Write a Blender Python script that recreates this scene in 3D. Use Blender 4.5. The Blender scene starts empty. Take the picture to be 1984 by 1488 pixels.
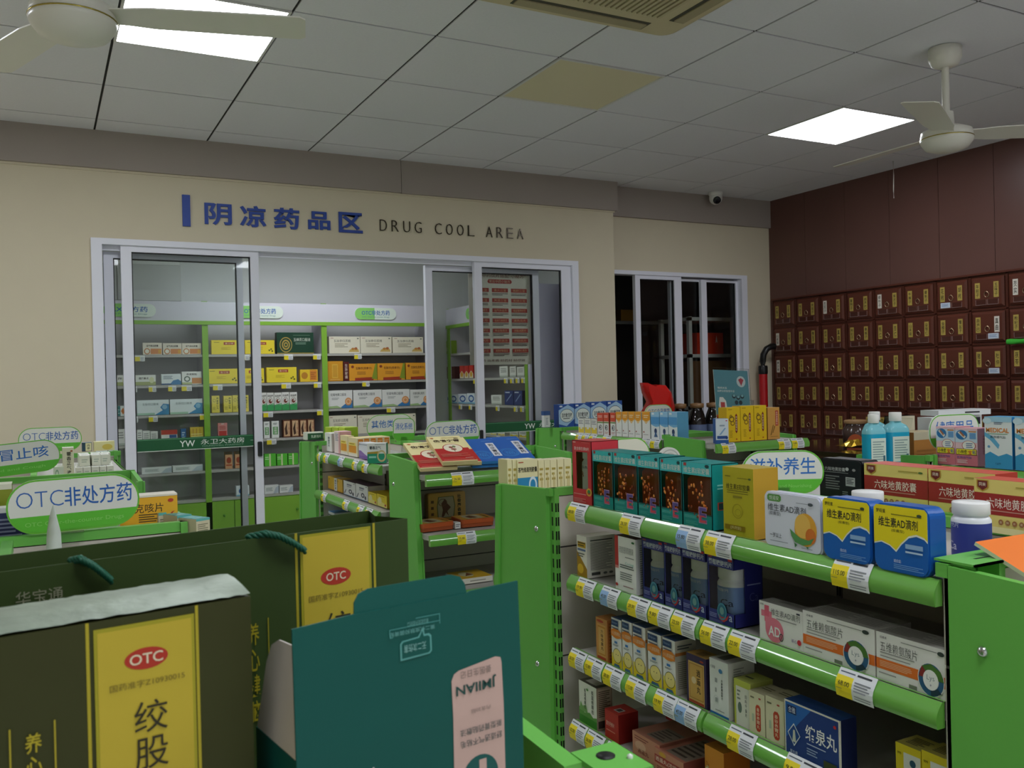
import bpy, math, random
from mathutils import Vector, Matrix

# ------------------------------------------------------------------ camera
SC = bpy.context.scene
COL = SC.collection
cam_d = bpy.data.cameras.new('camera')
cam = bpy.data.objects.new('camera', cam_d)
COL.objects.link(cam)
YAW, PITCH, ROLL, FPX = 0.48599648, -0.004484336, -0.02348823, 1727.248
_f = Vector((math.sin(YAW) * math.cos(PITCH), math.cos(YAW) * math.cos(PITCH), math.sin(PITCH)))
_r = Vector((math.cos(YAW), -math.sin(YAW), 0))
_u = _r.cross(_f)
_c, _s = math.cos(ROLL), math.sin(ROLL)
_R, _U = _c * _r + _s * _u, -_s * _r + _c * _u
cam.matrix_world = Matrix(((_R.x, _U.x, -_f.x, 0.0), (_R.y, _U.y, -_f.y, 0.0), (_R.z, _U.z, -_f.z, 1.5), (0, 0, 0, 1)))
cam_d.sensor_width = 36.0
cam_d.lens = FPX / 1984 * 36.0
cam_d.clip_start = 0.02
cam_d.dof.use_dof = True
cam_d.dof.focus_distance = 2.2
cam_d.dof.aperture_fstop = 24.0
SC.camera = cam

# ------------------------------------------------------------------ world, exposure
world = bpy.data.worlds.new('world')
SC.world = world
world.use_nodes = True
world.node_tree.nodes['Background'].inputs[0].default_value = (0.94, 0.98, 1.0, 1)
world.node_tree.nodes['Background'].inputs[1].default_value = 0.38
SC.view_settings.view_transform = 'Standard'
SC.view_settings.look = 'None'
SC.view_settings.exposure = 0.68
SC.view_settings.gamma = 1.0
SC.view_settings.use_curve_mapping = False
SC.cycles.max_bounces = 8
SC.cycles.diffuse_bounces = 5
SC.cycles.glossy_bounces = 4
SC.cycles.transmission_bounces = 6
SC.cycles.transparent_max_bounces = 12
SC.cycles.caustics_reflective = False
SC.cycles.caustics_refractive = False
SC.cycles.sample_clamp_indirect = 4.0
LAMP = 12.0        # radiance of the lit ceiling panels
COOL = 7.0        # radiance of the panel in the cool room
CEIL = 2.945

# ------------------------------------------------------------------ materials
def lin(h):
    h = h.lstrip('#')
    out = []
    for i in (0, 2, 4):
        c = int(h[i:i + 2], 16) / 255
        out.append(c / 12.92 if c <= 0.04045 else ((c + 0.055) / 1.055) ** 2.4)
    return (*out, 1.0)

_mats = {}
def mat(key):
    """'#rrggbb', '#rrggbb|roughness', '#rrggbb|roughness|metallic' or the name of a special material"""
    m = _mats.get(key)
    if m:
        return m
    if key in SPECIAL:
        m = SPECIAL[key]()
    else:
        p = key.split('|')
        m = bpy.data.materials.new('paint_' + p[0].lstrip('#'))
        m.use_nodes = True
        b = m.node_tree.nodes['Principled BSDF']
        b.inputs['Base Color'].default_value = lin(p[0])
        b.inputs['Roughness'].default_value = float(p[1]) if len(p) > 1 else 0.5
        b.inputs['Metallic'].default_value = float(p[2]) if len(p) > 2 else 0.0
        b.inputs['Specular IOR Level'].default_value = 0.4
    _mats[key] = m
    return m

def noisy(name, col, rough, scale, amount, bump=0.0, metal=0.0):
    """a surface whose colour wanders a little, as paint and card do"""
    m = bpy.data.materials.new(name)
    m.use_nodes = True
    nt = m.node_tree
    b = nt.nodes['Principled BSDF']
    tc = nt.nodes.new('ShaderNodeTexCoord')
    n = nt.nodes.new('ShaderNodeTexNoise')
    n.inputs['Scale'].default_value = scale
    n.inputs['Detail'].default_value = 4
    r = nt.nodes.new('ShaderNodeMixRGB')
    c = lin(col)
    r.inputs[1].default_value = tuple(x * (1 - amount) for x in c[:3]) + (1,)
    r.inputs[2].default_value = tuple(min(1, x * (1 + amount)) for x in c[:3]) + (1,)
    nt.links.new(tc.outputs['Object'], n.inputs['Vector'])
    nt.links.new(n.outputs['Fac'], r.inputs[0])
    nt.links.new(r.outputs[0], b.inputs['Base Color'])
    b.inputs['Roughness'].default_value = rough
    b.inputs['Metallic'].default_value = metal
    b.inputs['Specular IOR Level'].default_value = 0.3
    if bump:
        bp = nt.nodes.new('ShaderNodeBump')
        bp.inputs['Strength'].default_value = bump
        bp.inputs['Distance'].default_value = 0.002
        nt.links.new(n.outputs['Fac'], bp.inputs['Height'])
        nt.links.new(bp.outputs[0], b.inputs['Normal'])
    return m

def glossy_plastic(name, col):
    m = noisy(name, col, 0.35, 5, 0.02)
    b = m.node_tree.nodes['Principled BSDF']
    b.inputs['Coat Weight'].default_value = 1.0
    b.inputs['Coat Roughness'].default_value = 0.05
    return m

def glass(name, tint, refl, rough=0.02):
    """thin sheet: mostly clear, with a Fresnel sheen"""
    m = bpy.data.materials.new(name)
    m.use_nodes = True
    nt = m.node_tree
    for n in list(nt.nodes):
        nt.nodes.remove(n)
    out = nt.nodes.new('ShaderNodeOutputMaterial')
    t = nt.nodes.new('ShaderNodeBsdfTransparent')
    t.inputs[0].default_value = lin(tint)
    g = nt.nodes.new('ShaderNodeBsdfGlossy')
    g.inputs['Roughness'].default_value = rough
    fr = nt.nodes.new('ShaderNodeFresnel')
    fr.inputs[0].default_value = refl
    mx = nt.nodes.new('ShaderNodeMixShader')
    nt.links.new(fr.outputs[0], mx.inputs[0])
    nt.links.new(t.outputs[0], mx.inputs[1])
    nt.links.new(g.outputs[0], mx.inputs[2])
    nt.links.new(mx.outputs[0], out.inputs[0])
    return m

def emit(name, col, strength):
    m = bpy.data.materials.new(name)
    m.use_nodes = True
    b = m.node_tree.nodes['Principled BSDF']
    b.inputs['Base Color'].default_value = (0.8, 0.8, 0.8, 1)
    b.inputs['Emission Color'].default_value = lin(col)
    b.inputs['Emission Strength'].default_value = strength
    return m

SPECIAL = {
    'ceiling_tile': lambda: noisy('ceiling_tile', '#e2e3e7', 0.9, 90, 0.04, 0.3),
    'ceiling_gap': lambda: noisy('ceiling_gap', '#2a2927', 0.8, 20, 0.05),
    'wall_cream': lambda: noisy('wall_cream', '#d2c8ae', 0.75, 6, 0.03, 0.05),
    'soffit_grey': lambda: noisy('soffit_grey', '#a0968e', 0.7, 5, 0.03),
    'wall_maroon': lambda: noisy('wall_maroon', '#64463f', 0.3, 3, 0.08),
    'wood_maroon': lambda: noisy('wood_maroon', '#5a2f22', 0.35, 14, 0.12),
    'wood_trim': lambda: noisy('wood_trim', '#4c261b', 0.3, 14, 0.12),
    'aluminium': lambda: noisy('aluminium', '#e4e5ee', 0.4, 8, 0.02),
    'white_wall': lambda: noisy('white_wall', '#e2e4e4', 0.7, 4, 0.02),
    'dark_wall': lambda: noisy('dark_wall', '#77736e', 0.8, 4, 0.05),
    'floor_tile': lambda: noisy('floor_tile', '#e8e5de', 0.25, 3, 0.04),
    'gondola_green': lambda: noisy('gondola_green', '#6dba52', 0.38, 5, 0.02),
    'rail_green': lambda: glossy_plastic('rail_green', '#6cae46'),
    'lime_green': lambda: noisy('lime_green', '#86b83e', 0.4, 5, 0.02),
    'back_panel': lambda: noisy('back_panel', '#cbc4b8', 0.55, 30, 0.03),
    'shelf_grey': lambda: noisy('shelf_grey', '#b5b2ac', 0.5, 12, 0.03),
    'lamp_light': lambda: emit('lamp_light', '#f3f7ff', LAMP),
    'cool_light': lambda: emit('cool_light', '#f2f8ff', COOL),
    'clear_glass': lambda: glass('clear_glass', '#fbfdfc', 1.32),
    'dark_glass': lambda: glass('dark_glass', '#f4f6f5', 1.3),
    'clear_plastic': lambda: glass('clear_plastic', '#fafcfa', 1.35, 0.06),
    'bag_green': lambda: noisy('bag_green', '#36491d', 0.6, 40, 0.05),
    'box_green': lambda: noisy('box_green', '#3a3d17', 0.6, 40, 0.05),
    'bag_gold': lambda: noisy('bag_gold', '#c6b036', 0.5, 30, 0.05),
    'silver_film': lambda: noisy('silver_film', '#8f9c8a', 0.42, 60, 0.25, 0.5, 0.25),
    'teal_card': lambda: noisy('teal_card', '#08574e', 0.55, 40, 0.03),
}

# ------------------------------------------------------------------ text, kept as flat meshes
_tc = bpy.data.curves.new('lettering', 'FONT')
_to = bpy.data.objects.new('lettering', _tc)
COL.objects.link(_to)
_tc.resolution_u = 3
_texts = {}
def text2d(s, bold=0.0):
    k = (s, bold)
    if k not in _texts:
        _tc.body = s
        _tc.offset = bold
        bpy.context.view_layer.update()
        e = _to.evaluated_get(bpy.context.evaluated_depsgraph_get())
        m = e.to_mesh()
        vs = [(v.co.x, v.co.y) for v in m.vertices]
        fs = [tuple(p.vertices) for p in m.polygons]
        e.to_mesh_clear()
        xs = [v[0] for v in vs] or [0, 1]
        ys = [v[1] for v in vs] or [0, 1]
        x0, x1, y0, y1 = min(xs), max(xs), min(ys), max(ys)
        w, h = max(x1 - x0, 1e-6), max(y1 - y0, 1e-6)
        _texts[k] = ([((x - x0) / w - 0.5, (y - y0) / h - 0.5) for x, y in vs], fs, w / h)
    return _texts[k]

# ------------------------------------------------------------------ mesh builder
class MB:
    def __init__(s):
        s.v, s.f, s.m, s.names, s.smooth = [], [], [], [], []

    def mi(s, key):
        if key not in s.names:
            s.names.append(key)
        return s.names.index(key)

    def face(s, pts, key, smooth=False):
        b = len(s.v)
        s.v += [tuple(p) for p in pts]
        s.f.append(tuple(range(b, b + len(pts))))
        s.m.append(s.mi(key))
        s.smooth.append(smooth)

    def mesh(s, verts, faces, key, smooth=False):
        b = len(s.v)
        s.v += [tuple(p) for p in verts]
        k = s.mi(key)
        for f in faces:
            s.f.append(tuple(b + i for i in f))
            s.m.append(k)
            s.smooth.append(smooth)

    def box(s, x0, x1, y0, y1, z0, z1, key, front=None, side=None, top=None):
        v = [(x0, y0, z0), (x1, y0, z0), (x1, y1, z0), (x0, y1, z0), (x0, y0, z1), (x1, y0, z1), (x1, y1, z1), (x0, y1, z1)]
        for f, k in (((0, 1, 5, 4), front), ((1, 2, 6, 5), side), ((2, 3, 7, 6), front), ((3, 0, 4, 7), side), ((4, 5, 6, 7), top), ((3, 2, 1, 0), None)):
            s.mesh([v[i] for i in f], [(0, 1, 2, 3)], k or key)

    def cbox(s, x0, x1, y0, y1, z0, z1, key, c=0.002):
        """box with its four upright edges and its top edges chamfered"""
        def ring(i, z):
            return [(x0 + i, y0 + i + c, z), (x0 + i + c, y0 + i, z), (x1 - i - c, y0 + i, z), (x1 - i, y0 + i + c, z),
                    (x1 - i, y1 - i - c, z), (x1 - i - c, y1 - i, z), (x0 + i + c, y1 - i, z), (x0 + i, y1 - i - c, z)]
        s.rings([ring(c, z0), ring(0, z0 + c), ring(0, z1 - c), ring(c, z1)], key, cap=True)

    def rings(s, rs, key, cap=True, smooth=False, closed=True):
        n = len(rs[0])
        v = [p for r in rs for p in r]
        f = []
        for i in range(len(rs) - 1):
            for j in range(n if closed else n - 1):
                a, b = i * n + j, i * n + (j + 1) % n
                f.append((a, b, b + n, a + n))
        s.mesh(v, f, key, smooth)
        if cap:
            s.face(list(reversed(rs[0])), key)
            s.face(rs[-1], key)

    def lathe(s, prof, key, c=(0, 0, 0), n=24, smooth=True, cap=True):
        rs = []
        for r, z in prof:
            rs.append([(c[0] + r * math.cos(2 * math.pi * k / n), c[1] + r * math.sin(2 * math.pi * k / n), c[2] + z) for k in range(n)])
        s.rings(rs, key, cap, smooth)

    def tube(s, pts, r, key, n=8, cap=True):
        pts = [Vector(p) for p in pts]
        rs = []
        up = Vector((0, 0, 1))
        for i, p in enumerate(pts):
            d = (pts[min(i + 1, len(pts) - 1)] - pts[max(i - 1, 0)]).normalized()
            a = d.cross(up)
            if a.length < 1e-3:
                a = d.cross(Vector((1, 0, 0)))
            a.normalize()
            b = d.cross(a)
            rr = r[i] if isinstance(r, (list, tuple)) else r
            rs.append([tuple(p + rr * (math.cos(t) * a + math.sin(t) * b)) for t in (2 * math.pi * k / n for k in range(n))])
        s.rings(rs, key, cap, True)

    def prism(s, poly, y0, y1, key, side=None, front=None):
        """outline poly [(x, z)] (counter-clockwise seen from -y) extruded from y0 to y1"""
        n = len(poly)
        s.face([(x, y0, z) for x, z in poly], front or key)
        s.face([(x, y1, z) for x, z in reversed(poly)], key)
        for i in range(n):
            a, b = poly[i], poly[(i + 1) % n]
            s.face([(a[0], y0, a[1]), (a[0], y1, a[1]), (b[0], y1, b[1]), (b[0], y0, b[1])], side or key)

    def prism_x(s, poly, x0, x1, key):
        """outline poly [(y, z)] extruded from x0 to x1"""
        n = len(poly)
        s.face([(x0, y, z) for y, z in reversed(poly)], key)
        s.face([(x1, y, z) for y, z in poly], key)
        for i in range(n):
            a, b = poly[i], poly[(i + 1) % n]
            s.face([(x0, a[0], a[1]), (x0, b[0], b[1]), (x1, b[0], b[1]), (x1, a[0], a[1])], key)

    def sphere(s, c, r, key, n=12, m=8, sq=(1, 1, 1)):
        rs = []
        for i in range(m + 1):
            t = -math.pi / 2 + math.pi * i / m
            q = max(math.cos(t), 0.01)
            rs.append([(c[0] + r * sq[0] * q * math.cos(2 * math.pi * k / n), c[1] + r * sq[1] * q * math.sin(2 * math.pi * k / n), c[2] + r * sq[2] * math.sin(t)) for k in range(n)])
        s.rings(rs, key, True, True)

    def art(s, o, U, V, w, h, items, eps=0.0003):
        """printing on a flat face: o lower left corner, U and V unit vectors, size w by h; later items lie over earlier ones"""
        o, U, V = Vector(o), Vector(U), Vector(V)
        N = U.cross(V).normalized()
        for i, it in enumerate(items):
            e = N * (eps + 0.00012 * i)
            P = lambda u, v: tuple(o + U * (u * w) + V * (v * h) + e)
            k = it[0]
            if k == 'r':
                u0, v0, u1, v1 = it[1:5]
                s.face([P(u0, v0), P(u1, v0), P(u1, v1), P(u0, v1)], it[5])
            elif k == 'e':
                u, v, ru, rv = it[1:5]
                s.face([P(u + ru * math.cos(2 * math.pi * j / 24), v + rv * math.sin(2 * math.pi * j / 24)) for j in range(24)], it[5])
            elif k == 'p':
                s.face([P(u, v) for u, v in it[1]], it[2])
            elif k == 'l':
                u0, v0, u1, v1, n = it[1:6]
                rnd = random.Random(int(u0 * 1000) + n)
                step = (v1 - v0) / n
                for j in range(n):
                    b = v1 - (j + 1) * step + step * 0.3
                    e1 = u1 - (u1 - u0) * (0.35 * rnd.random() if j % 2 else 0.08 * rnd.random())
                    s.face([P(u0, b), P(e1, b), P(e1, b + step * 0.45), P(u0, b + step * 0.45)], it[6])
            elif k == 'g':       # ring: u, v, ru, rv, inner share, colour
                u, v, ru, rv, q = it[1:6]
                for j in range(24):
                    a, b = 2 * math.pi * j / 24, 2 * math.pi * (j + 1) / 24
                    s.face([P(u + ru * math.cos(a), v + rv * math.sin(a)), P(u + ru * math.cos(b), v + rv * math.sin(b)),
                            P(u + q * ru * math.cos(b), v + q * rv * math.sin(b)), P(u + q * ru * math.cos(a), v + q * rv * math.sin(a))], it[6])
            elif k == 't':
                txt, u, v, tw, th = it[1:6]
                vs, fs, asp = text2d(txt, it[7] if len(it) > 7 else 0.0)
                if tw == 0:
                    tw = th * h * asp / w
                if vs:
                    s.mesh([P(u + x * tw, v + y * th) for x, y in vs], fs, it[6])
            elif k == 'v':       # upright column of characters
                txt, u, v, tw, th = it[1:6]
                n = len(txt)
                for j, ch in enumerate(txt):
                    vs, fs, asp = text2d(ch, it[7] if len(it) > 7 else 0.0)
                    cv = v + th / 2 - (j + 0.5) * th / n
                    if vs:
                        s.mesh([P(u + x * tw, cv + y * th / n * 0.86) for x, y in vs], fs, it[6])

    def front(s, w, y, z0, h, items, x0=None):
        """printing on the side that faces -y"""
        s.art((-w / 2 if x0 is None else x0, y, z0), (1, 0, 0), (0, 0, 1), w, h, items)

    def right(s, x, d, z0, h, items, y0=0.0):
        """printing on the side that faces +x, from y0 to y0+d"""
        s.art((x, y0, z0), (0, 1, 0), (0, 0, 1), d, h, items)

    def top(s, w, d, z, items, x0=None, y0=0.0):
        s.art((-w / 2 if x0 is None else x0, y0, z), (1, 0, 0), (0, 1, 0), w, d, items)

    def data(s, name):
        me = bpy.data.meshes.new(name)
        me.from_pydata(s.v, [], s.f)
        for k in s.names:
            me.materials.append(mat(k))
        me.polygons.foreach_set('material_index', s.m)
        me.polygons.foreach_set('use_smooth', s.smooth)
        me.update()
        return me

    def obj(s, name, parent=None, loc=(0, 0, 0), rz=0.0, label=None, cat=None, group=None, kind=None, rot=None):
        o = bpy.data.objects.new(name, s.data(name))
        return place(o, parent, loc, rz, label, cat, group, kind, rot)

def place(o, parent=None, loc=(0, 0, 0), rz=0.0, label=None, cat=None, group=None, kind=None, rot=None):
    COL.objects.link(o)
    o.parent = parent
    o.location = loc
    o.rotation_euler = rot if rot else (0, 0, math.radians(rz))
    if label: o['label'] = label
    if cat: o['category'] = cat
    if group: o['group'] = group
    if kind: o['kind'] = kind
    return o

def thing(name, label, cat, loc=(0, 0, 0), rz=0.0, group=None, rot=None):
    return place(bpy.data.objects.new(name, None), None, loc, rz, label, cat, group, None, rot)

def struct(mb, name, parent=None):
    return mb.obj(name, parent, kind=None if parent else 'structure')

def rounded(w, h, r, n=6, cx=0.0, cz=0.0):
    """rounded rectangle outline, counter-clockwise, centred on (cx, cz)"""
    out = []
    for sx, sz, a0 in ((1, -1, -90), (1, 1, 0), (-1, 1, 90), (-1, -1, 180)):
        for k in range(n + 1):
            a = math.radians(a0 + 90 * k / n)
            out.append((cx + sx * (w / 2 - r) + r * math.cos(a), cz + sz * (h / 2 - r) + r * math.sin(a)))
    return out

ORD = ['first', 'second', 'third', 'fourth', 'fifth', 'sixth', 'seventh', 'eighth', 'ninth', 'tenth', 'eleventh', 'twelfth']

# ------------------------------------------------------------------ ceiling, floor, walls
GX, GY, T = 1.495, 3.434, 0.6                      # grid of the 0.6 m ceiling tiles
LIT = [(-2, 0), (4, 0), (-5, 0), (-2, -6), (1, -6), (4, -6)]          # (column, row) of the lit panels
DEADLIGHT = (1, 0)
CX0, CX1, CY0, CY1 = -3.3, 5.43, -3.0, 5.62
mb = MB()
mb.box(CX0, CX1, CY0, CY1, CEIL + 0.005, CEIL + 0.05, 'ceiling_gap')
for i in range(-9, 8):
    for j in range(-12, 5):
        if (i, j) in LIT or (i, j) == DEADLIGHT:
            continue
        x0, x1 = max(GX + T * i + 0.0055, CX0), min(GX + T * (i + 1) - 0.0055, CX1)
        y0, y1 = max(GY + T * j + 0.0055, CY0), min(GY + T * (j + 1) - 0.0055, CY1)
        if x1 > x0 + 0.02 and y1 > y0 + 0.02:
            mb.box(x0, x1, y0, y1, CEIL, CEIL + 0.005, 'ceiling_tile')
struct(mb, 'ceiling')
mb = MB()
mb.box(-3.4, 6.65, -3.1, 8.2, -0.06, 0.0, 'floor_tile')
struct(mb, 'floor')

mb = MB()                                            # wall with the sliding doors
mb.box(-3.3, 0.262, 5.48, 5.60, 0, CEIL, 'wall_cream')
mb.box(0.262, 3.446, 5.48, 5.60, 2.346, CEIL, 'wall_cream')
mb.box(3.446, 3.775, 5.48, 5.60, 0, CEIL, 'wall_cream')
struct(mb, 'wall_back')
mb = MB()                                            # set-back piece of that wall with the dark window
mb.box(3.775, 3.80, 5.60, 5.70, 0, CEIL, 'wall_cream')
mb.box(3.80, 5.165, 5.60, 5.70, 2.315, CEIL, 'wall_cream')
mb.box(3.80, 5.165, 5.60, 5.70, 0, 0.92, 'wall_cream')
mb.box(5.165, 5.55, 5.60, 5.70, 0, CEIL, 'wall_cream')
struct(mb, 'wall_far')
mb = MB()
mb.box(-3.4, -3.3, -3.1, 5.6, 0, CEIL, 'wall_cream')
struct(mb, 'wall_left')
mb = MB()                                            # maroon panels, 0.4 m wide
mb.box(5.45, 5.55, -3.0, 5.6, 0, CEIL, 'wall_maroon')
y = 5.6
for k in range(22):
    mb.box(5.428, 5.45, y - 0.397, y, 0, CEIL, 'wall_maroon')
    y -= 0.4
struct(mb, 'wall_right')

# soffits under the ceiling and the thin bead below them
mb = MB()
mb.box(-3.3, 2.10, 5.452, 5.48, 2.735, CEIL, 'soffit_grey')
mb.box(2.103, 3.80, 5.452, 5.48, 2.732, CEIL, 'soffit_grey')
mb.box(-3.3, 3.785, 5.472, 5.48, 2.722, 2.735, 'wall_cream')
struct(mb, 'trim_1')
mb = MB()
mb.box(3.80, 5.428, 5.575, 5.60, 2.72, CEIL, 'soffit_grey')
struct(mb, 'trim_2')

# ------------------------------------------------------------------ lettering on the wall
def solid_text(mb, txt, cx, cz, w, h, y, depth, key, bold=0.0):
    vs, fs, asp = text2d(txt, bold)
    P = [(cx + a * w, cz + b * h) for a, b in vs]
    n = len(P)
    cnt = {}
    for f in fs:
        for a, b in zip(f, f[1:] + f[:1]):
            cnt.setdefault((min(a, b), max(a, b)), []).append((a, b))
    mb.mesh([(x, y - depth, z) for x, z in P], fs, key)
    for k, e in cnt.items():
        if len(e) == 1:
            a, b = e[0]
            mb.face([(P[a][0], y, P[a][1]), (P[b][0], y, P[b][1]), (P[b][0], y - depth, P[b][1]), (P[a][0], y - depth, P[a][1])], key)

root = thing('wall_lettering', 'raised blue and black lettering naming the cool drug area above the sliding doors', 'sign', (0.77, 5.48, 2.44))
mb = MB(); mb.box(-0.02, 0.024, -0.012, 0, 0.0, 0.183, '#2f4a9c'); mb.obj('accent_bar', root)
for k, ch in enumerate('阴凉药品区'):
    mb = MB(); solid_text(mb, ch, 0.181 + 0.2025 * k, 0.082, 0.155 if ch != '品' else 0.14, 0.128 if ch != '品' else 0.112, 0, 0.012, '#2f4a9c', 0.022)
    mb.obj('chinese_character', root)
for word, x0, n in (('DRUG', 1.183, 4), ('COOL', 1.568, 4), ('AREA', 1.947, 4)):
    for k, ch in enumerate(word):
        mb = MB(); solid_text(mb, ch, x0 + 0.026 + 0.0805 * k, 0.079, 0.047, 0.072, 0, 0.01, '#3a3124|0.2|0.5', -0.02)
        mb.obj('latin_letter', root)

# ------------------------------------------------------------------ ceiling lights, air conditioner, fans, camera
def light_panel(i, j, label, lit=True, group=None):
    x0, y0 = GX + T * i, GY + T * j
    r = thing('ceiling_light_panel', label, 'ceiling light', (x0 + T / 2, y0 + T / 2, CEIL), 0, group)
    mb = MB()
    a, b = T / 2 - 0.003, T / 2 - 0.014
    for s in (-1, 1):
        mb.box(-a, a, min(s * a, s * b), max(s * a, s * b), -0.004, 0.004, '#d8d8d4')
        mb.box(min(s * a, s * b), max(s * a, s * b), -b, b, -0.004, 0.004, '#d8d8d4')
    mb.obj('frame', r)
    mb = MB()
    mb.box(-b, b, -b, b, 0.0, 0.004, 'lamp_light' if lit else '#dcd3ae|0.5')
    mb.obj('diffuser', r)
light_panel(-2, 0, 'lit square ceiling panel behind the ceiling fan blade at upper left', True, 'lit ceiling panels')
light_panel(4, 0, 'lit square ceiling panel near the hanging fan by the maroon wall', True, 'lit ceiling panels')
light_panel(-5, 0, 'lit square ceiling panel near the cream wall just left of the view', True, 'lit ceiling panels')
for i, j in LIT[3:]:
    light_panel(i, j, 'lit square ceiling panel over the aisle behind the viewer', True, 'lit ceiling panels')
light_panel(DEADLIGHT[0], DEADLIGHT[1], 'unlit cream square ceiling panel in the middle of the ceiling', False)

r = thing('air_conditioner', 'cream ceiling cassette air conditioner with a slatted square grille', 'air conditioner', (1.885, 2.525, CEIL))
mb = MB()
h = 0.475
mb.rings([[(x, y, z) for x, y in rounded(2 * q, 2 * q, 0.06)] for q, z in ((h, -0.004), (h, -0.02), (h - 0.03, -0.034))], '#c9bd97', True)
mb.obj('face_panel', r)
for sx, sy in ((0, 1), (0, -1), (1, 0), (-1, 0)):
    mb = MB()
    if sx == 0:
        mb.box(-0.30, 0.30, sy * 0.385 - 0.035, sy * 0.385 + 0.035, -0.0358, -0.034, '#4b4a3c')
        mb.box(-0.29, 0.29, sy * 0.385 - 0.018, sy * 0.385 + 0.03, -0.040, -0.0358, '#a59a78')
    else:
        mb.box(sx * 0.385 - 0.035, sx * 0.385 + 0.035, -0.30, 0.30, -0.0358, -0.034, '#4b4a3c')
        mb.box(sx * 0.385 - 0.018, sx * 0.385 + 0.03, -0.29, 0.29, -0.040, -0.0358, '#a59a78')
    mb.obj('air_flap', r)
mb = MB()
mb.box(-0.29, 0.29, -0.29, 0.29, -0.036, -0.033, '#57523f')
for k in range(24):
    x = -0.28 + k * 0.0243
    mb.box(x, x + 0.014, -0.285, 0.285, -0.043, -0.036, '#bfb48f')
mb.obj('grille', r)

def fan(loc, drop, angles, label, tilt=-13):
    r = thing('ceiling_fan', label, 'ceiling fan', (loc[0], loc[1], CEIL), 0, 'white ceiling fans')
    z = -drop
    W = '#dedcd0|0.3'
    mb = MB(); mb.lathe([(0.02, 0.0), (0.07, -0.004), (0.07, -0.05), (0.055, -0.08), (0.03, -0.09), (0.02, -0.09)], W); mb.obj('canopy', r)
    mb = MB(); mb.lathe([(0.016, -0.085), (0.016, z + 0.10)], W, n=12); mb.obj('down_rod', r)
    mb = MB(); mb.lathe([(0.03, z + 0.13), (0.034, z + 0.07), (0.06, z + 0.065), (0.105, z + 0.045), (0.110, z + 0.02), (0.108, z + 0.012), (0.112, z + 0.008), (0.108, z - 0.005), (0.09, z - 0.03), (0.05, z - 0.045), (0.005, z - 0.048)], W, n=36)
    mot = mb.obj('motor', r)
    mb = MB(); mb.lathe([(0.1085, z + 0.013), (0.1125, z + 0.0125), (0.1125, z + 0.0085), (0.1085, z + 0.008)], '#b9a855|0.2|0.8', n=36, cap=False); mb.obj('brass_ring', mot)
    for a in angles:
        mb = MB()
        t = math.tan(math.radians(tilt))
        rs = []
        for u, hw in ((0.09, 0.045), (0.14, 0.05), (0.20, 0.062), (0.45, 0.068), (0.60, 0.070), (0.615, 0.055)):
            rs.append([(u, -hw, -hw * t - 0.003), (u, hw, hw * t - 0.003), (u, hw, hw * t + 0.001), (u, -hw, -hw * t + 0.001)])
        mb.rings(rs, W)
        mb.obj('blade', r, (0, 0, z + 0.03), a)
fan((3.62, 2.62), 0.42, (88, 207, 327), 'white ceiling fan hanging on a short rod near the maroon wall', -10)
fan((0.10, 2.69), 0.452, (-15, 112, 232), 'white ceiling fan below the lit panel at upper left', -3)

r = thing('dome_camera', 'small white dome security camera on the ceiling edge', 'camera', (4.75, 5.47, CEIL))
mb = MB(); mb.lathe([(0.005, 0), (0.055, 0), (0.055, -0.02), (0.045, -0.03)], '#dcdcd6|0.3'); mb.obj('base', r)
mb = MB(); mb.sphere((0, 0, -0.045), 0.052, '#dcdcd6|0.3', 20, 12); ball = mb.obj('ball', r)
mb = MB(); mb.lathe([(0.03, 0.0), (0.03, 0.01), (0.02, 0.013), (0.001, 0.013)], '#15151a|0.1'); mb.obj('lens', ball, (-0.02, -0.036, -0.068), rot=(math.radians(120), 0, math.radians(-30)))
mb = MB(); mb.tube([(0, 0, 0), (0.003, 0, -0.1), (-0.002, 0, -0.2), (0, 0, -0.255)], 0.003, '#d8d4cc'); mb.obj('pull_cord', loc=(5.22, 4.19, CEIL), label='thin white cord hanging from the ceiling before the maroon wall', cat='cord')

# ------------------------------------------------------------------ sliding doors of the cool room
def leaf(name, parent, x0, x1, y, z0, z1, wl=0.055, wr=0.055, wt=0.035, gl='clear_glass', wb=0.06):
    """one sliding leaf: aluminium frame and pane"""
    mb = MB()
    t = 0.018
    for a, b, c, d in ((x0, x0 + wl, z0, z1), (x1 - wr, x1, z0, z1), (x0 + wl, x1 - wr, z1 - wt, z1), (x0 + wl, x1 - wr, z0, z0 + wb)):
        mb.box(a, b, y - t, y + t, c, d, 'aluminium')
    g = 0.006                                         # dark gasket
    for a, b, c, d in ((x0 + wl, x0 + wl + g, z0 + wb, z1 - wt), (x1 - wr - g, x1 - wr, z0 + wb, z1 - wt), (x0 + wl, x1 - wr, z1 - wt - g, z1 - wt)):
        mb.box(a, b, y - 0.008, y + 0.008, c, d, '#1d1f20')
    o = mb.obj(name, parent)
    mb = MB(); mb.box(x0 + wl, x1 - wr, y - 0.003, y + 0.003, z0 + wb, z1 - wt, gl); mb.obj('glass_pane', o)
    return o

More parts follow.
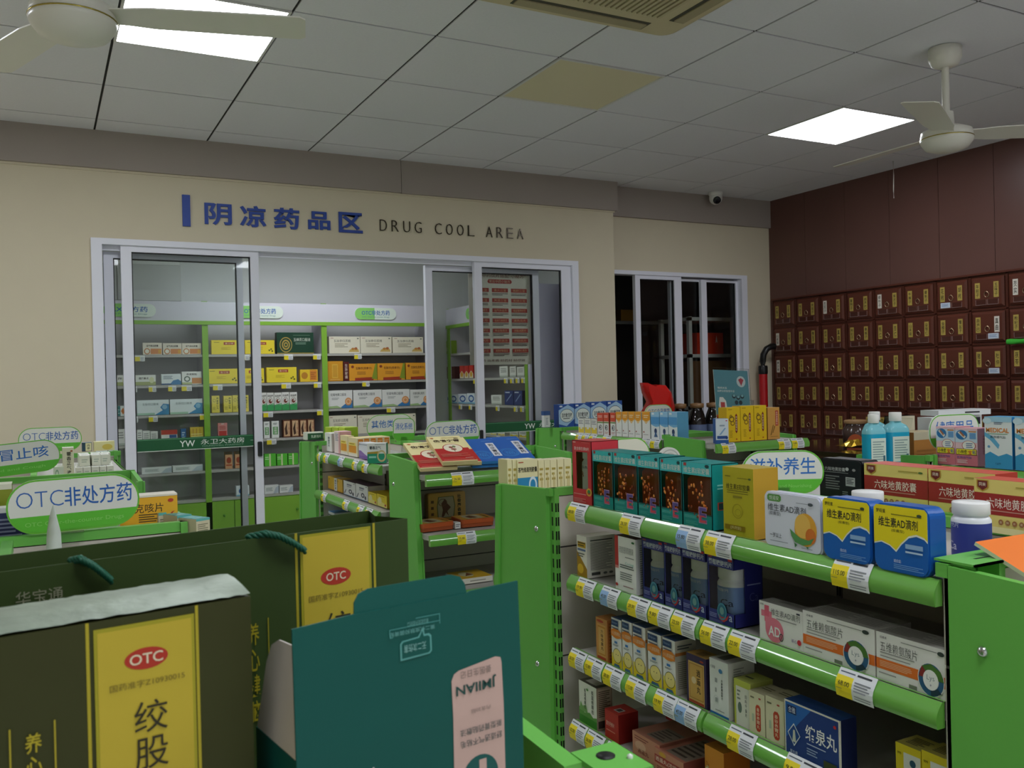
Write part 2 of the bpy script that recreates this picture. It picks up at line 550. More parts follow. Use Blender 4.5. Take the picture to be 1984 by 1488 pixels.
door = thing('door_1', None, None); door['kind'] = 'structure'
mb = MB()
Y0, Y1 = 5.455, 5.60
mb.box(0.262, 0.318, Y0, Y1, 0, 2.346, 'aluminium')
mb.box(3.395, 3.446, Y0, Y1, 0, 2.346, 'aluminium')
mb.box(0.318, 3.395, Y0, Y1, 2.312, 2.346, 'aluminium')
mb.box(0.318, 3.395, Y0 + 0.055, Y0 + 0.062, 2.285, 2.312, 'aluminium')
mb.box(0.318, 3.395, Y0, Y1, 0, 0.02, 'aluminium')
mb.obj('door_frame', door)
def band(leafobj, x0, x1, y, logo_x, wd):
    mb = MB()
    mb.box(x0, x1, y - 0.0045, y - 0.0032, 1.137, 1.21, '#1c5a34')
    mb.art((x0, y - 0.0045, 1.137), (1, 0, 0), (0, 0, 1), x1 - x0, 0.073, [
        ('r', 0, 0.0, 1, 0.05, '#dfe8dc'), ('r', 0, 0.9, 1, 0.94, '#5f9a72'),
        ('t', 'YW', logo_x, 0.5, 0.085 / (x1 - x0), 0.5, '#e8efe6', 0.01),
        ('t', '永卫大药房', logo_x + 0.20 / (x1 - x0), 0.58, 0.25 / (x1 - x0), 0.42, '#e8efe6'),
        ('t', 'YOUNGWELL PHARMACY', logo_x + 0.20 / (x1 - x0), 0.24, 0.24 / (x1 - x0), 0.12, '#8fb79a'),
        ('r', logo_x + 0.36 / (x1 - x0), 0.5, 1, 0.53, '#b5cfba')])
    mb.obj('safety_band', leafobj)
lf = leaf('sliding_leaf', door, 0.33, 1.10, 5.575, 0.02, 2.285, 0.05, 0.035)
lf = leaf('sliding_leaf', door, 0.414, 1.179, 5.49, 0.02, 2.312, 0.056, 0.049)
band(lf, 0.47, 1.13, 5.49, 0.42, 0.66)
mb = MB(); mb.cbox(1.145, 1.172, 5.455, 5.472, 1.075, 1.165, '#2a2c2e|0.3', 0.004); mb.obj('pull_handle', lf)
lf = leaf('sliding_leaf', door, 2.297, 3.17, 5.575, 0.02, 2.285, 0.05, 0.05)
lf = leaf('sliding_leaf', door, 2.622, 3.395, 5.49, 0.02, 2.312, 0.056, 0.085)
band(lf, 2.678, 3.31, 5.49, 0.56, 0.63)
mb = MB(); mb.cbox(2.63, 2.655, 5.455, 5.472, 1.10, 1.165, '#2a2c2e|0.3', 0.004); mb.obj('pull_handle', lf)

# dark window in the set-back wall
win = thing('window_1', None, None); win['kind'] = 'structure'
mb = MB()
for a, b, c, d in ((3.80, 5.165, 2.285, 2.315), (5.105, 5.165, 0.92, 2.285), (3.80, 5.105, 0.92, 0.95)):
    mb.box(a, b, 5.585, 5.68, c, d, 'aluminium')
mb.obj('window_frame', win)
leaf('sliding_sash', win, 4.045, 4.49, 5.615, 0.95, 2.285, 0.045, 0.07, 0.03, 'dark_glass')
leaf('sliding_sash', win, 4.41, 5.105, 5.655, 0.95, 2.275, 0.05, 0.02, 0.02, 'dark_glass')
mb = MB(); mb.box(4.70, 4.755, 5.61, 5.64, 0.95, 2.27, 'aluminium'); mb.obj('mullion', win)

# ------------------------------------------------------------------ cool room shell, its lamp
mb = MB()
mb.box(-0.35, 3.85, 7.20, 7.30, 0, 2.75, 'white_wall')
mb.box(-0.35, -0.25, 5.60, 7.20, 0, 2.75, 'white_wall')
mb.box(3.80, 3.85, 5.72, 7.20, 0, 2.75, 'white_wall')
mb.box(-0.35, 3.85, 5.60, 7.30, 2.65, 2.75, 'white_wall')
struct(mb, 'wall_cool_room')
mb = MB()
mb.box(-0.25, 0.93, 6.95, 7.20, 2.14, 2.65, '#c2c4c2|0.7')
mb.box(-0.25, 0.925, 6.945, 6.95, 2.40, 2.65, '#d8dad8|0.7')
mb.box(0.50, 0.503, 6.944, 6.95, 2.14, 2.40, '#8f918f')
struct(mb, 'beam_cool_room')
r = thing('ceiling_light_panel', 'lit panel on the cool room ceiling behind the glass doors', 'ceiling light', (1.75, 6.2, 2.65), 0, 'lit ceiling panels')
mb = MB(); mb.box(-0.62, 0.62, -0.17, 0.17, -0.03, 0, '#d8d8d4'); mb.obj('frame', r)
mb = MB(); mb.box(-0.6, 0.6, -0.15, 0.15, -0.034, -0.0305, 'cool_light'); mb.obj('diffuser', r)

# ------------------------------------------------------------------ unlit store room behind the window
mb = MB()
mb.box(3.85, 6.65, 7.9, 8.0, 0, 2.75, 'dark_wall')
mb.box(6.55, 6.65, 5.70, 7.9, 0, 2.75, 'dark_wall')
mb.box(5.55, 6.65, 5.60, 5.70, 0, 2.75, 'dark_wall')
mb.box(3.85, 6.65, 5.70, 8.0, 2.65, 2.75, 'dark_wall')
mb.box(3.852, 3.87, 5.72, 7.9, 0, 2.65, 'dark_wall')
struct(mb, 'wall_store_room')

# ------------------------------------------------------------------ gondola racks (local frame: back panel at y=0, shelves towards -y)
PRICES = ['68.00', '26.50', '15.80', '38.00', '115.00', '19.90', '45.00', '28.00', '9.80', '32.50', '56.00', '22.00']
def rail_profile(h, k=5):
    return [(-0.010 * math.sin(math.pi * (0.10 + 0.80 * i / k)) - 0.001 - 0.010 * i / k, h * (1 - i / k)) for i in range(k + 1)]

def rail(mb, x0, x1, y, z, h, key):
    p = rail_profile(h, 9)
    n = len(p)
    mb.mesh([(x, y + a, z + b) for x in (x0, x1) for a, b in p], [(i + 1, n + i + 1, n + i, i) for i in range(n - 1)], key, True)
    for x, s in ((x0, 1), (x1, -1)):
        pts = [(x, y, z), (x, y, z + h)] + [(x, y + a, z + b) for a, b in p]
        mb.face(pts if s > 0 else list(reversed(pts)), key)
    mb.face([(x0, y, z + h), (x1, y, z + h), (x1, y + 0.004, z + h), (x0, y + 0.004, z + h)], key)

_tagcount = [0]
def price_tag(parent, x, w, y, z, h, blue=False):
    """paper tag curved over the rail: yellow price field, white text field"""
    i = _tagcount[0]; _tagcount[0] += 1
    mb = MB()
    p = [(a - 0.0012, b) for a, b in rail_profile(h)]
    Y = '#8fb3dd' if blue else '#f2dc1e'
    p[0] = (p[0][0], p[0][1] + 0.002); p[-1] = (p[-1][0], p[-1][1] - 0.003)
    for k, ((a, b), (c, d)) in enumerate(zip(p, p[1:])):
        f = 0.0 if k == 0 else 0.44
        if f:
            mb.face([(x, y + c, z + d), (x + w * f, y + c, z + d), (x + w * f, y + a, z + b), (x, y + a, z + b)], Y)
        mb.face([(x + w * f, y + c, z + d), (x + w, y + c, z + d), (x + w, y + a, z + b), (x + w * f, y + a, z + b)], '#e6e8ea')
    rnd = random.Random(i)
    (a, b), (c, d) = p[1], p[-2]
    V = Vector((0, a - c, b - d))
    mb.art((x, y + c, z + d), (1, 0, 0), V.normalized(), w, V.length, [
        ('t', PRICES[i % 12], 0.22, 0.48, 0.30, 0.32, '#4a4a2a', 0.01),
        ('l', 0.5, 0.12, 0.94, 0.88, 4, '#8d9096'), ('r', 0.04, 0.1, 0.2, 0.15, '#8b8a3c')], 0.0026)
    (a, b), (c, d) = p[0], p[1]
    V = Vector((0, a - c, b - d))
    mb.art((x, y + c, z + d), (1, 0, 0), V.normalized(), w, V.length, [('l', 0.05, 0.3, 0.45, 0.7, 1, '#5b6470'), ('l', 0.5, 0.2, 0.9, 0.8, 1, '#33363c')], 0.0002)
    (a, b), (c, d) = p[-2], p[-1]
    V = Vector((0, a - c, b - d))
    mb.art((x, y + c, z + d), (1, 0, 0), V.normalized(), w, V.length, [('l', 0.5, 0.2, 0.95, 0.9, 2, '#8d9096')], 0.0002)
    mb.obj('price_tag', parent)

def gondola(label, loc, rz, w, shelves, panels=(), depth=(0.245, 0.335), top=1.25, group='green shop racks', seam=0.25, split=None, back='back_panel', uprights=(), cap=True, base=True, flange=False):
    """shelves: (z of the rail's lower edge, shelf depth, rail height, [(tag x, tag width, blue)])"""
    r = thing('gondola_rack', label, 'shelf rack', (loc[0], loc[1], 0), rz, group)
    mb = MB()
    z = 0.115
    while z < top - 0.03:
        z1 = min(z + seam - 0.004, top - 0.02)
        mb.box(0.012, w - 0.012, 0.0, 0.012, z, z1, back)
        z += seam
    mb.box(0.012, w - 0.012, 0.004, 0.010, 0.1, top - 0.02, '#4a4844')
    mb.obj('back_panel', r)
    if cap:
        mb = MB()
        mb.box(0.0, w, -0.003, 0.014, top - 0.018, top, 'gondola_green')
        mb.obj('top_cap', r)
    for ux in uprights:
        mb = MB()
        mb.box(ux - 0.006, ux + 0.006, -0.004, 0.02, 0, top, 'gondola_green' if panels else '#8d8b84')
        zz = 0.14
        while zz < top - 0.03:
            for q in (-0.0030, 0.0030):
                mb.box(ux + q - 0.0017, ux + q + 0.0017, -0.0046, -0.004, zz, zz + 0.02, '#101310')
                mb.box(ux + q - 0.0017, ux + q + 0.0017, 0.02, 0.0206, zz, zz + 0.02, '#101310')
            for sx in (ux - 0.006, ux + 0.006):
                mb.box(sx - 0.0005, sx + 0.0005, 0.006, 0.011, zz, zz + 0.02, '#101310')
            zz += 0.032
        mb.obj('upright', r)
    for px in panels:                                 # tapered end panels with a folded lip
        mb = MB()
        t = 0.012
        x0, x1 = (px, px + t) if px < w / 2 else (px - t, px)
        d0, d1 = depth
        mb.prism_x([(-d1, 0.0), (-0.004, 0.0), (-0.004, top - 0.002), (-d0, top - 0.012)], x0, x1, 'gondola_green')
        o = 0.005
        for s in (-1, 1):
            xx = x0 - o if s < 0 else x1
            mb.prism_x([(-d1 - 0.004, 0.0), (-d1 + 0.018, 0.0), (-d0 + 0.018, top - 0.014), (-d0 - 0.004, top - 0.014)], xx, xx + o, 'gondola_green')
        e = mb.obj('end_panel', r)
        for bz, by in ((top - 0.10, -0.05), (top - 0.42, -0.06), (top - 0.72, -0.07)):
            mb = MB()
            sx = -1 if px < w / 2 else 1
            mb.lathe([(0.007, 0), (0.0065, 0.002), (0.004, 0.0045), (0.0005, 0.005)], '#c9ccca|0.2|1', n=12)
            mb.obj('bolt', e, (x0 if sx < 0 else x1, by, bz), rot=(0, math.radians(90 * sx), 0))
    for zs, d, h, tags in shelves:
        mb = MB()
        mb.box(0.014, w - 0.014, -d + 0.004, -0.002, zs + h - 0.021, zs + h - 0.004, 'shelf_grey')
        mb.box(0.014, w - 0.014, -d + 0.004, -d + 0.016, zs + 0.004, zs + h - 0.021, 'shelf_grey')
        for bx in (0.02, w - 0.03):
            mb.prism_x([(-d + 0.03, zs + h - 0.022), (-0.002, zs - 0.03), (-0.002, zs + h - 0.022)], bx, bx + 0.008, 'shelf_grey')
        s = mb.obj('shelf', r)
        mb = MB()
        cuts = [0.006] + ([split - 0.003, split + 0.003] if split else []) + [w - 0.006]
        for a, b in zip(cuts[::2], cuts[1::2]):
            rail(mb, a, b, -d, zs, h, 'rail_green')
        mb.obj('price_rail', s)
        for a, tw, blue in tags:
            price_tag(s, a, tw, -d, zs, h, blue)
    if base:
        mb = MB(); mb.box(0.014, w - 0.014, -depth[1] + 0.02, -0.002, 0.0, 0.1, 'gondola_green'); mb.obj('base_plinth', r)
    return r

T1 = lambda pairs, blues=(): [(a, b, i in blues) for i, (a, b) in enumerate(pairs)]
# near island
gondola('green rack facing left, with vitamin cartons, nearest long shelf at right', (1.36, 1.69), -90, 0.93, [
    (1.193, 0.33, 0.035, T1([(0.018, 0.070), (0.216, 0.070), (0.395, 0.068), (0.472, 0.070), (0.755, 0.067)], (2,))),
    (1.034, 0.33, 0.034, T1([(0.045, 0.068), (0.139, 0.062), (0.236, 0.066), (0.305, 0.066), (0.374, 0.068), (0.456, 0.066), (0.528, 0.066), (0.759, 0.066)], (1,))),
    (0.871, 0.33, 0.034, T1([(0.008, 0.062), (0.073, 0.064), (0.142, 0.066), (0.224, 0.066), (0.315, 0.064), (0.380, 0.062), (0.52, 0.064), (0.652, 0.068)], (5,))),
    (0.712, 0.33, 0.034, T1([(0.004, 0.062), (0.069, 0.064), (0.143, 0.065), (0.239, 0.065)])),
    (0.555, 0.33, 0.034, [])], split=0.455, uprights=(0.02, 0.457))
gondola('green rack whose white back faces the viewer, behind the vitamin shelf', (1.67, 1.775), 180, 0.65, [
    (1.165, 0.24, 0.035, []), (0.97, 0.28, 0.034, [])], (0.0, 0.65), uprights=(0.634, 0.02))
gondola('green rack with the large plain end panel at lower right', (1.023, 0.756), 0, 0.65, [
    (1.02, 0.27, 0.035, []), (0.80, 0.30, 0.034, [])], (0.0, 0.65))
gondola('green rack facing away behind the vitamin shelf, holding the herbal capsule cartons', (1.40, 0.80), 90, 0.88, [
    (1.20, 0.25, 0.034, []), (1.03, 0.30, 0.034, [])])
# middle island
gondola('green rack facing the viewer with red, cream and blue plaster packets', (1.07, 2.968), 0, 0.60, [
    (1.166, 0.32, 0.037, [(0.094, 0.078, False)]), (0.978, 0.34, 0.034, [(0.10, 0.066, False)]), (0.79, 0.34, 0.034, [])], (0.0, 0.60), uprights=(0.02, 0.58))
gondola('green rack facing left behind the green paper bag, full of small cartons', (1.37, 3.855), -90, 0.83, [
    (1.171, 0.30, 0.035, T1([(0.031, 0.048), (0.127, 0.07), (0.333, 0.07), (0.521, 0.063), (0.639, 0.065)], (2,))),
    (1.007, 0.31, 0.034, T1([(0.112, 0.07), (0.416, 0.07), (0.596, 0.07), (0.692, 0.07)])),
    (0.85, 0.31, 0.034, [])], uprights=(0.02,))
gondola('green rack end seen edge-on before the doorway of the cool room', (1.66, 3.88), 180, 0.60, [
    (1.17, 0.24, 0.035, []), (0.98, 0.28, 0.034, [])], (0.0, 0.60), uprights=(0.58, 0.02))
gondola('green rack facing right, hidden side of the plaster island', (1.40, 3.02), 90, 0.82, [(1.19, 0.24, 0.034, [])])
# right back island
gondola('green rack by the right glass door, its white back to the viewer', (2.96, 3.95), 180, 0.60, [(1.195, 0.24, 0.035, [])], (0.0, 0.60), uprights=(0.58, 0.02))
gondola('green rack facing left with orange, red and sky blue cartons', (2.63, 3.92), -90, 0.83, [
    (1.192, 0.27, 0.034, T1([(0.144, 0.057), (0.206, 0.056), (0.271, 0.059), (0.383, 0.07), (0.69, 0.068), (0.76, 0.064)])),
    (1.03, 0.28, 0.034, [])], uprights=(0.02,))
gondola('green rack facing the viewer with the tall yellow cartons', (2.35, 3.07), 0, 0.51, [
    (1.191, 0.32, 0.036, [(0.03, 0.07, False), (0.33, 0.068, False), (0.405, 0.068, False)]), (1.03, 0.33, 0.034, [])], (0.0, 0.51), uprights=(0.02, 0.49))
# right near island
gondola('green rack holding the blue mouthwash bottles', (2.92, 1.755), 180, 0.62, [(1.185, 0.24, 0.035, [])], (0.0, 0.62), uprights=(0.60, 0.02))
gondola('green rack facing left with pink and blue plaster cartons', (2.60, 1.72), -90, 0.92, [(1.189, 0.28, 0.034, []), (1.03, 0.30, 0.034, [])], uprights=(0.02,))
# left islands
gondola('green rack with the orange cough carton, its cap below the big oval sign', (0.25, 1.775), 180, 0.62, [(1.174, 0.24, 0.035, []), (1.0, 0.28, 0.034, [])], (0.0, 0.62), uprights=(0.02, 0.60))
gondola('green rack behind the big oval sign at left', (-0.37, 2.975), 0, 0.62, [(1.10, 0.26, 0.035, []), (0.95, 0.3, 0.034, [])], (0.62,), uprights=(0.02, 0.602))
gondola('green rack facing right with the pile of white cartons', (-0.02, 3.0), 90, 0.90, [(1.187, 0.27, 0.034, []), (1.0, 0.3, 0.034, [])])
gondola('farthest green rack at left, before the door frame', (0.28, 3.95), 180, 0.62, [(1.19, 0.24, 0.035, [])], (0.0, 0.62), uprights=(0.02, 0.60))
gondola('green rack facing right between the near left racks', (-0.05, 0.80), 90, 0.92, [(1.12, 0.25, 0.034, [])])
r = gondola('green counter rack under the gift bag and boxes in the foreground', (-0.33, 0.80), 0, 0.64, [(1.012, 0.36, 0.035, []), (0.80, 0.36, 0.034, [])], (0.64,), depth=(0.30, 0.36), cap=False, uprights=(0.02,), top=1.05)
mb = MB()                                             # the tall right end panel of the counter and its hooked tab
mb.prism_x([(-0.36, 0.0), (-0.24, 0.0), (-0.215, 1.25), (-0.30, 1.247)], 0.626, 0.64, 'gondola_green')
e = mb.obj('end_panel', r)
mb = MB()
mb.box(0.64, 0.675, -0.330, -0.285, 1.244, 1.248, 'gondola_green')
mb.lathe([(0.0065, 0), (0.0065, 0.0006), (0.0001, 0.0006)], '#0b0d0b', (0.657, -0.302, 1.248), 14)
mb.lathe([(0.002, 0), (0.002, 0.002), (0.0002, 0.003)], '#e8e8e4|0.2', (0.669, -0.313, 1.248), 10)
mb.obj('tab', e)
# folded tab on top of the big end panel at lower right
r = thing('rack_top_plate', 'bent green metal plate on top of the large plain end panel', 'plate', (1.03, 0.77, 1.252))
mb = MB()
mb.box(-0.004, 0.12, -0.055, 0.004, 0.0, 0.003, 'gondola_green')
mb.box(-0.004, 0.12, -0.055, -0.052, -0.0, 0.003, 'gondola_green')
mb.art((0.03, -0.032, 0.003), (1, 0, 0), (0, 1, 0), 0.03, 0.004, [('r', 0, 0, 1, 1, '#0d150c')])
mb.obj('plate', r)
mb = MB(); mb.box(0.05, 0.062, -0.05, -0.02, -0.022, 0.0, 'gondola_green'); mb.obj('bracket', r)

# ------------------------------------------------------------------ wall unit in the cool room
def wall_unit(label, loc, rz, posts, zs, back_d, header, width, signs, tags=()):
    r = thing('wall_shelf_unit', label, 'shelf unit', loc, rz, 'cool room wall units')
    mb = MB(); mb.box(0, width, 0.30, 0.32, 0, 2.12, '#c9c8c8'); mb.obj('back_board', r)
    for p in posts:
        mb = MB(); mb.box(p, p + 0.042, 0.0, 0.012, 0, 2.13, 'lime_green'); mb.box(p + 0.004, p + 0.038, 0.012, 0.30, 0, 2.12, '#c2c0c8'); mb.obj('side_post', r)
    mb = MB(); mb.box(0, width, -0.004, 0.02, 1.985, 2.125, '#d2d0da'); hd = mb.obj('header_board', r)
    mb = MB(); mb.box(0, width, -0.010, 0.02, 1.958, 1.985, 'lime_green'); mb.obj('green_strip', hd)
    for k, z in enumerate(zs):
        mb = MB(); mb.box(0, width, 0.012, 0.30, z - 0.018, z, 'shelf_grey'); s = mb.obj('shelf', r)
        for tz, tt in tags:
            if tz == k:
                for x, w in tt:
                    mb = MB(); mb.box(x, x + w, 0.008, 0.011, z - 0.045, z - 0.004, '#e8e8e6')
                    mb.art((x, 0.008, z - 0.045), (1, 0, 0), (0, 0, 1), w, 0.041, [('r', 0, 0.0, 0.5, 0.78, '#e9d52a'), ('l', 0.55, 0.1, 0.95, 0.7, 3, '#8d9096')])
                    mb.obj('price_tag', s)
    mb = MB()
    n = 5
    for k in range(n):
        a = width * k / n
        mb.box(a + 0.003, a + width / n - 0.003, 0.0, 0.02, 0.04, 0.655, 'lime_green')
    mb.box(0, width, 0.02, 0.30, 0.0, 0.66, 'lime_green')
    c = mb.obj('cupboard', r)
    for k in range(n):
        mb = MB(); mb.sphere((width * (k + 0.86) / n, -0.008, 0.55), 0.010, '#4f8a2a|0.3', 10, 6); mb.obj('knob', c)
    for x, txt, sub in signs:
        s = thing('header_plaque', 'oval green and white plaque on the cool room unit reading ' + txt[0], 'sign', tuple(Vector(loc) + Matrix.Rotation(math.radians(rz), 3, 'Z') @ Vector((x, -0.004, 2.055))), rz, 'cool room plaques')
        if len(txt) > 1: s['label'] = txt[1]
        mb = MB()
        w, h = 0.345, 0.092
        out = rounded(w, h, 0.045, 6)
        mb.prism(out, -0.008, 0.0, '#dfe9dd')
        left = [(a, b) for a, b in out if a < -0.02]
        mb.art((-w / 2, -0.008, -h / 2), (1, 0, 0), (0, 0, 1), w, h, [
            ('p', [((a + w / 2) / w, (b + h / 2) / h) for a, b in ([(-0.01, -h / 2), (-0.01, h / 2)] + left)], '#8ed06c'),
            ('t', txt[0], 0.5, 0.58, 0.68, 0.44, '#2c63ad', 0.015), ('t', sub, 0.5, 0.2, 0.66, 0.14, '#4a8f8a')])
        mb.obj('plaque', s)
    return r
TG = [(0, [(0.119, 0.05), (0.423, 0.065), (1.15, 0.068), (1.475, 0.068), (1.70, 0.06), (2.03, 0.061)]),
      (1, [(0.124, 0.05), (0.376, 0.055), (0.508, 0.05), (0.639, 0.054), (0.73, 0.07), (0.949, 0.067), (1.45, 0.072), (1.70, 0.058), (2.09, 0.061)]),
      (2, [(0.371, 0.062), (0.503, 0.06), (0.851, 0.063), (1.31, 0.071), (1.72, 0.071), (2.29, 0.072)]),
      (3, [(1.22, 0.082), (1.33, 0.071)])]
wall_unit('pale wall shelving with green posts across the back of the cool room', (0.17, 6.82, 0), 0, (0.0, 0.880, 1.768, 2.66), (1.740, 1.521, 1.307, 1.10, 0.888, 0.678), 0.3, 0, 2.70, [
    (0.395, ('RX处方药', 'oval plaque at the far left of the cool room header, about prescription drugs'), 'RX Prescription Drugs'),
    (1.30, ('OTC非处方药', 'oval plaque of the cool room header half hidden by the sliding door stile'), 'OTC Over-the-counter Drugs'),
    (2.21, ('OTC非处方药', 'oval plaque of the cool room header seen whole in the open doorway'), 'OTC Over-the-counter Drugs')], TG)
wall_unit('pale side shelving on the right of the cool room behind the poster', (3.14, 7.14, 0), -90, (0.0, 1.40), (1.740, 1.521, 1.307, 1.07, 0.87), 0.3, 0, 1.445, [
    (0.60, ('OTC非处方药', 'oval plaque on the side unit, seen through the glass left of the poster'), 'OTC Over-the-counter Drugs')],
    [(0, [(0.75, 0.06), (0.95, 0.06)]), (1, [(0.5, 0.06), (1.05, 0.06), (1.15, 0.06), (1.24, 0.06), (1.33, 0.06)]), (2, [(0.2, 0.06), (0.4, 0.06), (0.9, 0.06), (1.2, 0.06), (1.3, 0.06)]), (3, [(0.9, 0.06), (1.05, 0.06), (1.2, 0.06)])])
mb = MB(); mb.box(3.14, 3.48, 5.655, 5.69, 0, 2.20, '#c9c5d6|0.5'); mb.obj('side_board', label='tall plain lilac end board of the side shelving behind the right glass door', cat='board')

# ------------------------------------------------------------------ herb cabinet
NAMES = [('莱菔子', '王不留'), ('地肤子', '青葙子'), ('苍耳子', '蛇床子'), ('蔓荆子', '胡芦巴'), ('牵牛子', '紫苏子'), ('牛蒡子', '蔓荆子'), ('花椒', '胡椒'), ('车前子', '五味子'), ('芡实', '莲子'), ('薏米', '白果'),
         ('山茱萸', '益智仁'), ('金樱子', '覆盆子'), ('葫芦巴', '真曲'), ('枸杞子', '桑椹子'), ('桃仁', '杏仁'), ('猪苓', '杜仲'), ('茯苓', '泽泻'), ('菟丝子', '女贞子'), ('沙苑子', '补骨脂'), ('楮实子', '韭菜子'), ('南沙参', '党参')]
PZ, PY, NC, NR = 0.2225, 0.2545, 10, 7
cab = thing('herb_cabinet', 'maroon wooden herb cabinet of many square drawers covering the right wall', 'cabinet', (5.405, 5.545, 0), -90)
mb = MB()
zt = 2.108
mb.box(0, NC * PY, 0.0, 0.02, 0.0, zt, 'wood_maroon')
for c in range(NC + 1):
    mb.box(max(0, c * PY - 0.008), c * PY + 0.008, -0.006, 0.0, 0.55, zt, 'wood_trim')
for k in range(NR + 1):
    mb.box(0, NC * PY, -0.006, 0.0, zt - k * PZ - 0.008, zt - k * PZ, 'wood_trim')
mb.obj('carcass', cab)
mb = MB(); mb.box(-0.0, NC * PY, -0.02, 0.02, zt, zt + 0.012, 'wood_maroon'); mb.obj('top_moulding', cab)
mb = MB()
w, h = PY - 0.030, PZ - 0.030
def ring4(i, y):
    return [(-w / 2 + i, y, i), (w / 2 - i, y, i), (w / 2 - i, y, h - i), (-w / 2 + i, y, h - i)]
mb.rings([ring4(0, 0.0), ring4(0, -0.008), ring4(0.014, -0.018)], 'wood_maroon', True)
drawer_me = mb.data('drawer')
mb = MB()
R = [(0.016 * math.cos(t), -0.004 - 0.002 * math.sin(t), -0.016 + 0.017 * math.sin(t)) for t in (2 * math.pi * k / 20 for k in range(21))]
mb.tube(R, 0.0026, '#c8a98a|0.25|0.9', 6)
mb.lathe([(0.006, 0), (0.006, 0.004), (0.001, 0.007)], '#c8a98a|0.25|0.9', (0, 0, 0), 10)
ring_me = mb.data('ring_pull')
mb = MB()
for a in (-0.078, 0.004):
    for q in ((a, a + 0.074, 0.0, 0.0015), (a, a + 0.0015, 0, 0.034), (a + 0.0725, a + 0.074, 0, 0.034)):
        mb.box(q[0], q[1], -0.002, 0, q[2], q[3], '#a08a86|0.3')
    mb.box(a, a + 0.074, -0.0008, 0, 0, 0.034, '#4a2a22|0.15')
slot_me = mb.data('card_slot')
mb = MB(); mb.box(0, 0.07, -0.0035, -0.0022, 0.002, 0.036, '#c9d3de'); mb.art((0, -0.0035, 0.002), (1, 0, 0), (0, 0, 1), 0.07, 0.034, [('l', 0.1, 0.2, 0.9, 0.8, 3, '#6a86ad')]); card_me = mb.data('price_card')
plates = {}
def plate(txt, white):
    if (txt, white) not in plates:
        m = MB()
        m.box(-0.017, 0.017, -0.0015, 0, 0, 0.1, '#d8d2c4' if white else '#b09a4c|0.4')
        m.art((-0.017, -0.0015, 0), (1, 0, 0), (0, 0, 1), 0.034, 0.1, [('v', txt, 0.5, 0.5, 0.62, 0.84, '#2a2410', 0.01)])
        plates[(txt, white)] = m.data('name_plate')
    return plates[(txt, white)]
WHITE = {(0, 2, 0), (0, 4, 0), (0, 8, 0), (1, 7, 1), (2, 0, 0), (1, 0, 0)}
CARDS = {(0, 6, 0), (1, 7, 1), (2, 7, 1)}
n = 0
for k in range(NR):
    for c in range(NC):
        d = place(bpy.data.objects.new('drawer', drawer_me), cab, ((c + 0.5) * PY, -0.0005, zt - (k + 1) * PZ + 0.011))
        g = place(bpy.data.objects.new('ring_pull', ring_me), d, (0, -0.018, 0.098))
        place(bpy.data.objects.new('card_slot', slot_me), d, (0, -0.018, 0.016))
        a, b = NAMES[n % len(NAMES)]
        if k == 0: a, b = NAMES[c]
        elif k < 4 and c >= 5: a, b = NAMES[(10, 13, 17)[k - 1] + min(c - 5, 3)]
        n += 1
        place(bpy.data.objects.new('name_plate', plate(a, (k, c, 0) in WHITE)), d, (-0.064, -0.018, 0.060))
        place(bpy.data.objects.new('name_plate', plate(b, (k, c, 1) in WHITE)), d, (0.064, -0.018, 0.060))
        for s in (0, 1):
            if (k, c, s) in CARDS:
                place(bpy.data.objects.new('price_card', card_me), d, (-0.077 + 0.082 * s, -0.018, 0.017))

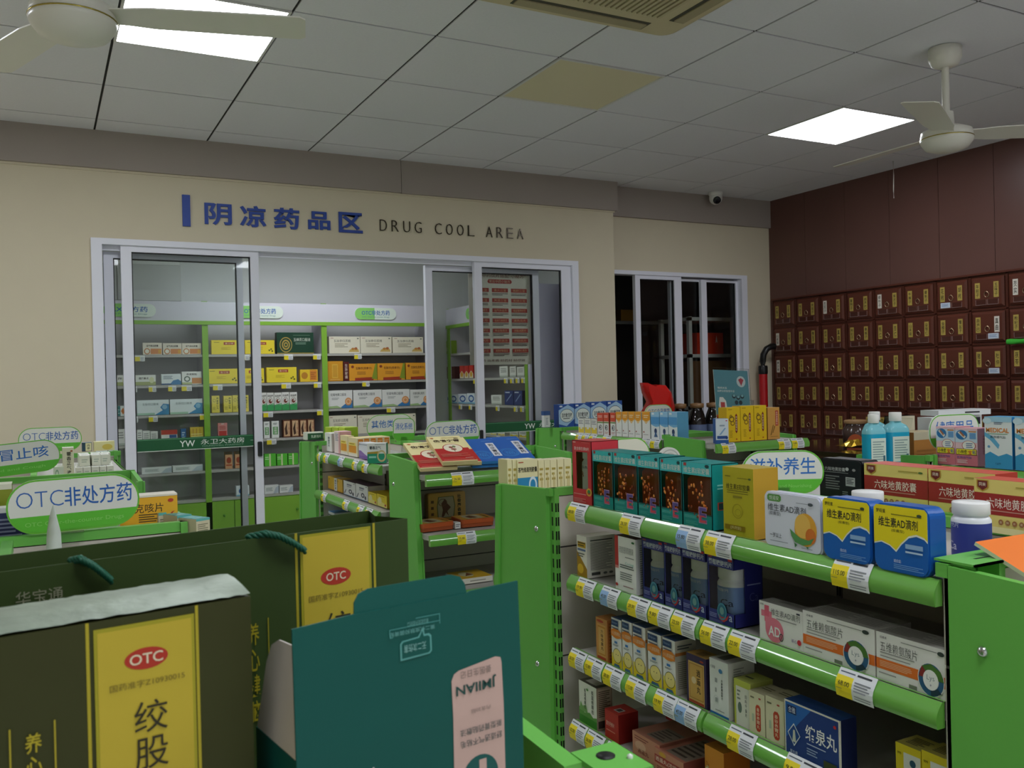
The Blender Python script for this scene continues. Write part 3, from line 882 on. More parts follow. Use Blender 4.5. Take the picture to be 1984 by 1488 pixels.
# ------------------------------------------------------------------ cartons and tins on the shelves
# style, name, label, category, group, x, y, z of the front base, turn, width, depth, height
ITEMS = [
    ('redB', 'vitamin_carton', 'red carton with a cut-out window showing a white vitamin bottle', 'box', None, 1.036, 1.645, 1.226, -90, 0.0773, 0.07, 0.1387),
    ('tealE', 'vitamin_carton', 'teal windowed vitamin E carton, first from the far end of its row', 'box', 'teal vitamin E cartons on the top shelf', 1.036, 1.564, 1.226, -90, 0.0756, 0.062, 0.1206),
    ('tealE', 'vitamin_carton', 'teal windowed vitamin E carton, second from the far end of its row', 'box', 'teal vitamin E cartons on the top shelf', 1.036, 1.483, 1.226, -90, 0.0825, 0.062, 0.1209),
    ('tealE', 'vitamin_carton', 'teal windowed vitamin E carton, third from the far end of its row', 'box', 'teal vitamin E cartons on the top shelf', 1.036, 1.405, 1.226, -90, 0.0713, 0.062, 0.1199),
    ('tealE', 'vitamin_carton', 'teal windowed vitamin E carton, fourth from the far end of its row', 'box', 'teal vitamin E cartons on the top shelf', 1.036, 1.335, 1.226, -90, 0.0647, 0.062, 0.1186),
    ('tealE', 'vitamin_carton', 'teal windowed vitamin E carton, fifth from the far end of its row', 'box', 'teal vitamin E cartons on the top shelf', 1.036, 1.261, 1.226, -90, 0.081, 0.062, 0.1174),
    ('goldE', 'vitamin_carton', 'plain gold vitamin E carton between the teal cartons and the white tin', 'box', None, 1.036, 1.154, 1.226, -90, 0.0742, 0.055, 0.1171),
    ('whiteAD', 'vitamin_tin', 'white tin with a yellow mango picture on its lid', 'tin', None, 1.024, 1.021, 1.226, -90, 0.118, 0.026, 0.087),
    ('blueAD', 'vitamin_tin', 'blue and yellow vitamin tin next to the white tin', 'tin', 'blue and yellow vitamin tins', 1.021, 0.913, 1.226, -90, 0.0866, 0.036, 0.0918),
    ('blueAD', 'vitamin_tin', 'blue and yellow vitamin tin nearer the green end panel', 'tin', 'blue and yellow vitamin tins', 1.021, 0.821, 1.226, -90, 0.0874, 0.036, 0.0927),
    ('goldsmall', 'medicine_carton', 'small white and gold carton at the far end of the second shelf', 'box', None, 1.036, 1.653, 1.066, -90, 0.0399, 0.075, 0.0898),
    ('redwhite', 'medicine_carton', 'white carton with a red left edge on the second shelf', 'box', None, 1.036, 1.489, 1.066, -90, 0.072, 0.05, 0.1108),
    ('navyCa', 'vitamin_carton', 'navy windowed calcium carton, first from the far end of its row', 'box', 'navy calcium cartons on the second shelf', 1.036, 1.397, 1.066, -90, 0.0673, 0.065, 0.1192),
    ('navyCa', 'vitamin_carton', 'navy windowed calcium carton, second from the far end of its row', 'box', 'navy calcium cartons on the second shelf', 1.036, 1.335, 1.066, -90, 0.0538, 0.065, 0.1214),
    ('navyCa', 'vitamin_carton', 'navy windowed calcium carton, third from the far end of its row', 'box', 'navy calcium cartons on the second shelf', 1.036, 1.276, 1.066, -90, 0.0678, 0.065, 0.1216),
    ('navyCa', 'vitamin_carton', 'navy windowed calcium carton, fourth from the far end of its row', 'box', 'navy calcium cartons on the second shelf', 1.036, 1.203, 1.066, -90, 0.0678, 0.065, 0.1191),
    ('pinkAD', 'vitamin_carton', 'white carton with a pink cross and large AD letters', 'box', None, 1.036, 1.062, 1.066, -90, 0.0944, 0.03, 0.063),
    ('lys', 'medicine_carton', 'white carton with an orange stripe and colour wheel, farther one of the front pair', 'box', 'orange striped white cartons', 1.036, 0.947, 1.066, -90, 0.1345, 0.05, 0.0676),
    ('lys', 'medicine_carton', 'white carton with an orange stripe and colour wheel, touching the green end panel', 'box', 'orange striped white cartons', 1.036, 0.819, 1.066, -90, 0.1158, 0.05, 0.0674),
    ('lys', 'medicine_carton', 'white carton with an orange stripe standing behind the front pair', 'box', 'orange striped white cartons', 1.091, 0.972, 1.066, -90, 0.1401, 0.05, 0.0579),
    ('orangetall', 'medicine_carton', 'orange patterned upright carton at the far end of the third shelf', 'box', None, 1.036, 1.582, 0.902, -90, 0.0431, 0.04, 0.0893),
    ('babyyel', 'medicine_carton', 'white carton with orange band and cartoon baby face, first from the far end', 'box', 'baby face cartons on the third shelf', 1.036, 1.527, 0.902, -90, 0.0354, 0.05, 0.1013),
    ('babyyel', 'medicine_carton', 'white carton with orange band and cartoon baby face, second from the far end', 'box', 'baby face cartons on the third shelf', 1.036, 1.489, 0.902, -90, 0.0341, 0.05, 0.1048),
    ('babyyel', 'medicine_carton', 'white carton with orange band and cartoon baby face, third from the far end', 'box', 'baby face cartons on the third shelf', 1.036, 1.448, 0.902, -90, 0.0413, 0.05, 0.1051),
    ('babyyel', 'medicine_carton', 'white carton with orange band and cartoon baby face, fourth from the far end', 'box', 'baby face cartons on the third shelf', 1.036, 1.398, 0.902, -90, 0.0425, 0.05, 0.1024),
    ('babyyel', 'medicine_carton', 'white carton with orange band and cartoon baby face, fifth from the far end', 'box', 'baby face cartons on the third shelf', 1.036, 1.353, 0.902, -90, 0.0375, 0.05, 0.1019),
    ('purplegold', 'medicine_carton', 'dark purple and gold upright carton on the third shelf', 'box', None, 1.036, 1.274, 0.902, -90, 0.0545, 0.035, 0.0916),
    ('whiteblue', 'medicine_carton', 'white upright carton with a blue base stripe beside the purple carton', 'box', None, 1.036, 1.213, 0.902, -90, 0.0482, 0.06, 0.0991),
    ('limebox', 'medicine_carton', 'lime and white carton next to the white upright carton', 'box', None, 1.041, 1.16, 0.902, -90, 0.0403, 0.05, 0.0777),
    ('beigered', 'medicine_carton', 'beige carton with an upright red label, first from the lime carton', 'box', 'beige red label cartons', 1.036, 1.12, 0.902, -90, 0.0361, 0.05, 0.0707),
    ('beigered', 'medicine_carton', 'beige carton with an upright red label, second from the lime carton', 'box', 'beige red label cartons', 1.036, 1.079, 0.902, -90, 0.0412, 0.05, 0.0736),
    ('navyquan', 'medicine_carton', 'navy blue carton with white lettering and a diamond picture', 'box', None, 1.026, 0.992, 0.902, -90, 0.1099, 0.035, 0.0855),
    ('yelwhite', 'medicine_carton', 'yellow and white carton on the lower right, first from the navy carton', 'box', 'yellow and white cartons', 1.056, 0.844, 0.902, -90, 0.0409, 0.045, 0.0749),
    ('yelwhite', 'medicine_carton', 'yellow and white carton on the lower right, second from the navy carton', 'box', 'yellow and white cartons', 1.056, 0.801, 0.902, -90, 0.0424, 0.045, 0.0784),
    ('greengrass', 'medicine_carton', 'white carton with green grass printed at its base', 'box', None, 1.036, 1.643, 0.743, -90, 0.0704, 0.04, 0.0921),
    ('redflat', 'medicine_carton', 'plain red carton on the fourth shelf', 'box', None, 1.036, 1.552, 0.743, -90, 0.0494, 0.05, 0.0602),
    ('copper', 'medicine_carton', 'copper pink carton beside the red carton on the lowest visible shelf', 'box', 'copper pink cartons', 1.036, 1.433, 0.743, -90, 0.0897, 0.11, 0.0475),
    ('copper2', 'medicine_carton', 'copper pink carton with a red title bar at the bottom edge', 'box', 'copper pink cartons', 1.031, 1.355, 0.743, -90, 0.0892, 0.15, 0.0429),
    ('redflat', 'medicine_carton', 'dark red carton lying deep under the third shelf', 'box', None, 1.206, 1.532, 0.743, -90, 0.1187, 0.05, 0.045),
    ('orangebox', 'medicine_carton', 'orange carton at the bottom edge beside the copper cartons', 'box', None, 1.046, 1.242, 0.743, -90, 0.051, 0.06, 0.091),
    ('blacktin', 'medicine_tin', 'black tin with white print behind the oval sign', 'tin', None, 1.41, 1.273, 1.236, -90, 0.1081, 0.05, 0.0903),
    ('liuwei', 'medicine_carton', 'red and yellow herbal capsule carton nearest the black tin', 'box', 'red and yellow herbal capsule cartons', 1.41, 1.143, 1.236, -90, 0.1402, 0.06, 0.0868),
    ('liuwei', 'medicine_carton', 'red and yellow herbal capsule carton in the middle of three', 'box', 'red and yellow herbal capsule cartons', 1.405, 1.004, 1.236, -90, 0.1273, 0.06, 0.0873),
    ('liuwei', 'medicine_carton', 'red and yellow herbal capsule carton cut by the picture edge', 'box', 'red and yellow herbal capsule cartons', 1.35, 0.877, 1.236, -90, 0.1275, 0.05, 0.0855),
    ('pinkplaster', 'plaster_carton', 'pink and blue plaster carton, first from the green end panel', 'box', 'pink plaster cartons', 2.33, 1.711, 1.225, -90, 0.0604, 0.07, 0.1091),
    ('pinkplaster', 'plaster_carton', 'pink and blue plaster carton, second from the green end panel', 'box', 'pink plaster cartons', 2.33, 1.645, 1.225, -90, 0.069, 0.07, 0.1068),
    ('medical', 'plaster_carton', 'white and blue plaster carton with orange lettering beside the pink cartons', 'box', 'blue plaster cartons', 2.32, 1.542, 1.225, -90, 0.0791, 0.06, 0.1425),
    ('medical', 'plaster_carton', 'white and blue plaster carton with orange lettering cut by the picture edge', 'box', 'blue plaster cartons', 2.32, 1.451, 1.225, -90, 0.0865, 0.06, 0.1433),
    ('yelbits', 'medicine_carton', 'small white and yellow carton in the back rack, first from its far end', 'box', 'small white and yellow cartons', 2.39, 3.792, 1.225, -90, 0.0531, 0.05, 0.0728),
    ('yelbits', 'medicine_carton', 'small white and yellow carton in the back rack, second from its far end', 'box', 'small white and yellow cartons', 2.39, 3.732, 1.225, -90, 0.0566, 0.05, 0.0743),
    ('yelbits', 'medicine_carton', 'small white and yellow carton in the back rack, third from its far end', 'box', 'small white and yellow cartons', 2.39, 3.674, 1.225, -90, 0.0507, 0.05, 0.0735),
    ('redeye', 'medicine_carton', 'red and white carton in the back rack, first from the yellow cartons', 'box', 'red and white cartons in the back rack', 2.388, 3.616, 1.225, -90, 0.0495, 0.06, 0.1053),
    ('redeye', 'medicine_carton', 'red and white carton in the back rack, second from the yellow cartons', 'box', 'red and white cartons in the back rack', 2.388, 3.565, 1.225, -90, 0.0441, 0.06, 0.1065),
    ('redeye', 'medicine_carton', 'red and white carton in the back rack, third from the yellow cartons', 'box', 'red and white cartons in the back rack', 2.388, 3.508, 1.225, -90, 0.043, 0.06, 0.1077),
    ('orangecap', 'medicine_carton', 'white carton with an orange top in the back rack, first from the red cartons', 'box', 'orange topped white cartons', 2.386, 3.456, 1.225, -90, 0.0463, 0.06, 0.1137),
    ('orangecap', 'medicine_carton', 'white carton with an orange top in the back rack, second from the red cartons', 'box', 'orange topped white cartons', 2.386, 3.406, 1.225, -90, 0.0454, 0.06, 0.1148),
    ('orangecap', 'medicine_carton', 'white carton with an orange top in the back rack, third from the red cartons', 'box', 'orange topped white cartons', 2.386, 3.355, 1.225, -90, 0.0484, 0.06, 0.1158),
    ('orangecap', 'medicine_carton', 'white carton with an orange top in the back rack, fourth from the red cartons', 'box', 'orange topped white cartons', 2.386, 3.304, 1.225, -90, 0.0473, 0.06, 0.1169),
    ('orangecap', 'medicine_carton', 'white carton with an orange top in the back rack, fifth from the red cartons', 'box', 'orange topped white cartons', 2.386, 3.243, 1.225, -90, 0.0576, 0.06, 0.118),
    ('skyblue', 'medicine_carton', 'white and sky blue carton in the back rack, first from the orange topped cartons', 'box', 'sky blue cartons in the back rack', 2.384, 3.174, 1.225, -90, 0.0596, 0.06, 0.1195),
    ('skyblue', 'medicine_carton', 'white and sky blue carton in the back rack, second from the orange topped cartons', 'box', 'sky blue cartons in the back rack', 2.384, 3.112, 1.225, -90, 0.0579, 0.06, 0.1208),
    ('skyblue', 'medicine_carton', 'white and sky blue carton in the back rack, third from the orange topped cartons', 'box', 'sky blue cartons in the back rack', 2.384, 3.05, 1.225, -90, 0.0598, 0.06, 0.1221),
    ('washbox', 'wash_carton', 'blue and white wash carton by the right glass door, first from the left', 'box', 'blue and white wash cartons', 2.45, 4.03, 1.245, 0, 0.0956, 0.05, 0.1198),
    ('washbox', 'wash_carton', 'blue and white wash carton by the right glass door, second from the left', 'box', 'blue and white wash cartons', 2.55, 4.03, 1.245, 0, 0.0975, 0.05, 0.1219),
    ('washbox', 'wash_carton', 'blue and white wash carton by the right glass door, third from the left', 'box', 'blue and white wash cartons', 2.653, 4.03, 1.245, 0, 0.1028, 0.05, 0.1269),
    ('washbox', 'wash_carton', 'blue and white wash carton by the right glass door, fourth from the left', 'box', 'blue and white wash cartons', 2.757, 4.03, 1.245, 0, 0.0982, 0.05, 0.129),
    ('wheat', 'medicine_carton', 'tall yellow carton with a red upright label, first from the left', 'box', 'tall yellow cartons', 2.499, 2.8, 1.226, 0, 0.0715, 0.05, 0.1407),
    ('wheat', 'medicine_carton', 'tall yellow carton with a red upright label, second from the left', 'box', 'tall yellow cartons', 2.572, 2.8, 1.226, 0, 0.07, 0.05, 0.1444),
    ('wheat', 'medicine_carton', 'tall yellow carton with a red upright label, third from the left', 'box', 'tall yellow cartons', 2.644, 2.8, 1.226, 0, 0.0684, 0.05, 0.1441),
    ('orangeherb', 'medicine_carton', 'orange upright carton at the right of the yellow cartons', 'box', None, 2.718, 2.8, 1.226, 0, 0.0668, 0.05, 0.1329),
    ('bluewhite', 'medicine_carton', 'blue and white carton in front of the yellow cartons', 'box', None, 2.394, 2.75, 1.226, -28, 0.0505, 0.05, 0.0998),
    ('darkgreen', 'medicine_carton', 'white and dark green carton on the far green end panel', 'box', None, 1.073, 3.93, 1.255, 0, 0.0793, 0.04, 0.0334),
    ('limecap', 'medicine_carton', 'lime topped carton at the far end of the left facing rack, first in line', 'box', 'lime topped cartons', 1.17, 4.048, 1.206, -90, 0.0922, 0.06, 0.0956),
    ('limecap', 'medicine_carton', 'lime topped carton at the far end of the left facing rack, second in line', 'box', 'lime topped cartons', 1.17, 3.938, 1.206, -90, 0.0959, 0.06, 0.0995),
    ('limecap', 'medicine_carton', 'lime topped carton at the far end of the left facing rack, third in line', 'box', 'lime topped cartons', 1.17, 3.836, 1.206, -90, 0.0917, 0.06, 0.1032),
    ('whitev', 'medicine_carton', 'white upright carton before the lime topped cartons', 'box', None, 1.11, 3.842, 1.206, -90, 0.1034, 0.04, 0.0802),
    ('pinkv', 'medicine_carton', 'pale pink upright carton beside the yellow cartons of the left facing rack', 'box', None, 1.11, 3.71, 1.206, -90, 0.0824, 0.05, 0.0927),
    ('yelorange', 'medicine_carton', 'pale yellow carton with an orange panel, first from the pink carton', 'box', 'pale yellow cartons with orange panels', 1.11, 3.612, 1.206, -90, 0.1001, 0.027, 0.0789),
    ('yelorange', 'medicine_carton', 'pale yellow carton with an orange panel, second from the pink carton', 'box', 'pale yellow cartons with orange panels', 1.11, 3.494, 1.206, -90, 0.1216, 0.027, 0.0751),
    ('purplewave', 'medicine_carton', 'white carton with a purple wave beside the green striped carton', 'box', None, 1.105, 3.342, 1.206, -90, 0.113, 0.05, 0.0621),
    ('greenwave', 'medicine_carton', 'white and green carton with gold stripe at the near end of the left facing rack', 'box', None, 1.085, 3.13, 1.206, -28, 0.0695, 0.05, 0.073),
    ('yelplain', 'medicine_carton', 'yellow carton on the second shelf of the left facing rack, farther one', 'box', 'yellow cartons on the second shelf', 1.11, 3.812, 1.042, -90, 0.0939, 0.05, 0.0543),
    ('whitetxt', 'medicine_carton', 'narrow white carton between the two plain yellow cartons', 'box', None, 1.108, 3.74, 1.042, -90, 0.0379, 0.05, 0.054),
    ('yelplain', 'medicine_carton', 'yellow carton on the second shelf of the left facing rack, nearer one', 'box', 'yellow cartons on the second shelf', 1.11, 3.687, 1.042, -90, 0.0812, 0.05, 0.0543),
    ('flowerbox', 'medicine_carton', 'white carton with dark flower print, first from the yellow cartons', 'box', 'dark flower print cartons', 1.105, 3.536, 1.042, -90, 0.1586, 0.07, 0.0579),
    ('flowerbox', 'medicine_carton', 'white carton with dark flower print, second from the yellow cartons', 'box', 'dark flower print cartons', 1.105, 3.377, 1.042, -90, 0.1466, 0.07, 0.0601),
    ('yelsun', 'medicine_carton', 'bright yellow carton near the green panel, first from the flower cartons', 'box', 'bright yellow cartons', 1.105, 3.25, 1.042, -90, 0.0955, 0.08, 0.0422),
    ('yelsun', 'medicine_carton', 'bright yellow carton near the green panel, second from the flower cartons', 'box', 'bright yellow cartons', 1.105, 3.143, 1.042, -90, 0.1072, 0.08, 0.0446),
    ('bluetop', 'medicine_carton', 'white carton with a blue top on the third shelf', 'box', None, 1.11, 3.871, 0.885, -90, 0.1842, 0.08, 0.0556),
    ('goldtin', 'plaster_tin', 'gold tin with a horse picture standing upright', 'tin', 'gold plaster tins', 1.261, 2.9, 1.012, 0, 0.1453, 0.03, 0.0962),
    ('paleyel', 'medicine_carton', 'pale yellow carton, first from the left end of the bundle over the white panel', 'box', 'pale yellow cartons', 1.044, 2.0, 1.205, 0, 0.0133, 0.05, 0.0934),
    ('paleyel', 'medicine_carton', 'pale yellow carton, second from the left end of the bundle over the white panel', 'box', 'pale yellow cartons', 1.059, 2.0, 1.205, 0, 0.0134, 0.05, 0.0925),
    ('paleblue', 'medicine_carton', 'pale yellow and blue carton in the bundle over the white panel', 'box', None, 1.093, 1.995, 1.205, 0, 0.0587, 0.05, 0.0908),
    ('paleyel', 'medicine_carton', 'pale yellow carton right of the blue one in the bundle, first along', 'box', 'pale yellow cartons', 1.136, 2.0, 1.205, 0, 0.0169, 0.05, 0.0865),
    ('paleyel', 'medicine_carton', 'pale yellow carton right of the blue one in the bundle, second along', 'box', 'pale yellow cartons', 1.154, 2.0, 1.205, 0, 0.017, 0.05, 0.0866),
    ('paleyel', 'medicine_carton', 'pale yellow carton right of the blue one in the bundle, third along', 'box', 'pale yellow cartons', 1.173, 2.0, 1.205, 0, 0.0187, 0.05, 0.0855),
    ('paleyel', 'medicine_carton', 'pale yellow carton right of the blue one in the bundle, fourth along', 'box', 'pale yellow cartons', 1.194, 2.0, 1.205, 0, 0.0188, 0.05, 0.0856),
    ('paleyel', 'medicine_carton', 'pale yellow carton right of the blue one in the bundle, fifth along', 'box', 'pale yellow cartons', 1.216, 2.0, 1.205, 0, 0.0222, 0.05, 0.0856),
    ('keke', 'medicine_carton', 'orange cough tablet carton behind the oval sign', 'box', None, 0.177, 1.83, 1.21, 0, 0.1027, 0.05, 0.0862),
    ('navyleft', 'medicine_carton', 'navy carton at the left edge behind the oval sign', 'box', None, -0.069, 1.81, 1.21, 0, 0.0962, 0.04, 0.085),
    ('limeleft', 'medicine_carton', 'lime green carton at the left edge above the navy carton', 'box', None, -0.087, 1.89, 1.21, 0, 0.0702, 0.05, 0.1199),
    ('huoxiang', 'medicine_carton', 'pale upright carton with brown characters beside the pile of white cartons', 'box', None, 0.07, 3.1, 1.222, 0, 0.0317, 0.05, 0.0998),
    ('paleflat', 'medicine_carton', 'small pale green carton lying beside the tilted oval sign', 'box', None, 0.042, 3.08, 1.222, 0, 0.0283, 0.05, 0.0437),
    ('yelgold', 'medicine_carton', 'pale gold carton at the door frame', 'box', None, 0.224, 4.02, 1.25, 0, 0.0772, 0.04, 0.0377),
    ('navyyel', 'medicine_carton', 'navy and cream carton left of the pale gold carton', 'box', None, 0.16, 4.02, 1.25, 0, 0.0361, 0.04, 0.0358),
    ('creamdot', 'medicine_carton', 'cream and orange carton behind glass at left, first of three', 'box', 'cream and orange cartons behind glass', 0.711, 6.84, 1.742, 0, 0.1274, 0.05, 0.0853),
    ('creamdot', 'medicine_carton', 'cream and orange carton behind glass at left, second of three', 'box', 'cream and orange cartons behind glass', 0.845, 6.84, 1.742, 0, 0.1264, 0.05, 0.0814),
    ('creamdot', 'medicine_carton', 'cream and orange carton behind glass at left, third of three', 'box', 'cream and orange cartons behind glass', 0.978, 6.84, 1.742, 0, 0.1325, 0.05, 0.0812),
    ('yelwide', 'medicine_carton', 'yellow carton on the top cool room shelf, first from the green post', 'box', 'yellow cartons on the top cool shelf', 1.232, 6.84, 1.742, 0, 0.2301, 0.05, 0.1037),
    ('yelwide', 'medicine_carton', 'yellow carton on the top cool room shelf, second from the green post', 'box', 'yellow cartons on the top cool shelf', 1.468, 6.84, 1.742, 0, 0.2187, 0.05, 0.1037),
    ('darkgold', 'medicine_carton', 'dark green carton with a gold spiral on the top cool room shelf', 'box', None, 1.738, 6.84, 1.742, 0, 0.2827, 0.06, 0.1628),
    ('creamwide', 'medicine_carton', 'cream carton on the top right cool room shelf, first from the left', 'box', 'cream cartons on the top cool shelf', 2.128, 6.84, 1.742, 0, 0.2517, 0.06, 0.1321),
    ('creamwide', 'medicine_carton', 'cream carton on the top right cool room shelf, second from the left', 'box', 'cream cartons on the top cool shelf', 2.388, 6.84, 1.742, 0, 0.2605, 0.06, 0.1326),
    ('creamwide', 'medicine_carton', 'cream carton on the top right cool room shelf, third from the left', 'box', 'cream cartons on the top cool shelf', 2.66, 6.84, 1.742, 0, 0.2653, 0.06, 0.129),
    ('whitegreen', 'medicine_carton', 'white carton with green flowers behind the door stile, first from the left', 'box', 'white and green flower cartons', 0.499, 6.84, 1.524, 0, 0.0568, 0.05, 0.0749),
    ('whitegreen', 'medicine_carton', 'white carton with green flowers behind the door stile, second from the left', 'box', 'white and green flower cartons', 0.661, 6.84, 1.524, 0, 0.1334, 0.05, 0.0726),
    ('whiteblue2', 'medicine_carton', 'white and blue carton behind glass on the second cool shelf', 'box', None, 0.833, 6.84, 1.524, 0, 0.1333, 0.05, 0.0769),
    ('whitedot', 'medicine_carton', 'white and orange carton with a round mark behind glass', 'box', None, 0.974, 6.84, 1.524, 0, 0.1361, 0.05, 0.0931),
    ('yelwide', 'medicine_carton', 'yellow carton on the second cool room shelf, first from the green post', 'box', 'yellow cartons on the second cool shelf', 1.193, 6.84, 1.524, 0, 0.2216, 0.05, 0.1092),
    ('yelwide', 'medicine_carton', 'yellow carton on the second cool room shelf, second from the green post', 'box', 'yellow cartons on the second cool shelf', 1.403, 6.84, 1.524, 0, 0.1826, 0.05, 0.1097),
    ('yelwide', 'medicine_carton', 'yellow carton on the second cool room shelf, third from the green post', 'box', 'yellow cartons on the second cool shelf', 1.627, 6.84, 1.524, 0, 0.2276, 0.05, 0.1145),
    ('yelmid', 'medicine_carton', 'small yellow and orange carton at the end of the yellow row', 'box', None, 1.837, 6.84, 1.524, 0, 0.1373, 0.05, 0.0949),
    ('orangegold', 'medicine_carton', 'plain orange gold carton beside the green post', 'box', None, 2.044, 6.84, 1.524, 0, 0.1287, 0.05, 0.1563),
    ('darkredv', 'medicine_carton', 'narrow dark red carton among the orange cartons', 'box', None, 2.139, 6.85, 1.524, 0, 0.0463, 0.05, 0.151),
    ('orangewide', 'medicine_carton', 'orange and red carton on the second cool room shelf, first from the dark red one', 'box', 'orange cartons on the second cool shelf', 2.275, 6.84, 1.524, 0, 0.2311, 0.05, 0.1339),
    ('orangewide', 'medicine_carton', 'orange and red carton on the second cool room shelf, second from the dark red one', 'box', 'orange cartons on the second cool shelf', 2.511, 6.84, 1.524, 0, 0.234, 0.05, 0.1352),
    ('orangewide', 'medicine_carton', 'orange and red carton on the second cool room shelf, third from the dark red one', 'box', 'orange cartons on the second cool shelf', 2.737, 6.84, 1.524, 0, 0.1999, 0.05, 0.1365),
    ('tealsm', 'medicine_carton', 'teal and orange carton at the far left behind the door stile', 'box', None, 0.487, 6.84, 1.31, 0, 0.0701, 0.05, 0.0717),
    ('wave', 'medicine_carton', 'white carton with blue wave behind glass, first of two', 'box', 'white cartons with blue wave', 0.706, 6.84, 1.31, 0, 0.2136, 0.05, 0.1069),
    ('wave', 'medicine_carton', 'white carton with blue wave behind glass, second of two', 'box', 'white cartons with blue wave', 0.932, 6.84, 1.31, 0, 0.2243, 0.05, 0.1074),
    ('yeltall', 'medicine_carton', 'slim yellow upright carton behind glass, first from the green post', 'box', 'slim yellow cartons', 1.137, 6.84, 1.31, 0, 0.055, 0.05, 0.1251),
    ('yeltall', 'medicine_carton', 'slim yellow upright carton behind glass, second from the green post', 'box', 'slim yellow cartons', 1.224, 6.84, 1.31, 0, 0.0594, 0.05, 0.1226),
    ('yeltall', 'medicine_carton', 'slim yellow upright carton behind glass, third from the green post', 'box', 'slim yellow cartons', 1.286, 6.84, 1.31, 0, 0.0562, 0.05, 0.1246),
    ('yeltall', 'medicine_carton', 'slim yellow upright carton behind glass, fourth from the green post', 'box', 'slim yellow cartons', 1.346, 6.84, 1.31, 0, 0.0566, 0.05, 0.1229),
    ('greenmed', 'medicine_carton', 'white and green upright carton in the open doorway, first from the left', 'box', 'white and green upright cartons', 1.487, 6.84, 1.31, 0, 0.0424, 0.04, 0.1381),
    ('greenmed', 'medicine_carton', 'white and green upright carton in the open doorway, second from the left', 'box', 'white and green upright cartons', 1.537, 6.84, 1.31, 0, 0.0504, 0.04, 0.1369),
    ('greenmed', 'medicine_carton', 'white and green upright carton in the open doorway, third from the left', 'box', 'white and green upright cartons', 1.594, 6.84, 1.31, 0, 0.0547, 0.04, 0.1354),
    ('greenmed', 'medicine_carton', 'white and green upright carton in the open doorway, fourth from the left', 'box', 'white and green upright cartons', 1.652, 6.84, 1.31, 0, 0.0552, 0.04, 0.1377),
    ('greenmed', 'medicine_carton', 'white and green upright carton in the open doorway, fifth from the left', 'box', 'white and green upright cartons', 1.712, 6.84, 1.31, 0, 0.0556, 0.04, 0.1361),
    ('sunbox', 'medicine_carton', 'white carton with orange sun and blue corner, first from the left', 'box', 'white cartons with orange sun', 2.075, 6.84, 1.31, 0, 0.2085, 0.05, 0.1404),
    ('sunbox', 'medicine_carton', 'white carton with orange sun and blue corner, second from the left', 'box', 'white cartons with orange sun', 2.306, 6.84, 1.31, 0, 0.2365, 0.05, 0.1388),
    ('sunbox', 'medicine_carton', 'white carton with orange sun and blue corner, third from the left', 'box', 'white cartons with orange sun', 2.546, 6.84, 1.31, 0, 0.2351, 0.05, 0.1367),
    ('sunbox', 'medicine_carton', 'white carton with orange sun and blue corner, fourth from the left', 'box', 'white cartons with orange sun', 2.75, 6.84, 1.31, 0, 0.1639, 0.05, 0.1305),
    ('whitesm', 'medicine_carton', 'small white carton on the fourth cool shelf behind glass, first from the left', 'box', 'small white cartons behind glass', 0.485, 6.84, 1.102, 0, 0.0634, 0.05, 0.1165),
    ('whitesm', 'medicine_carton', 'small white carton on the fourth cool shelf behind glass, second from the left', 'box', 'small white cartons behind glass', 0.612, 6.84, 1.102, 0, 0.034, 0.05, 0.1062),
    ('whitesm', 'medicine_carton', 'small white carton on the fourth cool shelf behind glass, third from the left', 'box', 'small white cartons behind glass', 0.656, 6.84, 1.102, 0, 0.0479, 0.05, 0.0971),
    ('whitesm', 'medicine_carton', 'small white carton on the fourth cool shelf behind glass, fourth from the left', 'box', 'small white cartons behind glass', 0.708, 6.84, 1.102, 0, 0.0483, 0.05, 0.091),
    ('redwhsm', 'medicine_carton', 'small red and white carton behind glass above the green band', 'box', None, 0.81, 6.84, 1.102, 0, 0.1085, 0.05, 0.0949),
    ('bluesm', 'medicine_carton', 'small blue carton behind glass above the green band', 'box', None, 0.907, 6.84, 1.102, 0, 0.0355, 0.05, 0.0999),
    ('yelsm', 'medicine_carton', 'small yellow striped carton behind glass beside the green post', 'box', None, 1.0, 6.84, 1.102, 0, 0.0935, 0.05, 0.1082),
    ('redtag', 'medicine_carton', 'red and pink hanging pack behind glass', 'box', None, 1.182, 6.84, 1.102, 0, 0.0665, 0.03, 0.1298),
    ('whgreensm', 'medicine_carton', 'slim white and green carton in the open doorway, first from the left', 'box', 'slim white and green cartons', 1.505, 6.84, 1.102, 0, 0.0425, 0.03, 0.127),
    ('whgreensm', 'medicine_carton', 'slim white and green carton in the open doorway, second from the left', 'box', 'slim white and green cartons', 1.569, 6.84, 1.102, 0, 0.0546, 0.03, 0.1284),
    ('brownbox', 'medicine_carton', 'brown and cream upright carton in the open doorway, first from the left', 'box', 'brown and cream cartons', 1.657, 6.84, 1.102, 0, 0.0592, 0.05, 0.1327),
    ('brownbox', 'medicine_carton', 'brown and cream upright carton in the open doorway, second from the left', 'box', 'brown and cream cartons', 1.721, 6.84, 1.102, 0, 0.0597, 0.05, 0.134),
    ('brownbox', 'medicine_carton', 'brown and cream upright carton in the open doorway, third from the left', 'box', 'brown and cream cartons', 1.783, 6.84, 1.102, 0, 0.0562, 0.05, 0.1314),
    ('brownbox', 'medicine_carton', 'brown and cream upright carton in the open doorway, fourth from the left', 'box', 'brown and cream cartons', 1.843, 6.84, 1.102, 0, 0.0566, 0.05, 0.1328),
    ('creamwide', 'medicine_carton', 'cream carton on the fourth cool room shelf, first from the left', 'box', 'cream cartons on the fourth cool shelf', 2.097, 6.84, 1.102, 0, 0.2302, 0.06, 0.1502),
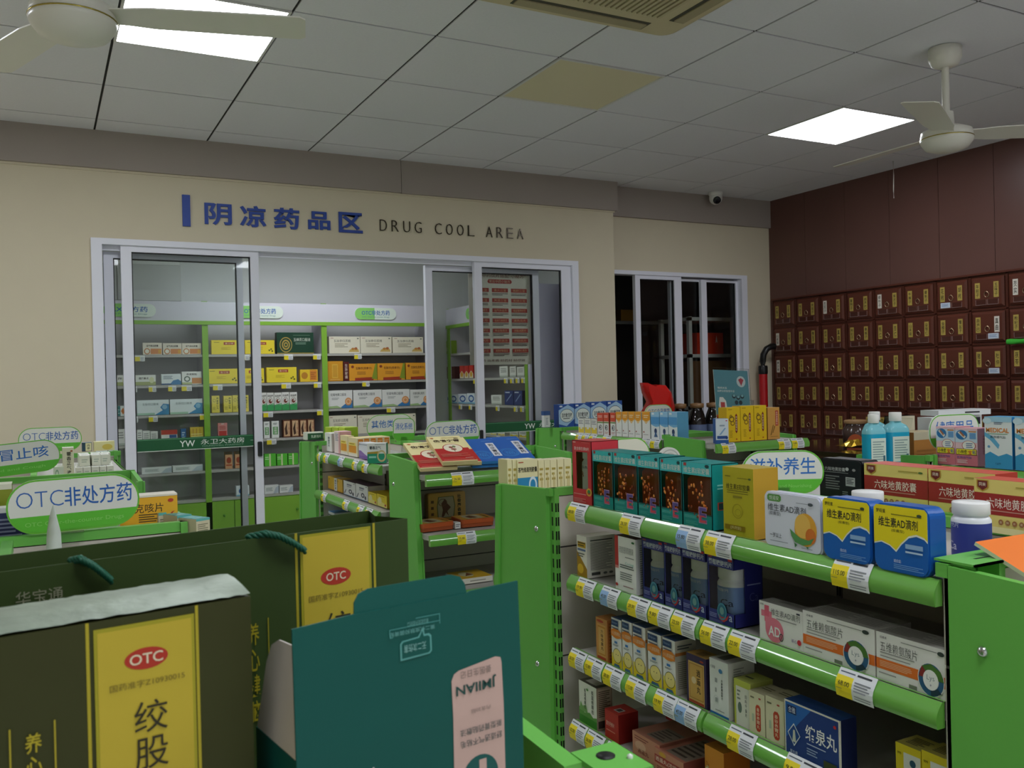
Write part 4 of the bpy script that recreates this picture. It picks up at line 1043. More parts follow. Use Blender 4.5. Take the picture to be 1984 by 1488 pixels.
    ('creamwide', 'medicine_carton', 'cream carton on the fourth cool room shelf, second from the left', 'box', 'cream cartons on the fourth cool shelf', 2.341, 6.84, 1.102, 0, 0.242, 0.06, 0.1448),
    ('creamwide', 'medicine_carton', 'cream carton on the fourth cool room shelf, third from the left', 'box', 'cream cartons on the fourth cool shelf', 2.592, 6.84, 1.102, 0, 0.2411, 0.06, 0.1433),
    ('greenflat', 'medicine_carton', 'bright green carton low in the open doorway, first from the left', 'box', 'bright green cartons', 1.525, 6.84, 0.89, 0, 0.0852, 0.05, 0.093),
    ('greenflat', 'medicine_carton', 'bright green carton low in the open doorway, second from the left', 'box', 'bright green cartons', 1.615, 6.84, 0.89, 0, 0.0785, 0.05, 0.0874),
    ('greenflat', 'medicine_carton', 'bright green carton low in the open doorway, third from the left', 'box', 'bright green cartons', 1.7, 6.84, 0.89, 0, 0.0754, 0.05, 0.0862),
    ('brownsm', 'medicine_carton', 'brown and orange carton under the green door band, first of two', 'box', 'brown and orange cartons', 1.221, 6.84, 0.89, 0, 0.052, 0.04, 0.1254),
    ('brownsm', 'medicine_carton', 'brown and orange carton under the green door band, second of two', 'box', 'brown and orange cartons', 1.292, 6.84, 0.89, 0, 0.0525, 0.04, 0.1251),
    ('tubebox', 'medicine_carton', 'long white carton under the green door band, first of two', 'box', 'long white cartons under the band', 0.721, 6.84, 0.89, 0, 0.2005, 0.05, 0.0453),
    ('tubebox', 'medicine_carton', 'long white carton under the green door band, second of two', 'box', 'long white cartons under the band', 0.931, 6.84, 0.89, 0, 0.2067, 0.05, 0.0463),
    ('bluelogo', 'medicine_carton', 'white carton with a blue oval above the green cupboards', 'box', None, 1.316, 6.84, 0.68, 0, 0.0941, 0.05, 0.0771),
    ('tubebox', 'medicine_carton', 'pale carton low in the open doorway, first of two', 'box', 'pale cartons low in the doorway', 1.53, 6.84, 0.68, 0, 0.1047, 0.05, 0.0651),
    ('tubebox', 'medicine_carton', 'pale carton low in the open doorway, second of two', 'box', 'pale cartons low in the doorway', 1.641, 6.84, 0.68, 0, 0.1024, 0.05, 0.0565),
    ('limesm', 'medicine_carton', 'lime carton on the top shelf of the cool room side rack', 'box', None, 3.16, 7.193, 1.742, -90, 0.2028, 0.05, 0.1132),
    ('darkredv', 'medicine_carton', 'dark red carton in the cool room side rack', 'box', None, 3.16, 7.139, 1.524, -90, 0.2001, 0.05, 0.105),
    ('redyel', 'medicine_carton', 'red and yellow carton in the cool room side rack, first in line', 'box', 'red and yellow cartons in the side rack', 3.16, 6.889, 1.524, -90, 0.084, 0.05, 0.1064),
    ('redyel', 'medicine_carton', 'red and yellow carton in the cool room side rack, second in line', 'box', 'red and yellow cartons in the side rack', 3.16, 6.796, 1.524, -90, 0.0821, 0.05, 0.1041),
    ('redyel', 'medicine_carton', 'red and yellow carton in the cool room side rack, third in line', 'box', 'red and yellow cartons in the side rack', 3.16, 6.704, 1.524, -90, 0.0804, 0.05, 0.1061),
    ('whitesm', 'medicine_carton', 'small white carton under the poster, first in line', 'box', 'small white cartons under the poster', 3.16, 6.116, 1.524, -90, 0.139, 0.05, 0.0838),
    ('whitesm', 'medicine_carton', 'small white carton under the poster, second in line', 'box', 'small white cartons under the poster', 3.16, 5.963, 1.524, -90, 0.1002, 0.05, 0.0796),
    ('whitesm', 'medicine_carton', 'small white carton under the poster, third in line', 'box', 'small white cartons under the poster', 3.16, 5.84, 1.524, -90, 0.1131, 0.05, 0.0729),
    ('bluelogo', 'medicine_carton', 'white carton with a blue oval in the cool room side rack, first in line', 'box', 'white cartons with blue oval in the side rack', 3.16, 7.246, 1.31, -90, 0.1479, 0.05, 0.077),
    ('bluelogo', 'medicine_carton', 'white carton with a blue oval in the cool room side rack, second in line', 'box', 'white cartons with blue oval in the side rack', 3.16, 7.079, 1.31, -90, 0.1643, 0.05, 0.0775),
    ('bluelogo', 'medicine_carton', 'white carton with a blue oval in the cool room side rack, third in line', 'box', 'white cartons with blue oval in the side rack', 3.16, 6.892, 1.31, -90, 0.1678, 0.05, 0.0825),
    ('bluelogo', 'medicine_carton', 'white carton with a blue oval in the cool room side rack, fourth in line', 'box', 'white cartons with blue oval in the side rack', 3.16, 6.722, 1.31, -90, 0.1511, 0.05, 0.0873),
    ('whitesm', 'medicine_carton', 'white carton below the poster in the side rack', 'box', None, 3.16, 6.251, 1.31, -90, 0.1796, 0.05, 0.076),
    ('navysm', 'medicine_carton', 'navy carton below the poster in the side rack, first in line', 'box', 'navy cartons in the side rack', 3.16, 6.037, 1.31, -90, 0.1445, 0.05, 0.1088),
    ('navysm', 'medicine_carton', 'navy carton below the poster in the side rack, second in line', 'box', 'navy cartons in the side rack', 3.16, 5.891, 1.31, -90, 0.1309, 0.05, 0.1087),
    ('yelbits', 'medicine_carton', 'small pale carton under the right door band, first in line', 'box', 'small pale cartons under the door band', 3.16, 6.318, 1.07, -90, 0.1094, 0.05, 0.0235),
    ('yelbits', 'medicine_carton', 'small pale carton under the right door band, second in line', 'box', 'small pale cartons under the door band', 3.16, 6.179, 1.07, -90, 0.1144, 0.05, 0.0289),
    ('yelbits', 'medicine_carton', 'small pale carton under the right door band, third in line', 'box', 'small pale cartons under the door band', 3.16, 5.969, 1.07, -90, 0.1334, 0.05, 0.037),
    ('yelbits', 'medicine_carton', 'small pale carton under the right door band, fourth in line', 'box', 'small pale cartons under the door band', 3.16, 5.822, 1.07, -90, 0.1283, 0.05, 0.043),
]

# printed faces: c = front, side and top colours; f, s, t = print on the front, right-hand side and top
K, Wh = '#22221f', '#f1f0ec'
STY = {
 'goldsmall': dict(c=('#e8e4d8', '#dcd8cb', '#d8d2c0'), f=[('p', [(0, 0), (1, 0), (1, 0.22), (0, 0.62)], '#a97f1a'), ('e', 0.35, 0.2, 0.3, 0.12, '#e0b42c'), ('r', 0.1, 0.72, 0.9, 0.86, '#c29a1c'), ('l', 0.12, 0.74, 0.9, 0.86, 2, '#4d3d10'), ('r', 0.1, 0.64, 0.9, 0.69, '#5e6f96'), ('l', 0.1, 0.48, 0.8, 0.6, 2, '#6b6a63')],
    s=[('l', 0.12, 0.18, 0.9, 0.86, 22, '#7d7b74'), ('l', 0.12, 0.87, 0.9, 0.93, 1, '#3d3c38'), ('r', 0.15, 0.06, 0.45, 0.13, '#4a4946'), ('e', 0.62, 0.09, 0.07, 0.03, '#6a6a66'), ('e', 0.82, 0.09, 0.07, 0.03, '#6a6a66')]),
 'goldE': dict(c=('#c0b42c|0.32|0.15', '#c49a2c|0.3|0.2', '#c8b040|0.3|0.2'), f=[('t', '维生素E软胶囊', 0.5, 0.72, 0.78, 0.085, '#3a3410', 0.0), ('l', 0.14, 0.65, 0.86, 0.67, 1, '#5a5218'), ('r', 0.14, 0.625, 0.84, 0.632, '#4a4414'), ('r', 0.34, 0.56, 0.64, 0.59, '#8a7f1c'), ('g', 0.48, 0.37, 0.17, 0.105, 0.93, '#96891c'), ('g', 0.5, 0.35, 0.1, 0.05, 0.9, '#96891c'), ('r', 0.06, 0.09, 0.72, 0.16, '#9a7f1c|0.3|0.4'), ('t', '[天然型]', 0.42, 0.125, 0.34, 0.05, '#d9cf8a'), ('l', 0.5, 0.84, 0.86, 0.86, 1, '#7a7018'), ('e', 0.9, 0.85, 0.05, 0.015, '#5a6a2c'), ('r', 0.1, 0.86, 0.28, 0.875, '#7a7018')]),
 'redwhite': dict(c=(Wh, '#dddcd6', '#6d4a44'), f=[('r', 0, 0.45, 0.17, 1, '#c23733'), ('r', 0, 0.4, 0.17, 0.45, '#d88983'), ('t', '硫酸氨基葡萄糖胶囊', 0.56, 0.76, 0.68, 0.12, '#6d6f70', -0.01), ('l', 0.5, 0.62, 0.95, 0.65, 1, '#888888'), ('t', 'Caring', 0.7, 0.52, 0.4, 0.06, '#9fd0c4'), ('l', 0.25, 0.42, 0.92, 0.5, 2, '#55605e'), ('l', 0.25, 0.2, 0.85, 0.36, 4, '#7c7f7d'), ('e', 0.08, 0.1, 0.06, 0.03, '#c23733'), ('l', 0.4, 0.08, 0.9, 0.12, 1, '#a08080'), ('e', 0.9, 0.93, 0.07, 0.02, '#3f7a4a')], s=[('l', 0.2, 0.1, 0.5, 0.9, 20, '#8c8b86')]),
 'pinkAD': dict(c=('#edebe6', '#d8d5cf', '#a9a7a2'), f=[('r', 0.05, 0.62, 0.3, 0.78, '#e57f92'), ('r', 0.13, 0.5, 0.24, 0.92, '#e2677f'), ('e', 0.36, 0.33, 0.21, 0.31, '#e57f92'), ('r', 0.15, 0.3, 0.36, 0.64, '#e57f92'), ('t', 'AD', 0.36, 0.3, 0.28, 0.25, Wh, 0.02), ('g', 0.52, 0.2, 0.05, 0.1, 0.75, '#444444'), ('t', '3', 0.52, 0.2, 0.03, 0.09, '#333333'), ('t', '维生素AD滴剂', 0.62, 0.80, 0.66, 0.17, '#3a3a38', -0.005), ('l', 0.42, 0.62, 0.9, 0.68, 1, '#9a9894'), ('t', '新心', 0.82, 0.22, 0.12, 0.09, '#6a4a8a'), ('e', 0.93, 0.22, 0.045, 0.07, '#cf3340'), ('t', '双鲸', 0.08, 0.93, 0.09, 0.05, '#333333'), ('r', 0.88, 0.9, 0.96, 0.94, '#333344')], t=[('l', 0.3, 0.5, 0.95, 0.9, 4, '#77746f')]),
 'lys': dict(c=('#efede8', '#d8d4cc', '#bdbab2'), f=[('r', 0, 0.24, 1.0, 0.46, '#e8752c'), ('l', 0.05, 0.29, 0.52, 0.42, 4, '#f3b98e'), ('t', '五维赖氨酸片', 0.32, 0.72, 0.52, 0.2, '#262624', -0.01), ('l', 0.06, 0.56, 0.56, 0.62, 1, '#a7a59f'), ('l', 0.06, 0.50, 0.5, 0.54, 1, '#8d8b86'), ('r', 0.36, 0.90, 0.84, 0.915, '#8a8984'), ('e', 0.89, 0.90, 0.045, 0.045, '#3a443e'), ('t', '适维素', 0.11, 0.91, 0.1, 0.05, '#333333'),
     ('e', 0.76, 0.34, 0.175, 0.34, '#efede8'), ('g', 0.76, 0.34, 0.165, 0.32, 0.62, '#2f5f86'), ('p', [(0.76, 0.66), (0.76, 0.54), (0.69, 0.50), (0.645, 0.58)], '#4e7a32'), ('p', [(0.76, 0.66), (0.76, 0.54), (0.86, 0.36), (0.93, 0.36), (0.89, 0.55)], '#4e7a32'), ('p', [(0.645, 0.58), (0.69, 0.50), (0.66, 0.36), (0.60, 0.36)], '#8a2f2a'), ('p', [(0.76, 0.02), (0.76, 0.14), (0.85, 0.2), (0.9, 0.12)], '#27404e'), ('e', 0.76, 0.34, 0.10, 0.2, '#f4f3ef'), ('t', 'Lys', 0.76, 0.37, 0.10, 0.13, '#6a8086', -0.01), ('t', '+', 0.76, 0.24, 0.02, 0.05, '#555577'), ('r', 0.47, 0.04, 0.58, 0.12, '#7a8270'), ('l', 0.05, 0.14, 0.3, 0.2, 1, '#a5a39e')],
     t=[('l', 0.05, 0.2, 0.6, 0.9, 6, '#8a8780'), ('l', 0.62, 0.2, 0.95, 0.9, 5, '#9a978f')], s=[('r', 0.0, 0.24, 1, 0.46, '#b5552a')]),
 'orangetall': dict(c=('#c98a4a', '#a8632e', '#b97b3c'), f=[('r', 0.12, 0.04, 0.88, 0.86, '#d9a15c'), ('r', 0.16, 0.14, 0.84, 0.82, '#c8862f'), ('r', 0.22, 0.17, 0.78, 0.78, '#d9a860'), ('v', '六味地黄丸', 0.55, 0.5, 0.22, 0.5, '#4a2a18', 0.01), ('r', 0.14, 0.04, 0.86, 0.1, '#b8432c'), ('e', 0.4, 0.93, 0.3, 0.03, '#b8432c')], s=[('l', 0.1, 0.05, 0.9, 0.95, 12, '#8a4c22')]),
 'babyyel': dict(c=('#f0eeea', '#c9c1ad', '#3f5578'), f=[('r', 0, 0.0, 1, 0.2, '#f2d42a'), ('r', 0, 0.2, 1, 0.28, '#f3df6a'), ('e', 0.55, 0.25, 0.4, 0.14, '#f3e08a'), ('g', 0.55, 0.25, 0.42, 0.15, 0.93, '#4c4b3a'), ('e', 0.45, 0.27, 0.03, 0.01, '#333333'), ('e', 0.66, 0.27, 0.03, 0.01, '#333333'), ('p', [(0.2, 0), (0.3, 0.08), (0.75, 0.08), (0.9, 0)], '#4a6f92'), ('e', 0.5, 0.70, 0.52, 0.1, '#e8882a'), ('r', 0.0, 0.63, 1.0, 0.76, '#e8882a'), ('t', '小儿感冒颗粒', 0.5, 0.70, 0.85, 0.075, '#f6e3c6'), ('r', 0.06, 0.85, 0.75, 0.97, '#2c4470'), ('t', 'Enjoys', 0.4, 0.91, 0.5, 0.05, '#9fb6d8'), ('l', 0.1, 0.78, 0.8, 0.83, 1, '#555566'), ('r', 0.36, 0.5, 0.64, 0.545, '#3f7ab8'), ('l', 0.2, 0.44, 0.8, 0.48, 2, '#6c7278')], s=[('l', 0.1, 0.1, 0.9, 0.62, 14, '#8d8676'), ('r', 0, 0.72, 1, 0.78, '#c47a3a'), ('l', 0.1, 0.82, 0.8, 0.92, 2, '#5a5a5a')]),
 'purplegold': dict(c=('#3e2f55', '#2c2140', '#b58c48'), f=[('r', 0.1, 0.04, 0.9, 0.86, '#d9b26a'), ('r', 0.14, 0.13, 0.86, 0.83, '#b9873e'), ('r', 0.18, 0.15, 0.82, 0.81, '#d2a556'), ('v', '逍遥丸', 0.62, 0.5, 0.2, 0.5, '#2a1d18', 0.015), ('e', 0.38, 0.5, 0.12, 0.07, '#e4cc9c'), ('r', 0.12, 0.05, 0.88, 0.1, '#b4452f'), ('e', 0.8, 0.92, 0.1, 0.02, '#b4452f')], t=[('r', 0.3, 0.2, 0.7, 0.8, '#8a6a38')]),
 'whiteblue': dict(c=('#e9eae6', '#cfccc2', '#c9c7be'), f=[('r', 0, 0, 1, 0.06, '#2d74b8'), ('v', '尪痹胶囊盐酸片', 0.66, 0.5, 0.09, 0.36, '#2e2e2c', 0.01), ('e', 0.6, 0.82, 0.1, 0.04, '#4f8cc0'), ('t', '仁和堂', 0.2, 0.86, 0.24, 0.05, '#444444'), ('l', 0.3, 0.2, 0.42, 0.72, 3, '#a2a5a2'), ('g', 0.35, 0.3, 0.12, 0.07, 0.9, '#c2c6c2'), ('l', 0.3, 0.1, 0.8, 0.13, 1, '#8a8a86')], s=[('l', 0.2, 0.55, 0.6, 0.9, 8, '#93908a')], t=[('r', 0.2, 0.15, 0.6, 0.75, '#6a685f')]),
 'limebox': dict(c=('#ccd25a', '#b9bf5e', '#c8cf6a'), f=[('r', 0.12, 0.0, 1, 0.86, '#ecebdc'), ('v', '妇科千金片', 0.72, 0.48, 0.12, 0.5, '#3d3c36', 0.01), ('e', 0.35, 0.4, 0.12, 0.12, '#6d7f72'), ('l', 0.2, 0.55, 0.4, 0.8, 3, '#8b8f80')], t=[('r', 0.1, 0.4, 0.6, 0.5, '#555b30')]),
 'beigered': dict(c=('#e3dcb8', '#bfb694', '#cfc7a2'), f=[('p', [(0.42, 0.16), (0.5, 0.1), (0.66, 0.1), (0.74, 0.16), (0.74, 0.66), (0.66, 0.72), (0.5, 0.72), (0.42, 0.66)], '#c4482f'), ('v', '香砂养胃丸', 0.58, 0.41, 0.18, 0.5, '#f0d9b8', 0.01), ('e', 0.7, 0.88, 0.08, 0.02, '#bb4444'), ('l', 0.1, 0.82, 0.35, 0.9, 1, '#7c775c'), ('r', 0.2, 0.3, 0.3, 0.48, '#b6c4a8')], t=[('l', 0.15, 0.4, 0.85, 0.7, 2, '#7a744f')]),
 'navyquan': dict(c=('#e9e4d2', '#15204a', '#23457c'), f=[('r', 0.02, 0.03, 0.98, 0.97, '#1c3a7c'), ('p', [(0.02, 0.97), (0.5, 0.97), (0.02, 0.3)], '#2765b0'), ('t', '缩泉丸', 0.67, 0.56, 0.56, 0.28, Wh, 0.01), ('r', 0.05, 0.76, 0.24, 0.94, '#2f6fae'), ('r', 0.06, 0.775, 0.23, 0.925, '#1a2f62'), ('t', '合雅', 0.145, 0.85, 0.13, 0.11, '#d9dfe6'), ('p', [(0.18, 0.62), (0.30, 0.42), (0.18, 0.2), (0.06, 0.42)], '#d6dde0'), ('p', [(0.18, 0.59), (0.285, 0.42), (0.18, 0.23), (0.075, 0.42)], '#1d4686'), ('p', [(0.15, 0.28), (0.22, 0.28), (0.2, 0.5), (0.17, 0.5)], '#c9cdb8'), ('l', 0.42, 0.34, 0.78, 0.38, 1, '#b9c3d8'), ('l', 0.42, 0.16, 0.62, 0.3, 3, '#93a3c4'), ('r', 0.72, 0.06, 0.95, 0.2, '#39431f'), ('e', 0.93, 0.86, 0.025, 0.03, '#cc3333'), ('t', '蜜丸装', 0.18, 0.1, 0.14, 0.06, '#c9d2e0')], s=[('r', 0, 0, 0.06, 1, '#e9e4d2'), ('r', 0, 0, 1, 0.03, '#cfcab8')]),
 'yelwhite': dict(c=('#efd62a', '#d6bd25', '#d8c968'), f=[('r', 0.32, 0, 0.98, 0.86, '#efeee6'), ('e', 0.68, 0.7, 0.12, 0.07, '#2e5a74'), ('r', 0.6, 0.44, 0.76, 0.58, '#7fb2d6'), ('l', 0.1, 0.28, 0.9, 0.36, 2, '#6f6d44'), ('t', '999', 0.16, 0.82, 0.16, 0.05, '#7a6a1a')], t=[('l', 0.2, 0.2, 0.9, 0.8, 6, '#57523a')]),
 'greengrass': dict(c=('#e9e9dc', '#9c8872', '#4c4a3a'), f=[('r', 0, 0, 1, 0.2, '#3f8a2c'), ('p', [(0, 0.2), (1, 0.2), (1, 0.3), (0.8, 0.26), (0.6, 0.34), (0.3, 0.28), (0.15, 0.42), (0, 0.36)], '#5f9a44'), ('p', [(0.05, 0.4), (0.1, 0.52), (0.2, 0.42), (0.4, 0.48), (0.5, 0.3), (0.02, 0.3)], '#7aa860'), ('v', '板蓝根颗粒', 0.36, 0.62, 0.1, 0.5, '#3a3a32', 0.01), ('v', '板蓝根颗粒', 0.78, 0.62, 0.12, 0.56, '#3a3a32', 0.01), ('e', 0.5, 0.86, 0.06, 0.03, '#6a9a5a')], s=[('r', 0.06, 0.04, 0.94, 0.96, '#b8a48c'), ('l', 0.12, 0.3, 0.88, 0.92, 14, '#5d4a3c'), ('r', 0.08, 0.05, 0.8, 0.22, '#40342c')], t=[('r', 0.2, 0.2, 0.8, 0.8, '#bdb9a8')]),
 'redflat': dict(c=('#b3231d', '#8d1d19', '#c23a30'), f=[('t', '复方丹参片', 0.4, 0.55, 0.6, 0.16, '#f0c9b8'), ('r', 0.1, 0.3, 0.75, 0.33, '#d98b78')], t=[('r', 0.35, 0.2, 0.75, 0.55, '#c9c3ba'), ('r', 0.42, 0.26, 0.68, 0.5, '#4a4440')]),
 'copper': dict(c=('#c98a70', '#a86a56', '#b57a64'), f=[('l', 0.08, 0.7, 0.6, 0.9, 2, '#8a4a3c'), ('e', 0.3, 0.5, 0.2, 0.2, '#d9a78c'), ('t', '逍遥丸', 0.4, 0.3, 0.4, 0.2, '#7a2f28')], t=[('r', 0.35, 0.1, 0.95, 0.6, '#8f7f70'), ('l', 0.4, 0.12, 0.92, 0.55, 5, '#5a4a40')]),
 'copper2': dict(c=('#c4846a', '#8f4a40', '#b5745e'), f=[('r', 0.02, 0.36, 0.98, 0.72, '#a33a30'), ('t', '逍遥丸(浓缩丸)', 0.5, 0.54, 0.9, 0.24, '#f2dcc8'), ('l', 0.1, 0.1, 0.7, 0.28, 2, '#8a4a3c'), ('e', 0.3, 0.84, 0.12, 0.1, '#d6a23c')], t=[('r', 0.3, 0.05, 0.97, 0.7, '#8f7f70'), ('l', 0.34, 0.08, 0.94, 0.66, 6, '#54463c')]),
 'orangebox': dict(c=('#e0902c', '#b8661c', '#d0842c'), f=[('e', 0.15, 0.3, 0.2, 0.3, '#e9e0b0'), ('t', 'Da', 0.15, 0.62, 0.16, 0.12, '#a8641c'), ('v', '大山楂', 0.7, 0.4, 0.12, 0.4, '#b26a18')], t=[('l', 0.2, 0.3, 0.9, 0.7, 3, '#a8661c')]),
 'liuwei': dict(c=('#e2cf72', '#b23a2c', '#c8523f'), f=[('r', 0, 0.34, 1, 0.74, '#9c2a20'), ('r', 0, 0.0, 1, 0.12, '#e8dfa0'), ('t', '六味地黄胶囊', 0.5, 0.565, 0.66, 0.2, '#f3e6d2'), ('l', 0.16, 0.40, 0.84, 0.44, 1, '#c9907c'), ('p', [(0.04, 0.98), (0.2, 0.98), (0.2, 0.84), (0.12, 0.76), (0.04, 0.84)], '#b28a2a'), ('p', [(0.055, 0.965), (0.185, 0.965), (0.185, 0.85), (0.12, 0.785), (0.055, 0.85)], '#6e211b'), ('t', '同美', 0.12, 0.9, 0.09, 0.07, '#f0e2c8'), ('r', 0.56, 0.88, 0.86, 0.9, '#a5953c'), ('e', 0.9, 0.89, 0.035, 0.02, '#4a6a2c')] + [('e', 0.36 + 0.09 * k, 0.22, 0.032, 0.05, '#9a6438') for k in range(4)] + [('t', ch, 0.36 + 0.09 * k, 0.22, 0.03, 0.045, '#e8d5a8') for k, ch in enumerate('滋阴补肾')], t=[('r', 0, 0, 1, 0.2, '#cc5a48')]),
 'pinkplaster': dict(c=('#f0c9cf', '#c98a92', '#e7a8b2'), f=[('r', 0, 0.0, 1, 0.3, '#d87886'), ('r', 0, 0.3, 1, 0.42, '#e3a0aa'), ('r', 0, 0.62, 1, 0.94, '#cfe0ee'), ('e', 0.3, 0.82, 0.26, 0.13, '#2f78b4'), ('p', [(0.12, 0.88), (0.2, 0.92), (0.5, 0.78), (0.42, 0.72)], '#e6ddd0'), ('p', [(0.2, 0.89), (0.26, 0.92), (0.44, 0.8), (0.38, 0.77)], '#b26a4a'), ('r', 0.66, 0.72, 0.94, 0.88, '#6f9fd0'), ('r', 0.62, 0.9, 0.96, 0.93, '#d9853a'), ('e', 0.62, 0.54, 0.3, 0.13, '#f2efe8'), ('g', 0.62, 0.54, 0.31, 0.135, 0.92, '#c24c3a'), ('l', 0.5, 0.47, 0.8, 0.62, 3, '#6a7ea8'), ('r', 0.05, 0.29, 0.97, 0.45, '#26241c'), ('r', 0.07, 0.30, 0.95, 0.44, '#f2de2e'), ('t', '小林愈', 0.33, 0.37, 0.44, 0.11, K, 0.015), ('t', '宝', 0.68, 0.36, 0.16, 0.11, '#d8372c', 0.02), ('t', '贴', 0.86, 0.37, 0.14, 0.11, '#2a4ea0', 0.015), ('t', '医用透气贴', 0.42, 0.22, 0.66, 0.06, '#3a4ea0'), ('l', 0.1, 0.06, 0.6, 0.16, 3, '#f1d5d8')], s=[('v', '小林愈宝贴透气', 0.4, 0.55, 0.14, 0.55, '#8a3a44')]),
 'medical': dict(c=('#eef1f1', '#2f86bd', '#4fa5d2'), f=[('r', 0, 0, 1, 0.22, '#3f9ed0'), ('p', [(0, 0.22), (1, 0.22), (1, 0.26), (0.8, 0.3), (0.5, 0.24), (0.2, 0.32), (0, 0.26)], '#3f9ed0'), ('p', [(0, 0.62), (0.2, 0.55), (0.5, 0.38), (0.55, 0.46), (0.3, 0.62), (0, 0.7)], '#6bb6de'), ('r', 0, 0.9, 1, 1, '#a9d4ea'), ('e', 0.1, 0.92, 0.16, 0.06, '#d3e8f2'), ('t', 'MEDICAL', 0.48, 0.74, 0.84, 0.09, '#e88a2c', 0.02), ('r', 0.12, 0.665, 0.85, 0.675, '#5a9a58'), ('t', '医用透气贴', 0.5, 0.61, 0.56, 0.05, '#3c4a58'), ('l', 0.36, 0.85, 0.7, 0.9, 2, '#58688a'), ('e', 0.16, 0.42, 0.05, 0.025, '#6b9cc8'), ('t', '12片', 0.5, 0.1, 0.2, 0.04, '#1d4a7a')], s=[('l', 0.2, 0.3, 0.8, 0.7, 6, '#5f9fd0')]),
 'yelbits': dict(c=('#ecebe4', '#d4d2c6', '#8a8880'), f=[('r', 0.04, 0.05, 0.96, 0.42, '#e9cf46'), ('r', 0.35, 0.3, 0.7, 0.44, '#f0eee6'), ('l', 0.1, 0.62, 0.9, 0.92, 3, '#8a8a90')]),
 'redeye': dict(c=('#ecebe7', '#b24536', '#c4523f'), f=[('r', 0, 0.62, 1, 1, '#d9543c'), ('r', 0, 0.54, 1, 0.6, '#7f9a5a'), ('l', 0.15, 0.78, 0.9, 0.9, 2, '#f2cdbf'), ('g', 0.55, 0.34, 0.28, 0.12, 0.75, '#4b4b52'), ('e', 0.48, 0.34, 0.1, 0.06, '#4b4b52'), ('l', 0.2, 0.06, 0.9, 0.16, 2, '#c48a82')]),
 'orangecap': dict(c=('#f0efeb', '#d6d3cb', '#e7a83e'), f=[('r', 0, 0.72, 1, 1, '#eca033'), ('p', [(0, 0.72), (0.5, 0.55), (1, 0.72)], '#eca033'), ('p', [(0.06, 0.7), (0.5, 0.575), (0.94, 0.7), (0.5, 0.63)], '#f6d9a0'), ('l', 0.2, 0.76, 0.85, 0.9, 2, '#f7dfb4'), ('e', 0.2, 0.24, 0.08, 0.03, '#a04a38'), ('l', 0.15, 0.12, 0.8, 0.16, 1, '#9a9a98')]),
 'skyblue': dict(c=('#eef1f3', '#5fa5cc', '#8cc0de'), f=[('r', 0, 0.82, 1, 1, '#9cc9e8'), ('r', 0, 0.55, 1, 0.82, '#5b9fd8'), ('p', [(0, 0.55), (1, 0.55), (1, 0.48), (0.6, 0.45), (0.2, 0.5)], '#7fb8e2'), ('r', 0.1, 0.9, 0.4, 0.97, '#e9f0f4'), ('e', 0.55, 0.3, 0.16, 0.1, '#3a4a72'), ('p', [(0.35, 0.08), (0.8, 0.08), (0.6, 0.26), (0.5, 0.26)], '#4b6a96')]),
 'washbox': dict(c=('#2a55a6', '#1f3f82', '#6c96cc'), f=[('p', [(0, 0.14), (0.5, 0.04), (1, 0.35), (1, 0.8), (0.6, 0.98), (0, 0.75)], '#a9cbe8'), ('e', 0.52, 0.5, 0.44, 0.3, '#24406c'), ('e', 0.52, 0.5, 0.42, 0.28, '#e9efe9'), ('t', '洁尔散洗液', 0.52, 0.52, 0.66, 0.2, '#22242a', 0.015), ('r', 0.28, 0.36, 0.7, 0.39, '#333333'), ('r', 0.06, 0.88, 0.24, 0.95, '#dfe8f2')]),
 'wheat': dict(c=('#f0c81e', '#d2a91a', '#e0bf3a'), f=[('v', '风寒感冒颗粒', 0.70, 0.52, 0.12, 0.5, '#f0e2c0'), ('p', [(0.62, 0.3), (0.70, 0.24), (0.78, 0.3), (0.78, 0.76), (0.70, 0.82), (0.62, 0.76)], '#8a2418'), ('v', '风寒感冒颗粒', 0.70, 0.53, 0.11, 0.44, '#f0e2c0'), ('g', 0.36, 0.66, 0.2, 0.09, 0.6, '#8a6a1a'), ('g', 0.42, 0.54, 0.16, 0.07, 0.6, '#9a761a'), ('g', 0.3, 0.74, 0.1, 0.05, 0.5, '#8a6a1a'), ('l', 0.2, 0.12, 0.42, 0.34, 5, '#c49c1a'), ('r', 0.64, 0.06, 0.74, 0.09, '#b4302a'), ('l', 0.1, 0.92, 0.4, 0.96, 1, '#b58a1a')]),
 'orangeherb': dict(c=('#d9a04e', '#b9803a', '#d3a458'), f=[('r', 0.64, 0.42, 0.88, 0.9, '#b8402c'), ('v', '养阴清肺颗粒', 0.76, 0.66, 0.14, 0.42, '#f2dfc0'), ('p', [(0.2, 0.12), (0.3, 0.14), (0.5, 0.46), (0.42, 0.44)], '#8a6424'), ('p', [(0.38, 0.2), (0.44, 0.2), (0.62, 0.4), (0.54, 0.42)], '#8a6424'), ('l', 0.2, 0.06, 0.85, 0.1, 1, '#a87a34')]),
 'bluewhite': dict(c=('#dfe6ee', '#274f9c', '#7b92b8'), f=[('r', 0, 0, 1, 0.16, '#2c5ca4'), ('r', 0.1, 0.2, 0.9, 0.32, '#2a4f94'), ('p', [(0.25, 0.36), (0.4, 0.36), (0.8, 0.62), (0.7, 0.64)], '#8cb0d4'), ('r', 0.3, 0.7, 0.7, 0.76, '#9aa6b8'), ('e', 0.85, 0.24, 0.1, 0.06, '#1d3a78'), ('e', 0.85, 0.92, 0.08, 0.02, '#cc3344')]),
 'darkgreen': dict(c=('#e6e8dc', '#d8dccb', '#e2e6d0'), f=[('r', 0.12, 0, 1, 0.84, '#1f5a34'), ('t', '乳癖消片', 0.6, 0.42, 0.56, 0.4, '#d9e6d2', 0.01)]),
